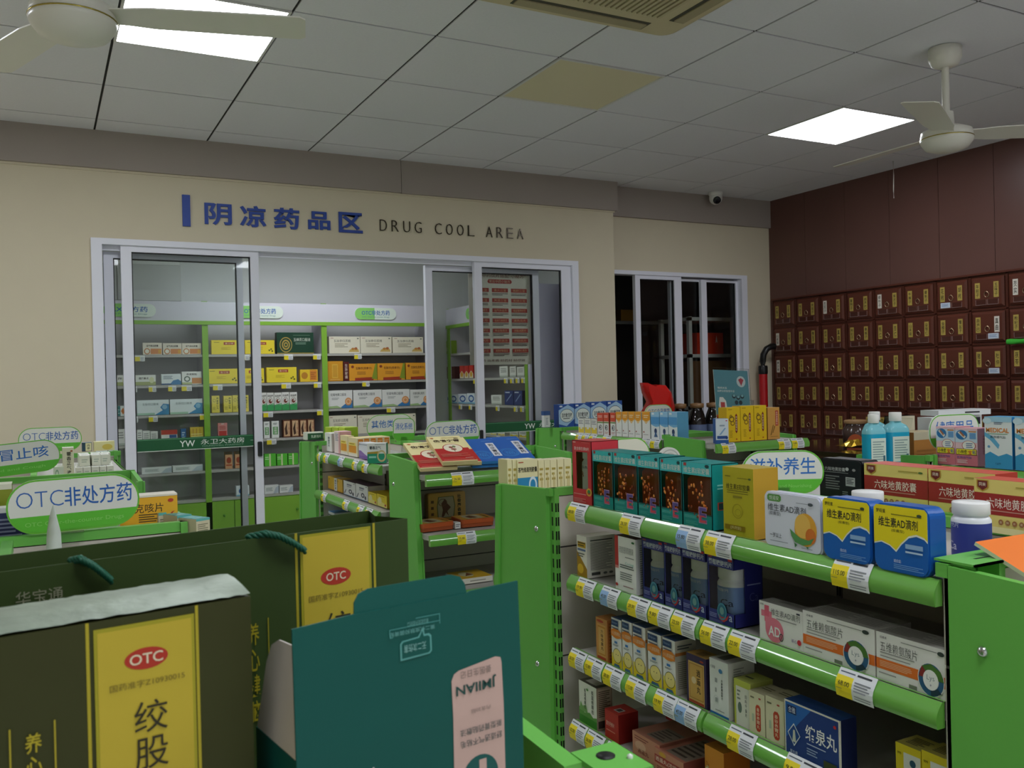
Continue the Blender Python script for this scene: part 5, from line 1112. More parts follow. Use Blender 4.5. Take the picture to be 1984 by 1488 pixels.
 'limecap': dict(c=('#b8cf3a', '#9cbf2a', '#b4d234'), f=[('r', 0.1, 0, 0.9, 0.6, '#d9e27a')], s=[('r', 0, 0.55, 1, 0.62, '#86a824')]),
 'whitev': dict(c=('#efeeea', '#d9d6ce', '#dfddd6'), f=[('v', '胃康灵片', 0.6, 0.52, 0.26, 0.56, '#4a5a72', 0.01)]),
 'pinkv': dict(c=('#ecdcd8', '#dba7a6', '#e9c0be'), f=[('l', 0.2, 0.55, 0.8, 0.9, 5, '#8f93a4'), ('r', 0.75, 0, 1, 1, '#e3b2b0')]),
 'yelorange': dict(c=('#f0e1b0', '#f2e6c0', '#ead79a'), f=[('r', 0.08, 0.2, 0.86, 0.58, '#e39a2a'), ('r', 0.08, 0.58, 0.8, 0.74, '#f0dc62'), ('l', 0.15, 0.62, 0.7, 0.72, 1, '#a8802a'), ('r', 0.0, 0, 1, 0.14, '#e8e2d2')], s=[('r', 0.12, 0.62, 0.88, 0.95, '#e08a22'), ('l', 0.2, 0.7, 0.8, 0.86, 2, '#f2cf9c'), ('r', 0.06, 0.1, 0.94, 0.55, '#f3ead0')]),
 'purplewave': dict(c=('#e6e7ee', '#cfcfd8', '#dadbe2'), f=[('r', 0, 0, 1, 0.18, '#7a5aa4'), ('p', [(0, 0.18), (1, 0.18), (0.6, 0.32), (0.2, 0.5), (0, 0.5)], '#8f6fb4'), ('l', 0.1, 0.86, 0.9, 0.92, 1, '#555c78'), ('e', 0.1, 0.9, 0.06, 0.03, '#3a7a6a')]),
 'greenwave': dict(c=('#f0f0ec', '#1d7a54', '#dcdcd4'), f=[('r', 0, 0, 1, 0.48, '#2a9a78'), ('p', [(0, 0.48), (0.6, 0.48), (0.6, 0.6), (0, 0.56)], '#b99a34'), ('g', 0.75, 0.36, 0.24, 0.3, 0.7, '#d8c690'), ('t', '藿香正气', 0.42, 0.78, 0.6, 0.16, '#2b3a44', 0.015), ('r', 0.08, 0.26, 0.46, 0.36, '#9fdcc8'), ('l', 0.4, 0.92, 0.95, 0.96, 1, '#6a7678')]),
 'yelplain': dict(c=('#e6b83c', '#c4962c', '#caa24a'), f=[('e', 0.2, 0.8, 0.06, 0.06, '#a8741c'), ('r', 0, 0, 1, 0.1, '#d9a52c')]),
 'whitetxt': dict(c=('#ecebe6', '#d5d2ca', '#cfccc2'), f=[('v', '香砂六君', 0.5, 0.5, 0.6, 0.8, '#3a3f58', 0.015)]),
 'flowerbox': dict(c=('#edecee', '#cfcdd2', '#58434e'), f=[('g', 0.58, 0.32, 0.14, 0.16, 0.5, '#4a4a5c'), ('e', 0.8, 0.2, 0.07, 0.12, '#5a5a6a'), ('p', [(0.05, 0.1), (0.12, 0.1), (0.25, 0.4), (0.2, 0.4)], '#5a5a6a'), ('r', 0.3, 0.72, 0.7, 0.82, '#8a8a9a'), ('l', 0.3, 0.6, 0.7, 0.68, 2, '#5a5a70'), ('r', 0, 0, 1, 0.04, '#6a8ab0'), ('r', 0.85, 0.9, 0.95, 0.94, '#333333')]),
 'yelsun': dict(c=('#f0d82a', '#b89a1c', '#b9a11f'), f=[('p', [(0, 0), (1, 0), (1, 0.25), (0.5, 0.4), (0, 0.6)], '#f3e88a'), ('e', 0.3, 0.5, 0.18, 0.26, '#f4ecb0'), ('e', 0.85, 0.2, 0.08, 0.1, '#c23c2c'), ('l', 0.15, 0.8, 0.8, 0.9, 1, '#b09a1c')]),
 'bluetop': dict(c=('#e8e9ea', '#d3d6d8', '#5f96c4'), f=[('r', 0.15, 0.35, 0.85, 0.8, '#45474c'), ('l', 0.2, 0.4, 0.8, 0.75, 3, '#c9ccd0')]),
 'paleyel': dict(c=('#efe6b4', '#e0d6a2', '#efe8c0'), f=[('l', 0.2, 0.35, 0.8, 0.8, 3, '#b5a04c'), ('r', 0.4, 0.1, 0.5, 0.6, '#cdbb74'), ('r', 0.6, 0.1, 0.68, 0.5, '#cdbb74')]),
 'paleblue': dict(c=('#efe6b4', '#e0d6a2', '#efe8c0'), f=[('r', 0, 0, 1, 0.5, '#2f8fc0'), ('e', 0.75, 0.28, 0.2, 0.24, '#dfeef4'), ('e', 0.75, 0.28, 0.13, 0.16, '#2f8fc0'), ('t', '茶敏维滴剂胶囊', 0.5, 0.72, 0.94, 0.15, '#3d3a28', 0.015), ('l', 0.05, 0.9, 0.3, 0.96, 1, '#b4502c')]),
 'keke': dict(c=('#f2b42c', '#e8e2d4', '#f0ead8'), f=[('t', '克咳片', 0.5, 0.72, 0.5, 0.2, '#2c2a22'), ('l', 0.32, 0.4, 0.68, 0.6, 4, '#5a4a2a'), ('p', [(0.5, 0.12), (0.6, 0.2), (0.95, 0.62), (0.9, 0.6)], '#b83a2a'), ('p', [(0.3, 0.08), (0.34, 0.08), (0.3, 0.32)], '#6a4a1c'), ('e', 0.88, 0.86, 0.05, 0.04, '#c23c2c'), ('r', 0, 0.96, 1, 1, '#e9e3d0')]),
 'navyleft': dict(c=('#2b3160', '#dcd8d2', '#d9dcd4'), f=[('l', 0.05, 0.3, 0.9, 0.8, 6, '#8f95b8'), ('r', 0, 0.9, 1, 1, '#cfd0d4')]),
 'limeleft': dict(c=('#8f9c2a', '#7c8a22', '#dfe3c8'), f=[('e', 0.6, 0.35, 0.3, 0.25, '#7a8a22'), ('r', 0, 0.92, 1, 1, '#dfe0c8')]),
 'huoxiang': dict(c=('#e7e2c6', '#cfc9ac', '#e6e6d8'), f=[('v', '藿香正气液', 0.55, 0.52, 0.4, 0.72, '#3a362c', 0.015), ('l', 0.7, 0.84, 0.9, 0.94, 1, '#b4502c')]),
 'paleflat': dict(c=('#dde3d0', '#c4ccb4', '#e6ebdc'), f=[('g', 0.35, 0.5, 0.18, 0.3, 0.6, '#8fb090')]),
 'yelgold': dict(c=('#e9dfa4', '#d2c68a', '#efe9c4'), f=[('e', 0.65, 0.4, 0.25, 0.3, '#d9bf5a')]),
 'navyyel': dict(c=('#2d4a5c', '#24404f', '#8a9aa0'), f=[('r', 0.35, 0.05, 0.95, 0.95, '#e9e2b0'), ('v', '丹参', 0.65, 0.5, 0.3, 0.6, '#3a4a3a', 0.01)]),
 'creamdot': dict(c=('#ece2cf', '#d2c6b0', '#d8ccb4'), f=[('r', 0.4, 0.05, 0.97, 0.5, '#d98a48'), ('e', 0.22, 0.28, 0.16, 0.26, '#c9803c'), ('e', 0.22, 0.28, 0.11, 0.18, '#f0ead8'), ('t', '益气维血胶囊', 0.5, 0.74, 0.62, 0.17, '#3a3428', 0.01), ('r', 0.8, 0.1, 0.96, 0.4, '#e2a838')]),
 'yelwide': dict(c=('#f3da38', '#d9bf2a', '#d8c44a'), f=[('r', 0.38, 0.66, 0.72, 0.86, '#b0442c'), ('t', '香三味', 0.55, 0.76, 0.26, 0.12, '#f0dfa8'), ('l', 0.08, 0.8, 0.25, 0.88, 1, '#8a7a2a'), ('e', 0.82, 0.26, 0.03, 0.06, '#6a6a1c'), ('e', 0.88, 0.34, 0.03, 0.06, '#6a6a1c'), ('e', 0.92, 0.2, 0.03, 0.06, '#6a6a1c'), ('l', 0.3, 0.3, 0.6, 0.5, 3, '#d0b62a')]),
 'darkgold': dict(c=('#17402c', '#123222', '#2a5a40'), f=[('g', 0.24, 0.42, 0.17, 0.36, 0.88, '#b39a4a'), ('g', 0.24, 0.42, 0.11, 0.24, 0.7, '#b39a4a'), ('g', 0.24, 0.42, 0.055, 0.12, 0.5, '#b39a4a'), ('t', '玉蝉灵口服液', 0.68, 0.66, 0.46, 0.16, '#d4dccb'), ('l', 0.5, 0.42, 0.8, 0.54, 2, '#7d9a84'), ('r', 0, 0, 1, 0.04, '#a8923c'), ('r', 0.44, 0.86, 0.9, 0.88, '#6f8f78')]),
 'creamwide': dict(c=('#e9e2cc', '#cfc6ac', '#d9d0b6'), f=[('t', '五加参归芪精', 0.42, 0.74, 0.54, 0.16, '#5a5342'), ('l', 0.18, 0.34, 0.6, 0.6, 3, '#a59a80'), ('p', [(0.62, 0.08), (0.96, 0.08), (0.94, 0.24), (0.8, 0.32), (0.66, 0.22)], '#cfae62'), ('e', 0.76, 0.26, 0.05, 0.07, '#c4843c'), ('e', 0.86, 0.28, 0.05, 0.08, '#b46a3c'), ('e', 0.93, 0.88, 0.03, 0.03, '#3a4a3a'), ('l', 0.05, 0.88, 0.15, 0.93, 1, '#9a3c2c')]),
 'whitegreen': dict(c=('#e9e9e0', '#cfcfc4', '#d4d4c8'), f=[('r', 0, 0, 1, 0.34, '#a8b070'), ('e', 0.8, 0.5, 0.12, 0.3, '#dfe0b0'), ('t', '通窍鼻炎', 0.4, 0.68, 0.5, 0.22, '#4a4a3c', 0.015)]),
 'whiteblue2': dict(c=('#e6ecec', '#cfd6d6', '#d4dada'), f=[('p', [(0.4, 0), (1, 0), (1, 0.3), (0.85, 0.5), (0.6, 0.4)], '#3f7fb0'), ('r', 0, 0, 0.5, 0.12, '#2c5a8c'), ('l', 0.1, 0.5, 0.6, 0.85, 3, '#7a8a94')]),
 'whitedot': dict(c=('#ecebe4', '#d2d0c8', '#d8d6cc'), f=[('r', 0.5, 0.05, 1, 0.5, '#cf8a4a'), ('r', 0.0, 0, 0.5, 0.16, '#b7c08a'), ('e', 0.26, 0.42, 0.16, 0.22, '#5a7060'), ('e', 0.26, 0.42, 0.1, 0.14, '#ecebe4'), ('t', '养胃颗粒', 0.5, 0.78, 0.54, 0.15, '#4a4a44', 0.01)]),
 'yelmid': dict(c=('#f0c832', '#d2aa2a', '#d9bc48'), f=[('e', 0.25, 0.5, 0.18, 0.28, '#c4842a'), ('r', 0.55, 0.1, 0.95, 0.95, '#dd8a34'), ('l', 0.6, 0.2, 0.9, 0.8, 4, '#b5622a')]),
 'orangegold': dict(c=('#dd9a26', '#b97e1e', '#c48a2a'), f=[('r', 0.32, 0.15, 0.68, 0.85, '#e9b84a'), ('r', 0.36, 0.2, 0.64, 0.8, '#d9a034'), ('l', 0.2, 0.06, 0.8, 0.1, 1, '#f0d08a')]),
 'darkredv': dict(c=('#5a1d1c', '#481716', '#6a2a26'), f=[('v', '生脉胶囊', 0.5, 0.5, 0.5, 0.8, '#d8c4b4', 0.01)]),
 'orangewide': dict(c=('#eba22c', '#c4842a', '#d9983a'), f=[('p', [(0.2, 0), (0.85, 0), (0.9, 0.2), (0.2, 0.16)], '#a83c24'), ('p', [(0.8, 0.1), (1, 0.05), (1, 1), (0.94, 1)], '#8a9a2c'), ('t', '生脉饮(党参方)', 0.52, 0.72, 0.58, 0.17, '#6a2a1c', 0.01), ('l', 0.28, 0.34, 0.6, 0.54, 3, '#a86a2a'), ('e', 0.12, 0.82, 0.05, 0.08, '#8a3a1c')]),
 'tealsm': dict(c=('#2f7a78', '#276665', '#cfd8d4'), f=[('r', 0.55, 0.0, 1, 1, '#dfe4de'), ('p', [(0.6, 0.5), (0.8, 0.85), (0.95, 0.4), (0.78, 0.15)], '#cf7a3a'), ('l', 0.05, 0.2, 0.5, 0.7, 3, '#9cc4c0')]),
 'wave': dict(c=('#e6eeee', '#ccd6d6', '#d4dede'), f=[('p', [(0.55, 0), (1, 0), (1, 0.7), (0.82, 0.74), (0.72, 0.5), (0.8, 0.3)], '#3f8fbe'), ('e', 0.86, 0.52, 0.08, 0.16, '#8fc2dc'), ('r', 0, 0, 0.55, 0.14, '#a9cfb4'), ('t', '生脉饮口服液', 0.42, 0.72, 0.5, 0.16, '#7a8a8c')]),
 'yeltall': dict(c=('#ecd85a', '#cdb944', '#d8c65a'), f=[('v', '麝香保心丸', 0.72, 0.55, 0.26, 0.7, '#35502c', 0.015), ('l', 0.1, 0.15, 0.5, 0.35, 3, '#a8983c'), ('g', 0.32, 0.72, 0.2, 0.1, 0.7, '#b5a548')]),
 'greenmed': dict(c=('#efede6', '#d2d0c8', '#dedcd4'), f=[('r', 0, 0, 1, 0.32, '#3fa35c'), ('p', [(0, 0.32), (1, 0.42), (1, 0.32)], '#8fce9c'), ('g', 0.5, 0.52, 0.38, 0.2, 0.9, '#5a4a34'), ('e', 0.5, 0.52, 0.26, 0.12, '#7a3a2a'), ('e', 0.6, 0.56, 0.1, 0.05, '#efede6'), ('t', '妇炎康', 0.5, 0.82, 0.8, 0.12, '#3a342c', 0.015)]),
 'sunbox': dict(c=('#ecebe6', '#d0cec8', '#d8d6d0'), f=[('p', [(0.5, 0), (1, 0), (1, 0.42), (0.82, 0.34)], '#3c7cb4'), ('p', [(0, 0), (0.6, 0), (0.4, 0.14), (0, 0.1)], '#a8c48a'), ('e', 0.84, 0.36, 0.13, 0.22, '#e39a5c'), ('g', 0.84, 0.36, 0.09, 0.15, 0.6, '#f0c49a'), ('t', '杞菊地黄口服液', 0.46, 0.76, 0.6, 0.16, '#5a5a5c'), ('l', 0.2, 0.46, 0.5, 0.6, 2, '#a5a5a2')]),
 'whitesm': dict(c=('#e6e5df', '#cccac2', '#d6d4cc'), f=[('l', 0.15, 0.4, 0.85, 0.85, 3, '#9a9a94'), ('r', 0, 0, 1, 0.14, '#b9c0b4')]),
 'redwhsm': dict(c=('#e8e6e0', '#cfcac2', '#b8584c'), f=[('r', 0, 0.66, 1, 1, '#c2483a'), ('r', 0.5, 0.4, 0.95, 0.64, '#3f5f94'), ('l', 0.1, 0.1, 0.9, 0.4, 3, '#8f938a')]),
 'bluesm': dict(c=('#36639c', '#2c5284', '#5a82b4'), f=[('l', 0.2, 0.3, 0.8, 0.8, 3, '#c2d2e6')]),
 'yelsm': dict(c=('#d9b83a', '#b99a2c', '#c9aa44'), f=[('r', 0.2, 0.1, 0.24, 0.9, '#a86a2a'), ('r', 0.45, 0.1, 0.49, 0.9, '#a86a2a'), ('r', 0.7, 0.1, 0.74, 0.9, '#a86a2a'), ('l', 0.05, 0.3, 0.95, 0.6, 2, '#f0e08a')]),
 'redtag': dict(c=('#d98a8a', '#c27474', '#c87a7a'), f=[('r', 0.1, 0.1, 0.9, 0.55, '#c8403a'), ('l', 0.15, 0.62, 0.85, 0.84, 3, '#a83a38'), ('r', 0.35, 0.93, 0.65, 0.97, '#e9e4e0')]),
 'whgreensm': dict(c=('#eceee8', '#d2d4ce', '#dcded8'), f=[('r', 0.15, 0.2, 0.85, 0.66, '#6fa86a'), ('v', '活络油', 0.5, 0.44, 0.4, 0.4, '#eef0e4', 0.01), ('l', 0.2, 0.78, 0.8, 0.9, 2, '#55605a')]),
 'brownbox': dict(c=('#6a3a24', '#54301f', '#7a4a34'), f=[('r', 0.12, 0.06, 0.88, 0.94, '#d9b48a'), ('p', [(0.2, 0.5), (0.55, 0.92), (0.5, 0.5), (0.6, 0.2), (0.3, 0.12)], '#4a2f22'), ('v', '壮骨丸', 0.76, 0.5, 0.16, 0.7, '#a83a2a')]),
 'greenflat': dict(c=('#5cc43a', '#48a02c', '#6ccf48'), f=[('r', 0.4, 0.0, 0.55, 1, '#d9e6b0'), ('l', 0.05, 0.5, 0.38, 0.8, 2, '#c8f0b4')]),
 'brownsm': dict(c=('#d9a47a', '#b9865e', '#4a3428'), f=[('r', 0, 0.84, 1, 1, '#4a3428'), ('e', 0.5, 0.5, 0.3, 0.16, '#a8482c'), ('r', 0.1, 0.18, 0.9, 0.26, '#b8502c'), ('g', 0.5, 0.5, 0.34, 0.19, 0.9, '#7a3a2a')]),
 'tubebox': dict(c=('#e3e5e2', '#c9cbc8', '#d2d4d0'), f=[('l', 0.1, 0.3, 0.6, 0.75, 3, '#8f9a98'), ('p', [(0.62, 0), (1, 0.1), (1, 0.9), (0.8, 0.7)], '#b9c4cc')]),
 'bluelogo': dict(c=('#e8eef2', '#cdd6de', '#d2dae0'), f=[('e', 0.55, 0.5, 0.36, 0.34, '#2f62a8'), ('e', 0.55, 0.5, 0.24, 0.2, '#dfe8ee'), ('r', 0, 0, 1, 0.16, '#8fc0d8')]),
 'limesm': dict(c=('#a4c83a', '#8aae2a', '#b9d85a'), f=[('r', 0.1, 0.2, 0.9, 0.5, '#e0ecb0')]),
 'redyel': dict(c=('#c8382e', '#a42e26', '#d05a48'), f=[('p', [(0, 0), (1, 0), (1, 0.35), (0.5, 0.6), (0, 0.35)], '#e9dfc0'), ('e', 0.5, 0.3, 0.3, 0.2, '#d9a83a')]),
 'navysm': dict(c=('#2c3f78', '#22325f', '#445a94'), f=[('p', [(0.2, 0.2), (0.8, 0.7), (0.8, 0.8), (0.2, 0.3)], '#8fa4d0'), ('r', 0.1, 0.84, 0.6, 0.92, '#c9d2e6')]),
 'whiteAD': dict(c=('#dfe1ee', '#c9ccd8', '#d2d4e0'), f=[('p', [(0.05, 0.87), (0.08, 0.84), (0.28, 0.84), (0.31, 0.87), (0.31, 0.94), (0.28, 0.97), (0.08, 0.97), (0.05, 0.94)], '#5f9a4a'), ('t', '悦诺安', 0.18, 0.905, 0.18, 0.08, '#e9f0e4'), ('t', '维生素AD滴剂', 0.41, 0.73, 0.7, 0.14, '#3a3c42'), ('t', '(胶囊型)', 0.19, 0.61, 0.22, 0.08, '#55585e'), ('e', 0.75, 0.40, 0.195, 0.30, '#e9a93a'), ('e', 0.70, 0.46, 0.14, 0.22, '#f0bf5c'), ('e', 0.84, 0.30, 0.09, 0.14, '#d9762c'), ('p', [(0.47, 0.38), (0.53, 0.33), (0.66, 0.24), (0.8, 0.22), (0.9, 0.28), (0.84, 0.16), (0.7, 0.11), (0.56, 0.15), (0.5, 0.25)], '#5c9a58'), ('p', [(0.55, 0.14), (0.6, 0.1), (0.56, 0.05)], '#3f7a44'), ('p', [(0.76, 0.1), (0.8, 0.1), (0.79, 0.04)], '#3f7a44'), ('l', 0.1, 0.09, 0.45, 0.11, 1, '#6a6d78'), ('t', '一岁以上', 0.21, 0.21, 0.22, 0.09, '#3a3c42', 0.01), ('e', 0.85, 0.87, 0.045, 0.03, '#4a525a'), ('r', 0.6, 0.865, 0.8, 0.875, '#8a8d98'), ('l', 0.68, 0.05, 0.88, 0.08, 1, '#9a9da8')]),
 'blueAD': dict(c=('#1c63b8', '#1a58a6', '#2a72c4'), f=[('p', [(0.0, 0.38), (0.14, 0.42), (0.3, 0.38), (0.42, 0.30), (0.52, 0.42), (0.66, 0.54), (0.8, 0.58), (0.94, 0.55), (1.0, 0.5), (1.0, 0.94), (0.95, 0.99), (0.05, 0.99), (0.0, 0.94)], '#f0f2e8'), ('p', [(0.0, 0.40), (0.14, 0.44), (0.3, 0.40), (0.42, 0.33), (0.52, 0.45), (0.66, 0.57), (0.8, 0.61), (0.94, 0.58), (1.0, 0.53), (1.0, 0.94), (0.95, 0.99), (0.05, 0.99), (0.0, 0.94)], '#f0dc1c'), ('t', '维生素AD滴剂', 0.46, 0.74, 0.74, 0.15, '#2c2c24', 0.015), ('t', '(胶囊型)', 0.46, 0.62, 0.24, 0.05, '#5a5420'), ('t', '梦旺星', 0.14, 0.9, 0.18, 0.06, '#3a3620', 0.01), ('r', 0.34, 0.86, 0.9, 0.872, '#6a641c'), ('e', 0.86, 0.89, 0.045, 0.022, '#3a4a3a'),
     ('r', 0.6, 0.38, 0.92, 0.45, '#8fb4dc'), ('l', 0.6, 0.30, 0.92, 0.36, 1, '#b9d4ea'), ('t', '适应症:', 0.45, 0.17, 0.14, 0.05, '#dfe8f2'), ('l', 0.38, 0.05, 0.94, 0.13, 3, '#6fa0d8')]),
 'goldtin': dict(c=('#dcae50', '#a87c34', '#c4983f'), f=[('p', [(0.24, 0.06), (0.68, 0.06), (0.72, 0.5), (0.68, 0.86), (0.26, 0.86), (0.22, 0.5)], '#5a6a34'), ('p', [(0.26, 0.08), (0.66, 0.08), (0.70, 0.5), (0.66, 0.84), (0.28, 0.84), (0.24, 0.5)], '#b9b08a'), ('p', [(0.34, 0.1), (0.38, 0.36), (0.34, 0.6), (0.44, 0.78), (0.5, 0.6), (0.6, 0.44), (0.5, 0.3), (0.54, 0.12), (0.46, 0.26), (0.4, 0.1)], '#6a4428'), ('g', 0.38, 0.64, 0.12, 0.14, 0.85, '#7a5434'), ('v', '壮骨麝香膏', 0.83, 0.5, 0.1, 0.84, '#2c2a1a', 0.015), ('l', 0.06, 0.1, 0.14, 0.8, 3, '#6a4a1c')]),
 'blacktin': dict(c=('#141517|0.3', '#17181a|0.3', '#1d1e20|0.25'), f=[('t', '六味地黄胶囊', 0.38, 0.78, 0.5, 0.09, '#b9bbb8'), ('r', 0.12, 0.70, 0.7, 0.71, '#8d8f8c'), ('l', 0.15, 0.3, 0.5, 0.64, 6, '#6d6f6c'), ('r', 0.64, 0.42, 0.86, 0.62, '#aeb0ae'), ('l', 0.66, 0.46, 0.84, 0.6, 4, '#26282a'), ('e', 0.68, 0.8, 0.04, 0.04, '#aeb0ae'), ('e', 0.84, 0.79, 0.04, 0.03, '#8d8f8c'), ('l', 0.56, 0.12, 0.7, 0.3, 4, '#7d7f7c')]),
}

def carton(mb, s, w, d, h):
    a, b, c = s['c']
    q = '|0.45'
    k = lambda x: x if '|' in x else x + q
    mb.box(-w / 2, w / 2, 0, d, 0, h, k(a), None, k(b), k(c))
    mb.front(w, 0, 0, h, s['f'])
    if 's' in s: mb.right(w / 2, d, 0, h, s['s'])
    if 't' in s: mb.top(w, d, h, s['t'])

def bottle_mb(r, h, cap='#e9e9e6|0.35', lab='#3c5aa0', body='#e6e8ea|0.3', txt=None):
    """round tablet bottle, three parts: body, cap, label"""
    b, c, l = MB(), MB(), MB()
    z1 = h * 0.70
    b.lathe([(r * 0.9, 0), (r, h * 0.02), (r, z1), (r * 0.9, h * 0.75), (r * 0.86, h * 0.76), (r * 0.86, h * 0.8)], body, n=28)
    c.lathe([(r * 0.93, h * 0.79), (r * 0.95, h * 0.80), (r * 0.95, h * 0.985), (r * 0.92, h), (0.001, h)], cap, n=36)
    l.lathe([(r * 1.006, h * 0.08), (r * 1.006, h * 0.66)], lab, n=28, cap=False)
    if txt:
        rr = r * 1.012
        def on(txt_, ang, zc, tw, th, col, bold=0.0):
            vs, fs, asp = text2d(txt_, bold)
            P = []
            for x, y in vs:
                t = ang + x * tw / rr
                P.append((rr * math.sin(t), -rr * math.cos(t), zc + y * th))
            l.mesh(P, fs, col)
        for a in txt: on(*a)
    return b, c, l

def windowed(o, w, d, h, card, z0, z1, side, band_art, base_art, inner, right_open=False, more=None):
    """carton with a cut-out front: card frame, clear window, bottle inside"""
    t = 0.0012
    m = MB()
    e = side
    k = card + '|0.3'
    m.box(-w / 2, w / 2, d - t, d, 0, h, k)
    m.box(-w / 2, -w / 2 + t, 0, d, 0, h, k)
    m.box(-w / 2, w / 2, 0, d, 0, t, k)
    m.box(-w / 2, w / 2, 0, d, h - t, h, k)
    m.box(-w / 2, w / 2, 0, t, 0, z0, k)
    m.box(-w / 2, w / 2, 0, t, z1, h, k)
    m.box(-w / 2, -w / 2 + e, 0, t, z0, z1, k)
    if right_open:
        f = d * 0.38
        m.box(w / 2 - t, w / 2, f, d, 0, h, k)
        m.box(w / 2 - t, w / 2, 0, f, 0, z0, k)
        m.box(w / 2 - t, w / 2, 0, f, z1, h, k)
    else:
        m.box(w / 2 - t, w / 2, 0, d, 0, h, k)
        m.box(w / 2 - e, w / 2, 0, t, z0, z1, k)
    m.art((-w / 2, 0, z1), (1, 0, 0), (0, 0, 1), w, h - z1, band_art)
    m.art((-w / 2, 0, 0), (1, 0, 0), (0, 0, 1), w, z0, base_art)
    if more: more(m)
    c = m.obj('card_sleeve', o)
    m = MB()
    m.face([(-w / 2 + e, 0.0006, z0), (w / 2 - (t if right_open else e), 0.0006, z0), (w / 2 - (t if right_open else e), 0.0006, z1), (-w / 2 + e, 0.0006, z1)], 'clear_plastic')
    if right_open:
        m.face([(w / 2 - 0.0006, 0, z0), (w / 2 - 0.0006, d * 0.38, z0), (w / 2 - 0.0006, d * 0.38, z1), (w / 2 - 0.0006, 0, z1)], 'clear_plastic')
    m.obj('window_film', o)
    inner(o)
    return c

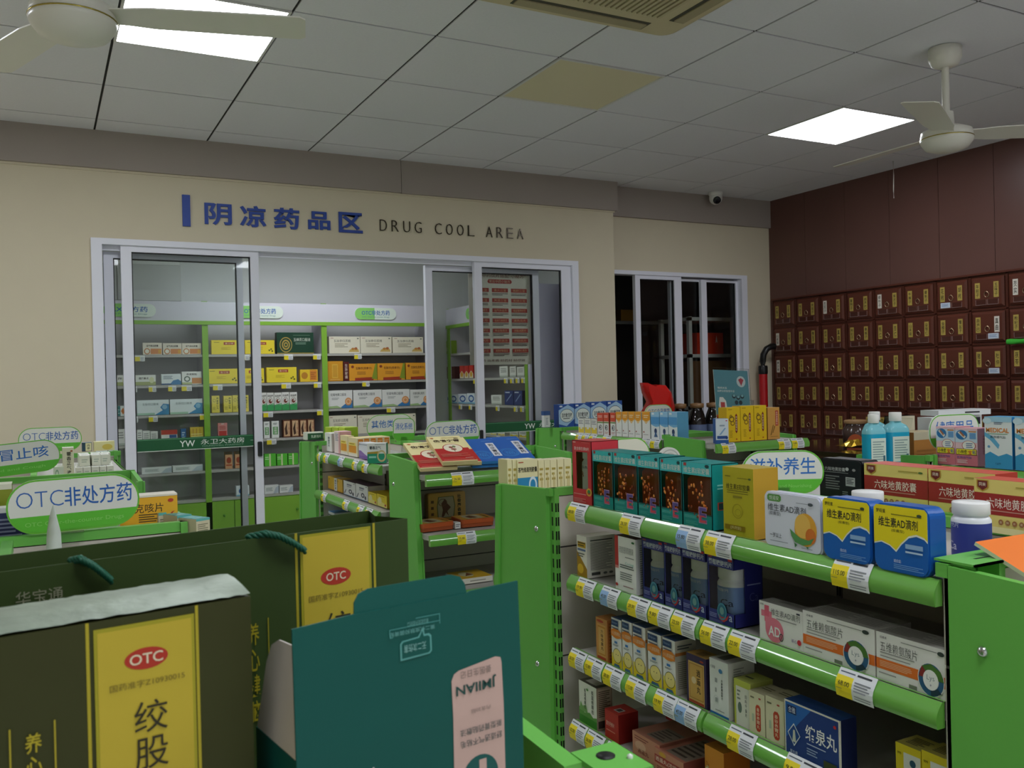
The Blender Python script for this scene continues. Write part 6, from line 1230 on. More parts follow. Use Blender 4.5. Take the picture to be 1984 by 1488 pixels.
def build_item(it):
    sty, name, label, cat, group, x, y, z, rz, w, d, h = it
    loc = (x, y, z)
    if sty == 'tealE':
        o = thing(name, label, cat, loc, rz, group)
        def amber(o):
            m = MB()
            bw, bd_ = w - 0.004, d - 0.008
            def rr(s_, z_): return [(a_, b_ + d * 0.46, z_) for a_, b_ in rounded(bw * s_, bd_ * s_, min(bw, bd_) * s_ * 0.3)]
            m.rings([rr(0.96, 0.003), rr(1, 0.008), rr(1, h * 0.74), rr(0.8, h * 0.80), rr(0.55, h * 0.84)], '#9a4218|0.12', True, True)
            b = m.obj('amber_bottle', o)
            m = MB()
            rnd = random.Random(int(y * 1000))
            for k in range(34):
                xx, zz = rnd.gauss(0, 0.2) * bw, rnd.uniform(0.16, 0.72) * h
                if abs(xx) > bw * 0.38: continue
                m.sphere((xx, d * 0.46 - bd_ / 2 - 0.0005, zz), 0.0026, rnd.choice(['#8a3a12|0.1', '#b8581c|0.1', '#e08a3c|0.1']), 8, 6, (1.0, 0.6, 1.2))
            m.obj('capsules', b)
        windowed(o, w, d, h, '#158d88', h * 0.23, h * 0.81, 0.002, [
            ('r', 0, 0.0, 1, 1, '#52d2de|0.22|0.4'), ('t', '维生素E软胶囊', 0.5, 0.38, 0.88, 0.5, '#dff2f4|0.2|0.4', 0.01), ('r', 0.06, 0.7, 0.16, 0.95, '#a83a3a'), ('e', 0.86, 0.8, 0.07, 0.14, '#123f44')], [
            ('r', 0, 0.94, 1, 1, '#0d3634'), ('l', 0.06, 0.62, 0.5, 0.82, 3, '#5fc0b8'), ('l', 0.1, 0.2, 0.55, 0.45, 4, '#4fb0a8'), ('l', 0.1, 0.06, 0.4, 0.12, 1, '#a5dcd4')], amber, False, lambda m: (
        m.front(w, -0.0002, 0, h, [('t', 'E', 0.69, 0.215, 0.27, 0.25, '#b98ab0', 0.05), ('t', 'E', 0.69, 0.215, 0.235, 0.225, '#5a4a8c', 0.03), ('r', 0.585, 0.106, 0.79, 0.138, '#d8505a'), ('r', 0.585, 0.106, 0.645, 0.2, '#d8505a'), ('r', 0.585, 0.19, 0.76, 0.208, '#d8505a')]),
        m.right(w / 2, d, 0, h, [('l', 0.2, 0.6, 0.5, 0.7, 2, '#7fd0c8'), ('r', 0.2, 0.3, 0.8, 0.42, '#c44a3a'), ('r', 0.24, 0.31, 0.76, 0.41, '#123f44')])))
    elif sty == 'navyCa':
        o = thing(name, label, cat, loc, rz, group)
        def white(o):
            r = min(w, d) * 0.44
            b, c, l = bottle_mb(r, h * 0.80, cap='#fbfbfa|0.35', lab='#86a6e6', body='#f4f6f8|0.3', txt=[('葡萄糖酸钙', -0.25, h * 0.48, r * 1.5, h * 0.045, '#dfe6f2'), ('Ca', 0.35, h * 0.3, r * 0.9, h * 0.1, '#1d2c5c', 0.0)])
            b = b.obj('tablet_bottle', o, (0, r + 0.002, 0.004)); c.obj('cap', b); l.obj('label', b)
        windowed(o, w, d, h, '#2c2f78', h * 0.2, h * 0.84, 0.004, [('r', 0, 0, 1, 1, '#34347e|0.3|0.2'), ('t', '葡萄糖酸钙片', 0.5, 0.4, 0.88, 0.52, '#d9def0|0.2|0.3', 0.01), ('r', 0.8, 0.72, 0.95, 0.92, '#c4302c'), ('r', 0.05, 0.78, 0.2, 0.9, '#a83a3c')],
            [('l', 0.06, 0.4, 0.35, 0.75, 3, '#8a8fc4'), ('l', 0.06, 0.1, 0.6, 0.3, 3, '#6d72ac')], white, True, lambda m: (
        m.front(w, -0.0002, 0, h, [('e', 0.54, 0.20, 0.18, 0.125, '#2d6a80'), ('p', [(0.36, 0.17), (0.44, 0.08), (0.6, 0.05), (0.74, 0.1), (0.8, 0.18), (0.7, 0.13), (0.5, 0.12)], '#b5343a'), ('g', 0.54, 0.20, 0.18, 0.125, 0.8, '#4a8a9c'), ('e', 0.54, 0.21, 0.08, 0.055, '#6f9c98'), ('t', 'a', 0.87, 0.13, 0.12, 0.08, '#b5c0d8', 0.01)]),
        m.right(w / 2, d, 0, h, [('t', 'Ca', 0.68, 0.42, 0.3, 0.12, '#5f66a8', -0.01), ('l', 0.45, 0.58, 0.92, 0.62, 1, '#8a90c4')])))
    elif sty == 'redB':
        o = thing(name, label, cat, loc, rz, group)
        def vit(o):
            r = min(w, d) * 0.38
            b, c, l = bottle_mb(r, h * 0.66, cap='#fbfbfa|0.35', lab='#f4f5f5', txt=[('生素B片', 0.0, h * 0.40, r * 1.6, h * 0.05, '#4a5a7a', 0.01), ('B', -0.3, h * 0.28, r * 0.5, h * 0.09, '#c2505a', 0.02)])
            b = b.obj('tablet_bottle', o, (0.004, r + 0.003, 0.026)); c.obj('cap', b); l.obj('label', b)
        windowed(o, w, d, h, '#cf3640', h * 0.24, h * 0.82, w * 0.2, [('t', '复合维生素B片', 0.5, 0.3, 0.78, 0.3, '#f0dcd8', 0.005), ('r', 0.06, 0.78, 0.2, 0.88, '#e9a8a8'), ('r', 0.5, 0.82, 0.9, 0.84, '#e08a8a')],
            [('l', 0.05, 0.6, 0.7, 0.7, 1, '#e49a98'), ('l', 0.05, 0.12, 0.7, 0.4, 3, '#e08a8a'), ('g', 0.85, 0.86, 0.14, 0.26, 0.6, '#e0a83a'), ('e', 0.85, 0.9, 0.07, 0.12, '#3f8a4a')], vit)
    elif sty in ('whiteAD', 'blueAD', 'goldtin', 'blacktin'):
        S = STY[sty]
        o = thing(name, label, cat, loc, rz, group)
        k = lambda c: c if '|' in c else c + '|0.28'
        r = min(w, h) * (0.16 if sty == 'blueAD' else 0.1)
        m = MB()
        m.prism(rounded(w, h, r, 6, 0, h / 2), 0.003, d * 0.45, k(S['c'][0]), k(S['c'][1]))
        m.prism(rounded(w - 0.003, h - 0.003, r, 6, 0, h / 2), 0.0, 0.003, k(S['c'][0]), k(S['c'][1]))
        m.art((-w / 2 + w * 0.015, 0, h * 0.015), (1, 0, 0), (0, 0, 1), w * 0.97, h * 0.97, S['f'])
        m.obj('lid', o)
        m = MB()
        m.prism(rounded(w - 0.002, h - 0.002, r, 6, 0, h / 2), d * 0.45, d, k(S['c'][1]), k(S['c'][1]))
        m.obj('tin_body', o)
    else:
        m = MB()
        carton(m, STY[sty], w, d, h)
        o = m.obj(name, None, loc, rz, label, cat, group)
    return o

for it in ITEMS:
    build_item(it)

# ------------------------------------------------------------------ more goods built one by one
def card(name, label, cat, loc, rz, w, d, h, c, f=(), s=(), t=(), group=None, rot=None):
    m = MB()
    carton(m, dict(c=c, f=list(f), s=list(s), t=list(t)), w, d, h)
    return m.obj(name, None, loc, rz, label, cat, group, None, rot)

# the four orange sided cartons stacked behind the near pale yellow one
S = STY['yelorange']
for k in range(1, 5):
    m = MB(); carton(m, S, 0.10, 0.027, 0.076)
    m.obj('medicine_carton', None, (1.11 + 0.0285 * k, 3.494, 1.206), -90, ORD[k - 1] + ' of four orange ended cartons in line behind the near pale yellow carton', 'box', 'orange ended cartons')

# pile of small white cartons at the left
n = 0
rnd = random.Random(3)
for x, yy, z, w in [(0.1, 3.12, 1.222, 0.022), (0.123, 3.12, 1.222, 0.022), (0.147, 3.12, 1.222, 0.022), (0.169, 3.12, 1.222, 0.019), (0.19, 3.12, 1.222, 0.02),
                    (0.105, 3.20, 1.222, 0.024), (0.135, 3.20, 1.222, 0.024), (0.163, 3.20, 1.222, 0.022), (0.19, 3.20, 1.222, 0.022),
                    (0.118, 3.155, 1.2565, 0.03), (0.152, 3.155, 1.2565, 0.026), (0.178, 3.16, 1.2565, 0.024), (0.12, 3.23, 1.2565, 0.03), (0.155, 3.23, 1.2565, 0.028), (0.185, 3.23, 1.2565, 0.026)]:
    lo = z < 1.24
    card('medicine_carton', 'small white carton in the %s layer of the pile, %s in its layer' % ('lower' if lo else 'upper', ORD[n if lo else n - 9]), 'box', (x, yy, z), rnd.uniform(-3, 3), w, 0.07, 0.034, ('#e6e6d6', '#d9dacb', '#eceee4'), [('l', 0.2, 0.3, 0.8, 0.7, 2, '#b4bfae')], (), [('l', 0.2, 0.3, 0.8, 0.7, 3, '#9aa89a')], 'pile of small white cartons')
    n += 1
# teal topped boxes in front of the orange cough carton
for k, (x, yy, rz) in enumerate([(0.222, 1.84, 20), (0.25, 1.80, 24), (0.277, 1.755, 28)]):
    card('medicine_carton', ORD[k] + ' teal topped box from the orange cough carton, lying by the gift bag', 'box', (x - 0.015, yy - 0.01, 1.225), rz, 0.03, 0.085, 0.036 - 0.003 * k, ('#d9cfae', '#d2c8a6', '#63b6b0'), [('r', 0, 0.86, 1, 1, '#63b6b0'), ('l', 0.1, 0.2, 0.9, 0.7, 4, '#8f8a70')], (), [('r', 0.06, 0.03, 0.94, 0.97, '#58aaa6'), ('l', 0.15, 0.1, 0.85, 0.9, 5, '#8ad0c8')], 'teal topped boxes')

# plaster packets leaning on the middle rack
def packet(label, x0, y0, z0, rz, tilt, w, L, t, kind, group):
    m = MB()
    if kind == 'red':
        m.box(-w / 2, w / 2, 0, L, -t, 0, '#d9c690|0.5', None, None, '#eee2a6|0.45')
        m.top(w, L, 0, [('r', 0.0, 0.02, 1, 0.5, '#b8231f'), ('r', 0.06, 0.05, 0.94, 0.06, '#d8a08a'), ('e', 0.55, 0.50, 0.3, 0.17, '#b8231f'), ('e', 0.55, 0.50, 0.27, 0.155, '#ece2c8'), ('e', 0.5, 0.53, 0.06, 0.04, '#9a5a4a'), ('e', 0.6, 0.55, 0.05, 0.04, '#7a8a5a'), ('e', 0.55, 0.45, 0.08, 0.04, '#a86a5a'), ('r', 0.54, 0.36, 0.56, 0.45, '#6a5a3a'),
            ('t', '伤痛宁膏', 0.5, 0.80, 0.78, 0.09, '#33190f', 0.02), ('r', 0.12, 0.73, 0.86, 0.735, '#7a6a3a'), ('e', 0.12, 0.92, 0.05, 0.015, '#c8642c'), ('l', 0.4, 0.9, 0.9, 0.93, 1, '#b0a068'), ('r', 0.76, 0.87, 0.9, 0.89, '#5a4a2a'), ('l', 0.08, 0.16, 0.9, 0.28, 3, '#d0705c'), ('l', 0.7, 0.08, 0.94, 0.11, 1, '#e0b0a0')])
    else:
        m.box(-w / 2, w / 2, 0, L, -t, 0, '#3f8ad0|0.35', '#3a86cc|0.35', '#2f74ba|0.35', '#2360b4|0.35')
        m.top(w, L, 0, [('g', 0.36, 0.28, 0.3, 0.17, 0.93, '#4f9ad8'), ('g', 0.36, 0.28, 0.24, 0.14, 0.93, '#4f9ad8'), ('t', '福', 0.36, 0.28, 0.3, 0.16, '#4f9ad8', -0.01), ('r', 0.68, 0.2, 0.94, 0.78, '#d9dbe2'), ('v', '狗皮膏药', 0.81, 0.49, 0.16, 0.52, '#26262c', 0.015), ('e', 0.1, 0.93, 0.04, 0.012, '#dfe8f2'), ('l', 0.6, 0.86, 0.95, 0.88, 1, '#9fc4e8')])
    m.obj('plaster_packet', None, (x0, y0, z0), 0, label, 'packet', group, None, (math.radians(tilt), 0, math.radians(rz)))
G1, G2 = 'red and cream plaster packets', 'blue plaster packets'
packet('red and cream plaster packet at the far left of the leaning row', 1.137, 2.672, 1.222, -7, 17, 0.125, 0.235, 0.012, 'red', G1)
packet('red and cream plaster packet peeping out at the right behind the whole one', 1.225, 2.672, 1.232, -9, 17, 0.125, 0.235, 0.012, 'red', G1)
packet('red and cream plaster packet lying whole on top of the other two', 1.203, 2.650, 1.240, -9, 17, 0.118, 0.235, 0.014, 'red', G1)
packet('lower blue plaster packet next to the red ones', 1.322, 2.685, 1.218, -9, 16, 0.112, 0.225, 0.010, 'blue', G2)
packet('upper blue plaster packet next to the red ones', 1.330, 2.672, 1.230, -11, 16, 0.112, 0.225, 0.010, 'blue', G2)
packet('lower blue plaster packet at the right end of the row', 1.436, 2.70, 1.219, -9, 16, 0.115, 0.225, 0.010, 'blue', G2)
packet('upper blue plaster packet at the right end of the row', 1.442, 2.69, 1.231, -11, 16, 0.115, 0.225, 0.010, 'blue', G2)
def flat_tin(label, x, yy, w, d, rz):
    o = thing('plaster_tin', label, 'tin', (x, yy, 1.012), rz, 'gold plaster tins')
    m = MB(); m.rings([[(a, b + d / 2, z) for a, b in rounded(w, d, 0.01)] for z in (0, 0.018)], '#9a4a26|0.35'); m.obj('tin_body', o)
    m = MB(); m.rings([[(a, b + d / 2, z) for a, b in rounded(w + 0.003, d + 0.003, 0.011)] for z in (0.012, 0.026)], '#b5562c|0.3')
    m.top(w, d, 0.026, [('r', 0.03, 0.03, 0.97, 0.97, '#c8973c'), ('p', [(0.24, 0.1), (0.7, 0.1), (0.74, 0.5), (0.7, 0.9), (0.24, 0.9), (0.2, 0.5)], '#b9b08a'), ('p', [(0.34, 0.2), (0.6, 0.3), (0.5, 0.8), (0.3, 0.6)], '#6a4428'), ('v', '壮骨膏', 0.86, 0.5, 0.08, 0.8, '#2c2a1a', 0.01)])
    m.obj('lid', o)
flat_tin('gold and red tin lying flat at the left end of the second shelf', 1.140, 2.70, 0.118, 0.10, 4)
flat_tin('gold and red tin lying flat at the right on the second shelf', 1.285, 2.70, 0.118, 0.10, -3)
card('paper_slip', 'small white card standing between the two flat gold tins', 'card', (1.211, 2.70, 1.012), 3, 0.02, 0.03, 0.02, ('#d8d8d2', '#d0d0ca', '#d8d8d2'), [('l', 0.1, 0.2, 0.9, 0.8, 2, '#77787a')])
card('plaster_carton', 'yellow carton lying on the lowest visible shelf of the middle rack', 'box', (1.275, 2.70, 0.824), 0, 0.12, 0.12, 0.018, ('#e6e2d2', '#d6d2c2', '#e2b42c'), [('l', 0.3, 0.3, 0.8, 0.6, 1, '#8a8578')], (), [('e', 0.4, 0.5, 0.2, 0.3, '#d9d2a0'), ('p', [(0.3, 0.3), (0.6, 0.4), (0.5, 0.7)], '#7a4a24')])

# tablet bottles on the long shelf
for loc, r, h, label, txt in [((1.19, 1.018, 1.228), 0.026, 0.077, 'white capped tablet bottle peeping over the blue tins', None),
                              ((1.17, 0.821, 1.228), 0.0262, 0.083, 'white tablet bottle with a navy label beside the green end panel', [('糖酸钙片', -1.15, 0.052, 0.032, 0.008, '#c4cbe0', 0.01), ('Ca', -1.05, 0.022, 0.018, 0.012, '#d9d4e8', 0.01), ('100片', 0.05, 0.012, 0.014, 0.004, '#dfe0e8')])]:
    o = thing('tablet_bottle', label, 'bottle', loc, -60, 'white tablet bottles')
    b, c, l = bottle_mb(r, h, lab='#3a4494', txt=txt)
    b.obj('bottle_body', o); c.obj('cap', o); l.obj('label', o)

# mouthwash bottles on the green rack at right
SPECIAL['blue_liquid'] = lambda: mat('#1f9fc0|0.08')
def mouthwash(label, x, yy, w, h, rz):
    o = thing('mouthwash_bottle', label, 'bottle', (x, yy, 1.216), rz, 'blue mouthwash bottles')
    d = w * 0.62
    def rr(s, z, sq=1.0):
        return [(a, b, z) for a, b in rounded(w * s, d * s * sq, min(w, d) * s * 0.35)]
    m = MB(); m.rings([rr(0.95, 0), rr(1, 0.006), rr(1, h * 0.62)], '#22a3c6|0.1', True); m.obj('blue_liquid', o)
    m = MB(); m.rings([rr(1, h * 0.62), rr(0.98, h * 0.68), rr(0.8, h * 0.75), rr(0.42, h * 0.8), rr(0.40, h * 0.84)], '#7fc4cf|0.1', True, True); m.obj('shoulder', o)
    m = MB(); m.lathe([(w * 0.22, h * 0.83), (w * 0.235, h * 0.84), (w * 0.235, h * 0.985), (w * 0.22, h), (0.001, h)], '#eceae4|0.4', n=30); m.obj('cap', o)
    m = MB(); m.art((-w * 0.36, -d / 2, h * 0.06), (1, 0, 0), (0, 0, 1), w * 0.74, h * 0.48, [('r', 0, 0, 1, 1, '#d9e3d6'), ('l', 0.1, 0.1, 0.9, 0.9, 8, '#8fa3a0'), ('r', 0.8, 0.05, 0.94, 0.3, '#3f6a78')]); m.obj('label', o)
mouthwash('blue mouthwash bottle with white cap, left of the pair', 2.218, 1.87, 0.068, 0.155, -14)
mouthwash('blue mouthwash bottle with white cap, front one at the right', 2.308, 1.865, 0.078, 0.158, -14)
mouthwash('blue mouthwash bottle with white cap, half hidden behind the right one', 2.312, 1.945, 0.07, 0.158, -14)

# acrylic stand, tan box, pile of white cartons
o = thing('acrylic_stand', 'slanted clear acrylic stand beside the blue mouthwash bottles', 'stand', (2.40, 1.88, 1.216))
m = MB()
m.prism([(-0.045, 0.0), (-0.036, 0.0), (0.009, 0.135), (0.0, 0.135)], 0.0, 0.10, 'clear_plastic'); m.obj('side_plate', o)
m = MB(); m.box(0.0, 0.14, 0.095, 0.1, 0.0, 0.14, 'clear_plastic'); m.obj('back_plate', o)
m = MB(); m.box(-0.04, 0.15, 0.0, 0.1, -0.002, 0.0, 'clear_plastic'); m.obj('base_plate', o)
card('display_carton', 'tan and brown carton inside the clear acrylic stand', 'box', (2.485, 1.89, 1.217), 0, 0.125, 0.07, 0.088, ('#b57a3a', '#9a642c', '#c9b88a'), [('r', 0, 0.72, 1, 1, '#c9c0a4'), ('l', 0.1, 0.1, 0.9, 0.4, 2, '#a06a30')])
card('display_carton', 'cream carton standing upright in the clear acrylic stand', 'box', (2.475, 1.965, 1.217), 0, 0.10, 0.03, 0.135, ('#cfc8b0', '#bcb49c', '#d4cdb6'), [('r', 0.3, 0.7, 0.45, 0.75, '#b48a7a'), ('l', 0.1, 0.4, 0.9, 0.6, 2, '#b4ac94')])
card('mask_carton', 'white carton with black print, front left in the pile by the rounded sign', 'box', (2.655, 1.93, 1.216), -8, 0.16, 0.06, 0.128, ('#e4e6e6', '#cfd2d2', '#d9dcdc'), [('r', 0, 0, 0.36, 0.4, '#3a7ab0'), ('l', 0.05, 0.5, 0.3, 0.9, 4, '#8a9098'), ('r', 0.42, 0.7, 0.5, 0.86, '#4a4a4c'), ('r', 0.6, 0.66, 0.68, 0.9, '#232325')], group='pile of white cartons at the right')
card('mask_carton', 'white carton with black print, at the right of the pile by the rounded sign', 'box', (2.79, 1.97, 1.216), -14, 0.13, 0.06, 0.130, ('#e2e3e2', '#c9cccc', '#dcdedd'), [('r', 0.72, 0.74, 0.95, 0.92, '#2a2438'), ('l', 0.1, 0.5, 0.6, 0.9, 4, '#8a8f92'), ('l', 0.7, 0.3, 0.95, 0.6, 4, '#77797c')], group='pile of white cartons at the right')
card('mask_carton', 'white carton lying across the top of the pile by the rounded sign', 'box', (2.73, 1.93, 1.347), -10, 0.22, 0.08, 0.018, ('#e0e2e2', '#cfd2d2', '#dfe1e1'), [('l', 0.5, 0.2, 0.8, 0.8, 1, '#333333')], group='pile of white cartons at the right')

# ------------------------------------------------------------------ oval signs on clear clips
def sign(label, loc, rz, w, h, txt, sub, name='oval_sign', tilt=0.0, r=None, split=0.33, tw=0.7, th=0.36, post=0.04, thin='', group='oval shelf signs', blank=False):
    o = thing(name, label, 'sign', loc, rz, group, (0, math.radians(tilt), math.radians(rz)))
    r = r or h * 0.49
    out = rounded(w, h, r, 8, 0, h / 2)
    m = MB()
    m.prism(out, 0.0, 0.004, '#e9ecdf|0.3', '#dfeadb|0.3', '#6cbf3c|0.3')
    inn = rounded(w - 0.006, h - 0.006, r - 0.003, 8, 0, h / 2)
    zc = h * split
    up = [(a, b) for a, b in inn if b >= zc]
    lo = [(a, b) for a, b in inn if b < zc]
    def cut(poly, sgn):
        q = r - 0.003
        ins = math.sqrt(max(q * q - (q - (zc - 0.003)) ** 2, 0)) if zc - 0.003 < q else q
        xx = (w - 0.006) / 2 - q + ins
        return xx
    xx = cut(inn, 1)
    U = sorted([p for p in up if p[0] > 0], key=lambda p: p[1]) + sorted([p for p in up if p[0] <= 0], key=lambda p: -p[1])
    Lw = sorted([p for p in lo if p[0] <= 0], key=lambda p: -p[1]) + sorted([p for p in lo if p[0] > 0], key=lambda p: p[1])
    N = lambda ps: [((a + w / 2) / w, b / h) for a, b in ps]
    items = []
    if blank:
        items = [('p', N(inn), '#e6e4d0|0.3')]
    else:
        items = [('p', N([(xx, zc)] + U + [(-xx, zc)]), '#e4e6dc|0.3'), ('p', N([(-xx, zc)] + Lw + [(xx, zc)]), '#62c23a|0.3')]
        zt = split + (1 - split) * 0.46
        if thin:
            items += [('t', thin, 0.5 - tw * 0.295, zt, tw * 0.40, th * 0.82, '#3a6ab4', -0.016), ('t', txt, 0.5 + tw * 0.215, zt, tw * 0.60, th, '#2a62b0', 0.008)]
        else:
            items += [('t', txt, 0.5, zt, tw, th, '#2f70bf', 0.008)]
        if sub:
            items += [('t', sub, 0.5, split * 0.52, tw * 0.86, 0.10, '#8fd86a')]
    m.art((-w / 2, 0, 0), (1, 0, 0), (0, 0, 1), w, h, items)
    m.obj('board', o)
    if post:
        m = MB()
        m.box(-0.012, 0.012, -0.0025, -0.001, -post, h * 0.16, 'clear_plastic')
        m.box(-0.022, 0.022, -0.006, 0.012, -post - 0.006, -post, 'clear_plastic')
        m.obj('clip', o)
    return o
sign('largest oval sign at left, blue over-the-counter lettering, before the orange carton', (0.049, 1.755, 1.253), 0, 0.212, 0.094, '非处方药', 'OTC Over-the-counter Drugs', tilt=-1.2, tw=0.86, th=0.36, thin='OTC', post=0)
sign('tilted oval sign about colds and coughs cut by the left picture edge', (-0.066, 2.92, 1.262), 8, 0.232, 0.092, '感冒止咳', 'Cold and Cough', tilt=-4.0, tw=0.74, th=0.36, post=0.0)
sign('farthest oval sign at left, standing before the cream wall', (0.028, 3.94, 1.262), 0, 0.222, 0.095, '非处方药', 'OTC Over-the-counter Drugs', tilt=0, tw=0.86, th=0.36, thin='OTC', post=0.006)
sign('oval sign behind the red and cream plaster packets', (1.335, 3.00, 1.262), -4, 0.212, 0.094, '非处方药', 'OTC Over-the-counter Drugs', tilt=-1, tw=0.86, th=0.36, thin='OTC', post=0.006)
sign('oval sign naming other medicines, half behind the small square sign', (1.32, 3.62, 1.257), -6, 0.205, 0.108, '其他类用药', None, tilt=-1.5, tw=0.8, th=0.3, post=0.006, group='oval shelf signs')
sign('small square-cornered sign about digestion, standing on a clear post', (1.257, 3.30, 1.272), -12, 0.086, 0.088, '消化系统', None, 'square_sign', tilt=1, r=0.022, tw=0.78, th=0.3, post=0.05)
sign('oval sign naming tonics, standing behind the gold carton and the white tin', (1.283, 1.300, 1.264), -28, 0.162, 0.085, '滋补养生', 'Nourishing and Nourishing', tilt=0, tw=0.8, th=0.4, post=0.03)
sign('plain cream back of a rounded sign behind the red vitamin carton', (1.262, 1.79, 1.26), 0, 0.13, 0.092, '', None, 'blank_sign', r=0.045, blank=True, post=0.006)
sign('pale oval sign half hidden behind the sky blue cartons', (2.50, 3.30, 1.275), 0, 0.16, 0.097, '食品用药', None, tilt=0, tw=0.76, th=0.34, thin='OTC', post=0.02)
sign('pale rounded sign half hidden behind the pink plaster cartons', (2.447, 1.765, 1.262), -4, 0.21, 0.102, '健康用品', None, tilt=0, r=0.045, tw=0.76, th=0.36, post=0.01)
m = MB()                                              # clear folded holder in front of the largest sign
m.rings([[(-0.012, 0.0, 0.0), (0.012, 0.0, 0.0), (0.012, 0.004, 0.0), (-0.012, 0.004, 0.0)], [(-0.010, 0.01, 0.03), (0.011, -0.004, 0.03), (0.011, 0.0, 0.03), (-0.010, 0.014, 0.03)],
         [(-0.006, 0.016, 0.055), (0.004, -0.01, 0.055), (0.006, -0.006, 0.055), (-0.004, 0.02, 0.055)], [(0.0, 0.006, 0.076), (0.001, 0.0, 0.076), (0.002, 0.001, 0.076), (0.001, 0.007, 0.076)]], '#cfd8cc|0.25', True, True)
m.obj('plastic_flap', None, (0.013, 1.68, 1.232), 0, 'curled clear plastic flap standing before the largest oval sign', 'holder')
o = thing('sign_holder', 'clear plastic holder clipped on the rack cap under the largest oval sign', 'holder', (0.041, 1.755, 1.231))
m = MB(); m.box(-0.02, 0.02, -0.012, -0.010, 0.0, 0.02, 'clear_plastic'); m.obj('front_plate', o)
m = MB(); m.box(-0.02, 0.02, -0.012, 0.02, 0.02, 0.022, 'clear_plastic'); m.obj('top_plate', o)
m = MB()
m.prism([(0.03 * math.cos(2 * math.pi * k / 28), 0.03 + 0.03 * math.sin(2 * math.pi * k / 28)) for k in range(28)], 0.0, 0.012, '#dcdcd4|0.35')
m.art((-0.03, 0, 0), (1, 0, 0), (0, 0, 1), 0.06, 0.06, [('g', 0.5, 0.5, 0.42, 0.42, 0.9, '#b5b6ae'), ('g', 0.5, 0.5, 0.28, 0.28, 0.85, '#c2c3ba')])
m.obj('plastic_disc', None, (1.388, 1.79, 1.262), -10, 'round white plastic disc standing behind the teal cartons', 'disc')

# ------------------------------------------------------------------ poster behind the glass, standing leaflet
m = MB()
w, h = 0.488, 0.665
m.box(0, w, 0, 0.002, 0, h, '#f3e9da|0.5')
it = [('t', '元苓中药饮片搭配“小秘方”', 0.5, 0.945, 0.86, 0.042, '#8a2a22', 0.0), ('p', [(0.32, 0.862), (0.68, 0.862), (0.7, 0.88), (0.68, 0.905), (0.32, 0.905), (0.3, 0.88)], '#b5302a'), ('t', '常见中药小秘方', 0.5, 0.884, 0.34, 0.03, '#f0d2b0')]
cells = ['补气三宝', '清火三宝', '美颜三宝', '补血三宝', '风湿三宝', '发烧三宝', '补肾固精方', '益气补血方', '脑血管养护方', '四神方', '祛斑三美良方', '清热良方', '失眠多梦方', '降血脂良方', '消脂减肥方', '肩周病方', '养肝良方', '护眼良方', '肩颈养护方', '清肺护肺良方', '夏季静心良方']
for i in range(7):
    for j in range(3):
        u, v = 0.19 + 0.31 * j, 0.79 - 0.107 * i
        it += [('r', u - 0.13, v - 0.021, u + 0.13, v + 0.021, '#b5342a'), ('t', cells[i * 3 + j], u, v, 0.2, 0.026, '#f0c08a'), ('l', u - 0.13, v - 0.058, u + 0.13, v - 0.028, 2, '#5a4a42')]
it += [('t', '良药 治未病 好药材 好疗效', 0.5, 0.045, 0.76, 0.028, '#6a3a2e')]
m.art((0, 0, 0), (1, 0, 0), (0, 0, 1), w, h, it)
m.obj('poster', None, (2.637, 5.604, 1.610), 0, 'cream poster with red captions hanging behind the right glass door', 'poster')

o = thing('leaflet_stand', 'blue and orange leaflet in a leaning clear stand behind the yellow cartons', 'stand', (2.60, 2.90, 1.252), -4, None, (math.radians(-9), math.radians(3), math.radians(-4)))
m = MB(); m.box(-0.095, 0.095, 0.0, 0.003, 0.0, 0.28, 'clear_plastic'); m.obj('clear_plate', o)
m = MB(); m.box(-0.09, 0.09, 0.004, 0.006, 0.004, 0.272, '#e6e4dc')
m.art((-0.09, 0.004, 0.004), (1, 0, 0), (0, 0, 1), 0.18, 0.268, [('r', 0, 0.28, 1, 1, '#5f9aa8'), ('r', 0, 0.2, 1, 0.28, '#d9583a'), ('t', '糖尿病患者饮食注意事项', 0.5, 0.24, 0.86, 0.045, '#f0c8a0', 0.01), ('t', '慢病关爱', 0.22, 0.71, 0.28, 0.035, '#e6eceb', 0.01), ('t', '血糖日常管理手册', 0.32, 0.66, 0.5, 0.035, '#e6eceb', 0.01), ('e', 0.78, 0.82, 0.13, 0.09, '#d9e0e2'), ('p', [(0.7, 0.85), (0.78, 0.75), (0.86, 0.85), (0.78, 0.88)], '#b5404a'),
    ('p', [(0.13, 0.32), (0.27, 0.32), (0.32, 0.38), (0.3, 0.5), (0.22, 0.56), (0.12, 0.56), (0.08, 0.42)], '#e9ebe6'), ('r', 0.14, 0.36, 0.26, 0.48, '#c84a48')] + [('e', 0.54 + 0.12 * k, 0.58 - 0.02 * (k % 2), 0.055, 0.036, '#26343a') for k in range(3)] + [('e', 0.60 + 0.12 * k, 0.48, 0.05, 0.034, '#26343a') for k in range(2)] + [('e', 0.54 + 0.12 * k, 0.59 - 0.02 * (k % 2), 0.038, 0.022, '#7fb0b8') for k in range(3)] + [('l', 0.1, 0.05, 0.9, 0.18, 3, '#8a8f94')])
m.obj('leaflet', o)

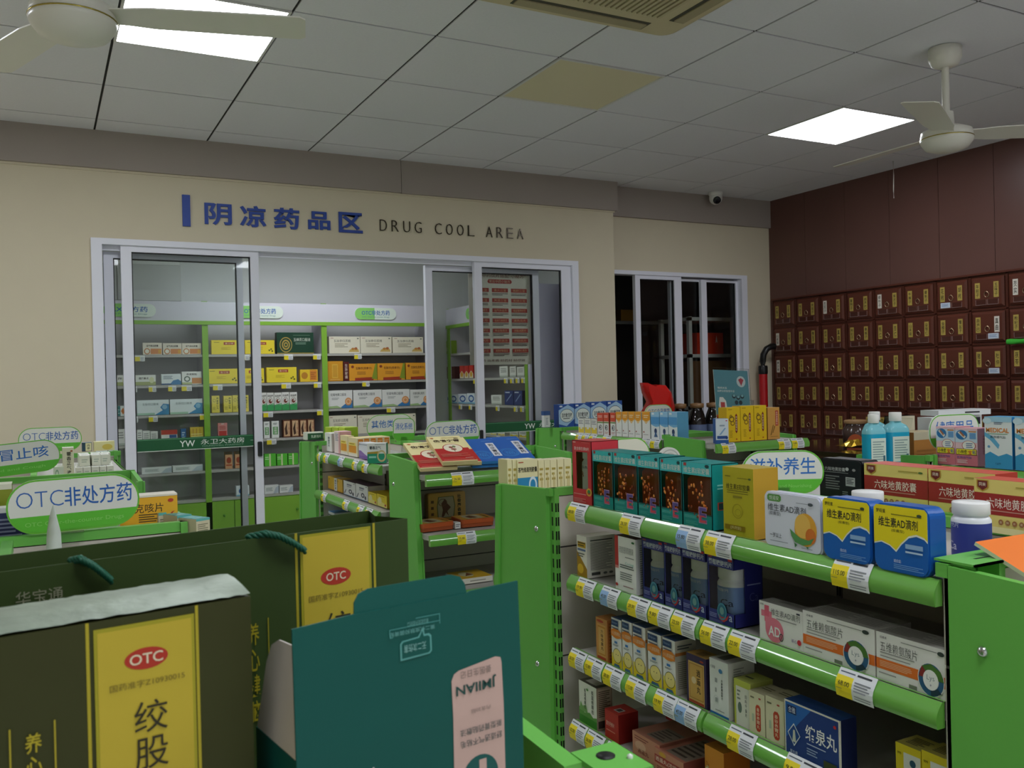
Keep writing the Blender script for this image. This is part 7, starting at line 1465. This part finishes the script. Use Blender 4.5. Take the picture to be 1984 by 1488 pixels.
# ------------------------------------------------------------------ right-hand back corner: counter, jars, bag, hose
o = thing('dark_counter', 'dark glossy counter before the herb cabinet', 'counter', (3.95, 2.1, 0))
m = MB(); m.box(0.03, 0.80, 0.03, 2.2, 0, 1.02, 'wood_maroon'); m.obj('cabinet_body', o)
m = MB(); m.cbox(0, 0.83, 0, 2.23, 1.02, 1.05, '#2a1c16|0.08'); m.obj('counter_top', o)
o = thing('glass_jar', 'glass jar with a cork lid and orange label on the dark counter', 'jar', (4.43, 3.87, 1.05))
m = MB(); m.lathe([(0.06, 0), (0.075, 0.01), (0.078, 0.09), (0.06, 0.12), (0.058, 0.135)], '#4a3a34|0.1', n=28); m.obj('jar_body', o)
m = MB(); m.lathe([(0.066, 0.133), (0.068, 0.15), (0.06, 0.155), (0.001, 0.156)], '#8a6a44|0.6', n=28); m.obj('cork_lid', o)
m = MB(); m.prism([(0.05 * math.cos(math.pi * k / 12), 0.012 + 0.06 * math.sin(math.pi * k / 12)) for k in range(13)], -0.082, -0.079, '#b5552c'); m.art((-0.05, -0.082, 0.012), (1, 0, 0), (0, 0, 1), 0.1, 0.06, [('t', '三七粉', 0.5, 0.35, 0.5, 0.2, '#7a2a18')]); m.obj('label', o, (0, 0, 0), -50)
m = MB()
rnd = random.Random(8)
pts = []
for i in range(9):
    row = []
    for j in range(5):
        row.append((-0.12 + 0.03 * i, -0.05 + 0.025 * j + rnd.uniform(-0.008, 0.008), max(0.0, 0.045 * math.exp(-((i - 3) / 2.5) ** 2) * math.exp(-((j - 2) / 1.4) ** 2) + rnd.uniform(0, 0.014))))
    pts.append(row)
V = [p for r_ in pts for p in r_]
m.mesh(V, [(i * 5 + j, (i + 1) * 5 + j, (i + 1) * 5 + j + 1, i * 5 + j + 1) for i in range(8) for j in range(4)], '#d9b23a|0.2|0.8')
m.obj('gold_wrapper', None, (4.28, 3.72, 1.052), -30, 'crumpled gold wrapper lying on the dark counter', 'wrapper')

o = thing('side_table', 'dark table at the back by the dark window', 'table', (3.45, 4.72, 0))
m = MB(); m.cbox(0, 1.5, 0, 0.5, 1.0, 1.03, '#33241c|0.2'); m.obj('table_top', o)
for a, b in ((0.03, 0.03), (1.43, 0.03), (0.03, 0.43), (1.43, 0.43)):
    m = MB(); m.box(a, a + 0.04, b, b + 0.04, 0, 1.0, '#2a1d17'); m.obj('leg', o)
for k, (x, yy) in enumerate([(3.93, 4.95), (4.06, 4.92), (4.19, 4.9), (4.32, 4.92)]):
    o = thing('wine_jar', ORD[k] + ' from the red bag in the row of dark glossy jars', 'jar', (x, yy, 1.03), 0, 'dark glossy jars')
    m = MB(); m.lathe([(0.05, 0), (0.062, 0.01), (0.064, 0.14), (0.05, 0.2), (0.036, 0.235), (0.036, 0.25)], '#191412|0.06', n=28); m.obj('jar_body', o)
    m = MB(); m.lathe([(0.044, 0.245), (0.048, 0.25), (0.048, 0.275), (0.001, 0.28)], '#7a5a38|0.5', n=20); m.obj('lid', o)
    m = MB(); m.lathe([(0.0645, 0.04), (0.0652, 0.13)], '#5d6a8a|0.5', n=28, cap=False); m.obj('label', o)
o = thing('metal_can', 'small metal can standing right of the blue and orange leaflet', 'can', (4.60, 5.0, 1.03))
m = MB(); m.lathe([(0.04, 0), (0.042, 0.01), (0.042, 0.26), (0.038, 0.27), (0.001, 0.27)], '#9a9384|0.3|0.4', n=24); m.obj('can_body', o)
m = MB(); m.lathe([(0.0425, 0.22), (0.044, 0.225), (0.044, 0.28), (0.001, 0.28)], '#b9b4a4|0.25|0.6', n=24); m.obj('lid', o)

m = MB()                                              # red plastic bag: a limp, folded shell
out = [(-0.10, 0.0), (0.12, 0.0), (0.13, 0.12), (0.125, 0.26), (0.10, 0.36), (0.06, 0.41), (0.0, 0.415), (-0.03, 0.405), (-0.10, 0.43), (-0.085, 0.36), (-0.05, 0.30), (-0.09, 0.22), (-0.115, 0.1)]
rs = []
for t, s in ((-0.05, 0.86), (-0.032, 1.0), (0.0, 1.04), (0.032, 1.0), (0.05, 0.86)):
    rs.append([(0.01 + (a - 0.01) * s + 0.006 * math.sin(9 * b + t * 60), t + 0.016 * math.sin(14 * b + 5 * a), 0.2 + (b - 0.2) * (0.94 + 0.06 * s)) for a, b in out])
m.rings(rs, '#c2221c|0.18', True, True)
o = thing('plastic_bag', 'glossy red plastic bag standing in front of the dark window', 'bag', (3.72, 4.95, 1.03), -10)
m.obj('bag_body', o)
m = MB(); m.box(-0.005, 0.03, -0.056, -0.053, 0.385, 0.392, '#3a0f0d'); m.obj('hand_hole', o)

o = thing('umbrella', 'closed red umbrella with a black crook handle in the corner by the herb cabinet', 'umbrella', (5.235, 5.50, 0))
m = MB(); m.lathe([(0.004, 0.0), (0.006, 0.1), (0.02, 0.3), (0.034, 0.9), (0.034, 1.50), (0.028, 1.56)], '#b5161c|0.35', n=16); m.obj('canopy', o)
m = MB()
pts = [(0, 0, 1.55), (-0.002, 0, 1.60), (0.004, -0.005, 1.66), (0.03, -0.015, 1.705), (0.07, -0.025, 1.725), (0.105, -0.03, 1.725)]
m.tube(pts, 0.026, '#141414|0.3', 12); m.obj('crook_handle', o)
m = MB(); m.lathe([(0.036, 1.50), (0.038, 1.51), (0.038, 1.56), (0.034, 1.57)], '#161616|0.3', n=16); m.obj('collar', o)

o = thing('cream_tube', 'small white tube with a blue cap left of the wash cartons', 'tube', (2.325, 4.02, 1.25), 0)
m = MB(); m.box(-0.017, 0.017, 0, 0.025, 0, 0.062, '#dfe0de|0.35'); m.front(0.034, 0, 0, 0.062, [('l', 0.3, 0.2, 0.7, 0.8, 5, '#8a8f9a')]); m.obj('tube_body', o)
m = MB(); m.box(-0.019, 0.019, -0.002, 0.027, 0.062, 0.084, '#3c5a90|0.35'); m.obj('cap', o)

m = MB()
rs = []
for k in range(8):
    a = k / 7
    rs.append([(-0.09 + 0.18 * a, 0.012 * math.cos(t) - 0.01, 0.014 + (0.008 + 0.012 * math.sin(3.1 * a + 0.3)) * math.sin(t) + 0.005 * math.sin(7 * a + t)) for t in (2 * math.pi * j / 8 for j in range(8))])
m.rings(rs, '#3fae3a|0.2', True, True)
m.obj('snack_packet', None, (5.37, 3.40, 1.652), -90, 'shiny green packet resting on the herb drawer ledge at the right edge', 'packet')

# orange card on the rack end at lower right
m = MB()
m.box(-0.002, 0.16, -0.15, 0.002, -0.005, 0.0, '#e4e0c4|0.6', None, None, '#ee7a22|0.5')
m.obj('orange_card', None, (1.084, 0.752, 1.272), 0, 'flat orange card lying on the green rack end at lower right', 'card', None, None, (math.radians(24), 0, 0))

# unlit store room: rack with a red bag and brown cartons, dim shelf
o = thing('storage_rack', 'pale metal storage rack in the dark room behind the window', 'rack', (5.03, 6.18, 0))
for a, b in ((0, 0), (0.50, 0), (0, 0.4), (0.50, 0.4)):
    m = MB(); m.box(a, a + 0.035, b, b + 0.035, 0, 2.02, '#ecebe2|0.4'); m.obj('post', o)
for z in (0.6, 1.2, 1.66, 1.985):
    m = MB(); m.box(0, 0.535, 0, 0.435, z, z + 0.03, '#ecebe2|0.4'); m.obj('shelf', o)
card('red_packet', 'orange red package on the storage rack in the dark room', 'box', (5.30, 6.22, 1.69), 0, 0.30, 0.2, 0.19, ('#f0401f', '#c5301a', '#e0381f'), [('p', [(0.7, 0.5), (0.74, 0.9), (0.78, 0.5), (0.74, 0.6)], '#e9d0c4')])
card('brown_carton', 'brown cardboard carton under the red package in the dark room', 'box', (5.28, 6.22, 1.23), 0, 0.40, 0.3, 0.40, ('#7a5636', '#6a4a2e', '#84603e'))
card('brown_carton', 'small yellow brown carton on the dim long shelf in the dark room', 'box', (4.95, 6.95, 2.03), 0, 0.2, 0.15, 0.11, ('#a87a2c', '#8a6422', '#b0843a'))
o = thing('long_shelf', 'dim shelf of dark goods at the back of the dark room', 'shelf', (3.95, 7.0, 0))
m = MB(); m.box(0, 1.35, -0.1, 0.3, 2.0, 2.03, '#8a8a84'); m.obj('top_board', o)
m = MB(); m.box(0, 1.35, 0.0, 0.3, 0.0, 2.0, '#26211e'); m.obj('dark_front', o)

# ------------------------------------------------------------------ foreground: gift bag, gift box, open teal carton
def goods_art(w, h, uc, gold, label, scale_x, full):
    """print shared by the herbal tea bag and box; positions in metres from the right edge (negative) and from the top"""
    def R(x0, x1, t0, t1, c): return ('r', 1 + x0 / w, 1 - t1 / h, 1 + x1 / w, 1 - t0 / h, c)
    def E(x, t, rx, rt, c): return ('e', 1 + x / w, 1 - t / h, rx / w, rt / h, c)
    def Tx(s, x, t, tw, th, c, b=0.0): return ('t', s, 1 + x / w, 1 - t / h, tw / w, th / h, c, b)
    def Vx(s, x, t0, t1, tw, c, b=0.0): return ('v', s, 1 + x / w, 1 - (t0 + t1) / 2 / h, tw / w, (t1 - t0) / h, c, b)
    return R, E, Tx, Vx

# bag
bw, bh, bd = 0.345, 0.341, 0.065
bag = thing('gift_bag', 'large dark green paper gift bag with a yellow label and rope handle', 'bag', (0.263 - bw * math.cos(math.radians(9.9)), 0.687 - bw * math.sin(math.radians(9.9)), 1.0475), 9.9)
t = 0.0012
m = MB()
m.box(0, bw, 0, t, 0, bh, 'bag_green')
R, E, Tx, Vx = goods_art(bw, bh, 0, 0, 0, 0, True)
GOLD = '#b8a92c|0.35|0.3'
m.art((0, 0, 0), (1, 0, 0), (0, 0, 1), bw, bh, [
    R(-0.0985, -0.0965, 0.0, bh, GOLD), R(-0.0325, -0.0305, 0.0, bh, GOLD),
    R(-0.0945, -0.0345, 0.002, bh - 0.02, '#a8a01e'), R(-0.0925, -0.0365, 0.004, bh - 0.022, 'bag_gold'),
    E(-0.0655, 0.037, 0.0128, 0.0066, '#b8321e'), Tx('OTC', -0.0655, 0.037, 0.0165, 0.0062, '#e8d9b8', 0.01),
    Tx('国药准字Z10930015', -0.0655, 0.0515, 0.046, 0.0048, '#7a6a22'),
    Vx('绞股蓝总甙胶囊', -0.0645, 0.063, 0.22, 0.021, '#2f2a14'),
    Vx('养心健脑', -0.1325, 0.060, 0.135, 0.0085, GOLD, 0.01), R(-0.1215, -0.1208, 0.059, 0.16, GOLD), R(-0.1440, -0.1433, 0.062, 0.16, GOLD),
    Tx('华宝通', -0.271, 0.018, 0.027, 0.0085, '#8a8a72', 0.0)], 0.0002)
m.obj('front_panel', bag)
m = MB()
m.box(0, bw, bd - t, bd, 0, bh, 'bag_green')
m.obj('back_panel', bag)
m = MB(); m.box(0, bw, t, bd - t, 0, 0.002, 'bag_green'); m.obj('bag_floor', bag)
for x0, s in ((0, -1), (bw, 1)):                      # side gussets folded slightly inward
    m = MB()
    q = -s * 0.012
    for a, b in (((0, 0), (q, bd / 2)), ((q, bd / 2), (0, bd))):
        m.face([(x0 + a[0] * 0.2, a[1], 0), (x0 + b[0] * 0.2, b[1], 0), (x0 + b[0], b[1], bh), (x0 + a[0], a[1], bh)], 'bag_green')
    m.obj('side_gusset', bag)
for x, y0 in ((bw - 0.20, 0.0), ):
    m = MB()                                          # twisted rope: three strands, drooping over the front between its two holes
    def strand(pts, ph):
        out = []
        P = [Vector(p) for p in pts]
        n = 60
        for i in range(n + 1):
            u = i / n * (len(P) - 1)
            k = min(int(u), len(P) - 2)
            f = u - k
            p = P[k] * (1 - f) + P[k + 1] * f
            a = ph + i * 0.5
            out.append(p + Vector((0.0, math.cos(a), math.sin(a))) * 0.0015)
        return out
    for base in ([(bw - 0.133, 0.006, bh + 0.0005), (bw - 0.122, -0.002, bh + 0.003), (bw - 0.112, -0.0045, bh + 0.000), (bw - 0.102, -0.005, bh - 0.006), (bw - 0.092, -0.004, bh - 0.0135)],
                 [(bw - 0.252, 0.006, bh + 0.000), (bw - 0.247, -0.002, bh + 0.002), (bw - 0.240, -0.0045, bh - 0.003), (bw - 0.234, -0.005, bh - 0.009), (bw - 0.229, -0.004, bh - 0.0145)]):
        m = MB()
        for ph in (0, 2.1, 4.2):
            m.tube(strand(base, ph), 0.00145, '#14563f|0.5', 6)
        m.obj('rope_handle', bag)

# box
xw, xh, xd = 0.245, 0.336, 0.062
gb = thing('gift_box', 'dark olive gift box with a yellow label and wrinkled silver film on top', 'box', (0.100 - xw * math.cos(math.radians(8.6)), 0.506 - xw * math.sin(math.radians(8.6)), 1.0475), 8.6)
m = MB()
m.box(0, xw, 0, xd, 0, xh, 'box_green')
R, E, Tx, Vx = goods_art(xw, xh, 0, 0, 0, 0, True)
m.art((0, 0, 0), (1, 0, 0), (0, 0, 1), xw, xh, [
    R(-0.0842, -0.0826, 0.0, xh, GOLD), R(-0.0304, -0.0288, 0.0, xh, GOLD),
    R(-0.0806, -0.0310, 0.004, xh - 0.02, '#a8a01e'), R(-0.0790, -0.0326, 0.006, xh - 0.022, 'bag_gold'),
    E(-0.0557, 0.0228, 0.0108, 0.0056, '#b8321e'), Tx('OTC', -0.0557, 0.0228, 0.0165, 0.0055, '#e8d9b8', 0.012),
    Tx('国药准字Z10930015', -0.0552, 0.0352, 0.037, 0.0036, '#7a6a22'),
    Vx('绞股蓝总甙胶囊', -0.0542, 0.0435, 0.176, 0.0165, '#2f2a14'),
    Vx('养心健脑', -0.1085, 0.0475, 0.092, 0.0072, GOLD, 0.012), R(-0.1188, -0.1181, 0.044, 0.11, GOLD), R(-0.0995, -0.0988, 0.044, 0.11, GOLD)], 0.0002)
m.obj('box_body', gb)
m = MB()                                              # film over the top: small ripples, lifted at the right end
rnd = random.Random(5)
n, k2 = 60, 5
V, F = [], []
for i in range(n + 1):
    for j in range(k2 + 1):
        x = xw * i / n
        V.append((x, xd * 1.0 * j / k2, 0.0012 + rnd.uniform(0, 0.0007) + 0.002 * math.sin(math.pi * j / k2) + 0.004 * max(0, (i / n - 0.9) * 8) * math.sin(math.pi * j / k2)))
for i in range(n):
    for j in range(k2):
        a = i * (k2 + 1) + j
        F.append((a, a + k2 + 1, a + k2 + 2, a + 1))
m.mesh(V, F, 'silver_film', True)
m.obj('silver_film', gb, (0, 0, xh))

# open teal carton seen from behind: raised lid with the print upside down, white dust flap
tw = 0.1485
tc = thing('open_carton', 'open teal carton with its lid raised and its print upside down', 'box', (0.263 - tw * math.cos(math.radians(7.4)), 0.494 - tw * math.sin(math.radians(7.4)), 1.0475), 7.4)
zh = 0.2515                                            # hinge height above the shelf
m = MB()
m.box(0, tw, 0, 0.0012, 0, zh, 'teal_card')
m.box(0, 0.0012, 0.0012, 0.062, 0, zh, 'teal_card'); m.box(tw - 0.0012, tw, 0.0012, 0.062, 0, zh, 'teal_card'); m.box(0, tw, 0.062, 0.0632, 0, zh, 'teal_card'); m.box(0, tw, 0.0012, 0.062, 0, 0.001, 'teal_card')
lt = 0.0745                                            # lid height
lab = [(0.62 + 0.0, 0), (0.9, 0)]
def flipped(txt, u, v, w_, h_, c, b=0.0):              # upside down print
    vs, fs, asp = text2d(txt, b)
    return vs, fs, u, v, w_, h_, c
def put_flipped(m, W, z0, y, items):
    for txt, x, z, w_, h_, c, b in items:
        vs, fs, asp = text2d(txt, b)
        m.mesh([(x - a * w_, y, z0 + z - e * h_) for a, e in vs], [tuple(f) for f in fs], c)
m.art((0, 0, 0), (1, 0, 0), (0, 0, 1), tw, zh, [('p', [(0.652, 0.6), (0.906, 0.6), (0.903, 1.0), (0.657, 1.0)], '#cfaea2|0.5'), ('e', 0.78, 0.845, 0.088, 0.052, '#0c5a54'), ('r', 0.775, 0.83, 0.81, 0.885, '#cfaea2|0.5'), ('t', 'pi', 0.28, 0.918, 0.05, 0.05, '#d9dedc', 0.02)])
put_flipped(m, tw, 0, -0.0008, [('新型膏药贴敷法', 0.117, zh - 0.010, 0.030, 0.0042, '#4a5a58', 0.0), ('舒适透气不粘毛', 0.117, zh - 0.017, 0.030, 0.0042, '#4a5a58', 0.0)])
m.obj('carton_body', tc)
m = MB()
m.prism([(0.0, 0.0), (tw, 0.0), (tw, lt), (0.113, lt - 0.001), (0.110, lt - 0.002), (0.036, lt - 0.002), (0.0, lt - 0.004)], 0.0, 0.0012, 'teal_card')
m.art((0, 0, 0), (1, 0, 0), (0, 0, 1), tw, lt, [
    ('p', [(0.657, 0.0), (0.903, 0.0), (0.9, 0.36), (0.895, 0.40), (0.87, 0.415), (0.69, 0.37), (0.668, 0.35), (0.655, 0.30)], '#cfaea2|0.5'),
    ('p', [(0.43, 0.55), (0.56, 0.56), (0.57, 0.58), (0.57, 0.70), (0.56, 0.72), (0.54, 0.72), (0.535, 0.78), (0.51, 0.71), (0.44, 0.70), (0.43, 0.68)], '#5fa8a0'),
    ('p', [(0.437, 0.565), (0.556, 0.572), (0.563, 0.585), (0.563, 0.69), (0.555, 0.705), (0.535, 0.705), (0.53, 0.75), (0.515, 0.70), (0.445, 0.69), (0.437, 0.675)], 'teal_card'),
    ('r', 0.385, 0.80, 0.61, 0.806, '#4f9a94'), ('r', 0.385, 0.74, 0.40, 0.746, '#4f9a94'), ('r', 0.385, 0.74, 0.388, 0.806, '#4f9a94'), ('r', 0.607, 0.78, 0.61, 0.86, '#4f9a94'), ('r', 0.5, 0.855, 0.61, 0.861, '#4f9a94')])
put_flipped(m, tw, 0, -0.0008, [('JMIIAN', 0.1145, 0.0165, 0.029, 0.0075, '#1d4a44', 0.02), ('姜医生日记', 0.1145, 0.0245, 0.022, 0.0045, '#8a7a72', 0.0), ('内含20贴', 0.117, 0.0015, 0.014, 0.0026, '#8a7a72', 0.0),
    ('无二次伤害', 0.0735, lt * 0.635, 0.0145, 0.0045, '#8fc4bc', 0.0), ('请沿此处开启封口', 0.076, lt * 0.82, 0.014, 0.0028, '#6fb0a8', 0.0), ('第二代皮肤抑菌膏贴', 0.072, lt * 0.765, 0.03, 0.0026, '#6fb0a8', 0.0)])
lid = m.obj('raised_lid', tc, (0, 0, zh), rot=(math.radians(-1.5), 0, 0))
m = MB()
r8 = []
for a in range(7):
    r8.append((0.036 + 0.003 - 0.008 * math.sin(math.pi / 2 * a / 6) + 0.005, 0))
m.prism([(0.0365, -0.0025), (0.111, -0.0025), (0.110, 0.004), (0.107, 0.0085), (0.101, 0.0105), (0.046, 0.0105), (0.040, 0.0085), (0.037, 0.004)], 0.0002, 0.0012, 'teal_card')
m.obj('tuck_flap', lid, (0, 0.0008, lt), rot=(math.radians(-4), 0, 0))
m = MB()
m.prism_x([(0.0, 0.0), (0.060, 0.0), (0.0585, 0.038), (0.054, 0.049), (0.044, 0.054), (0.012, 0.056), (0.002, 0.046)], -0.0006, 0.0006, '#d8cfc4|0.6')
m.obj('dust_flap', tc, (0.001, 0.002, zh), rot=(0, math.radians(9), 0))

# the lettering object only served to make the flat letters above
bpy.data.objects.remove(_to)
bpy.data.curves.remove(_tc)
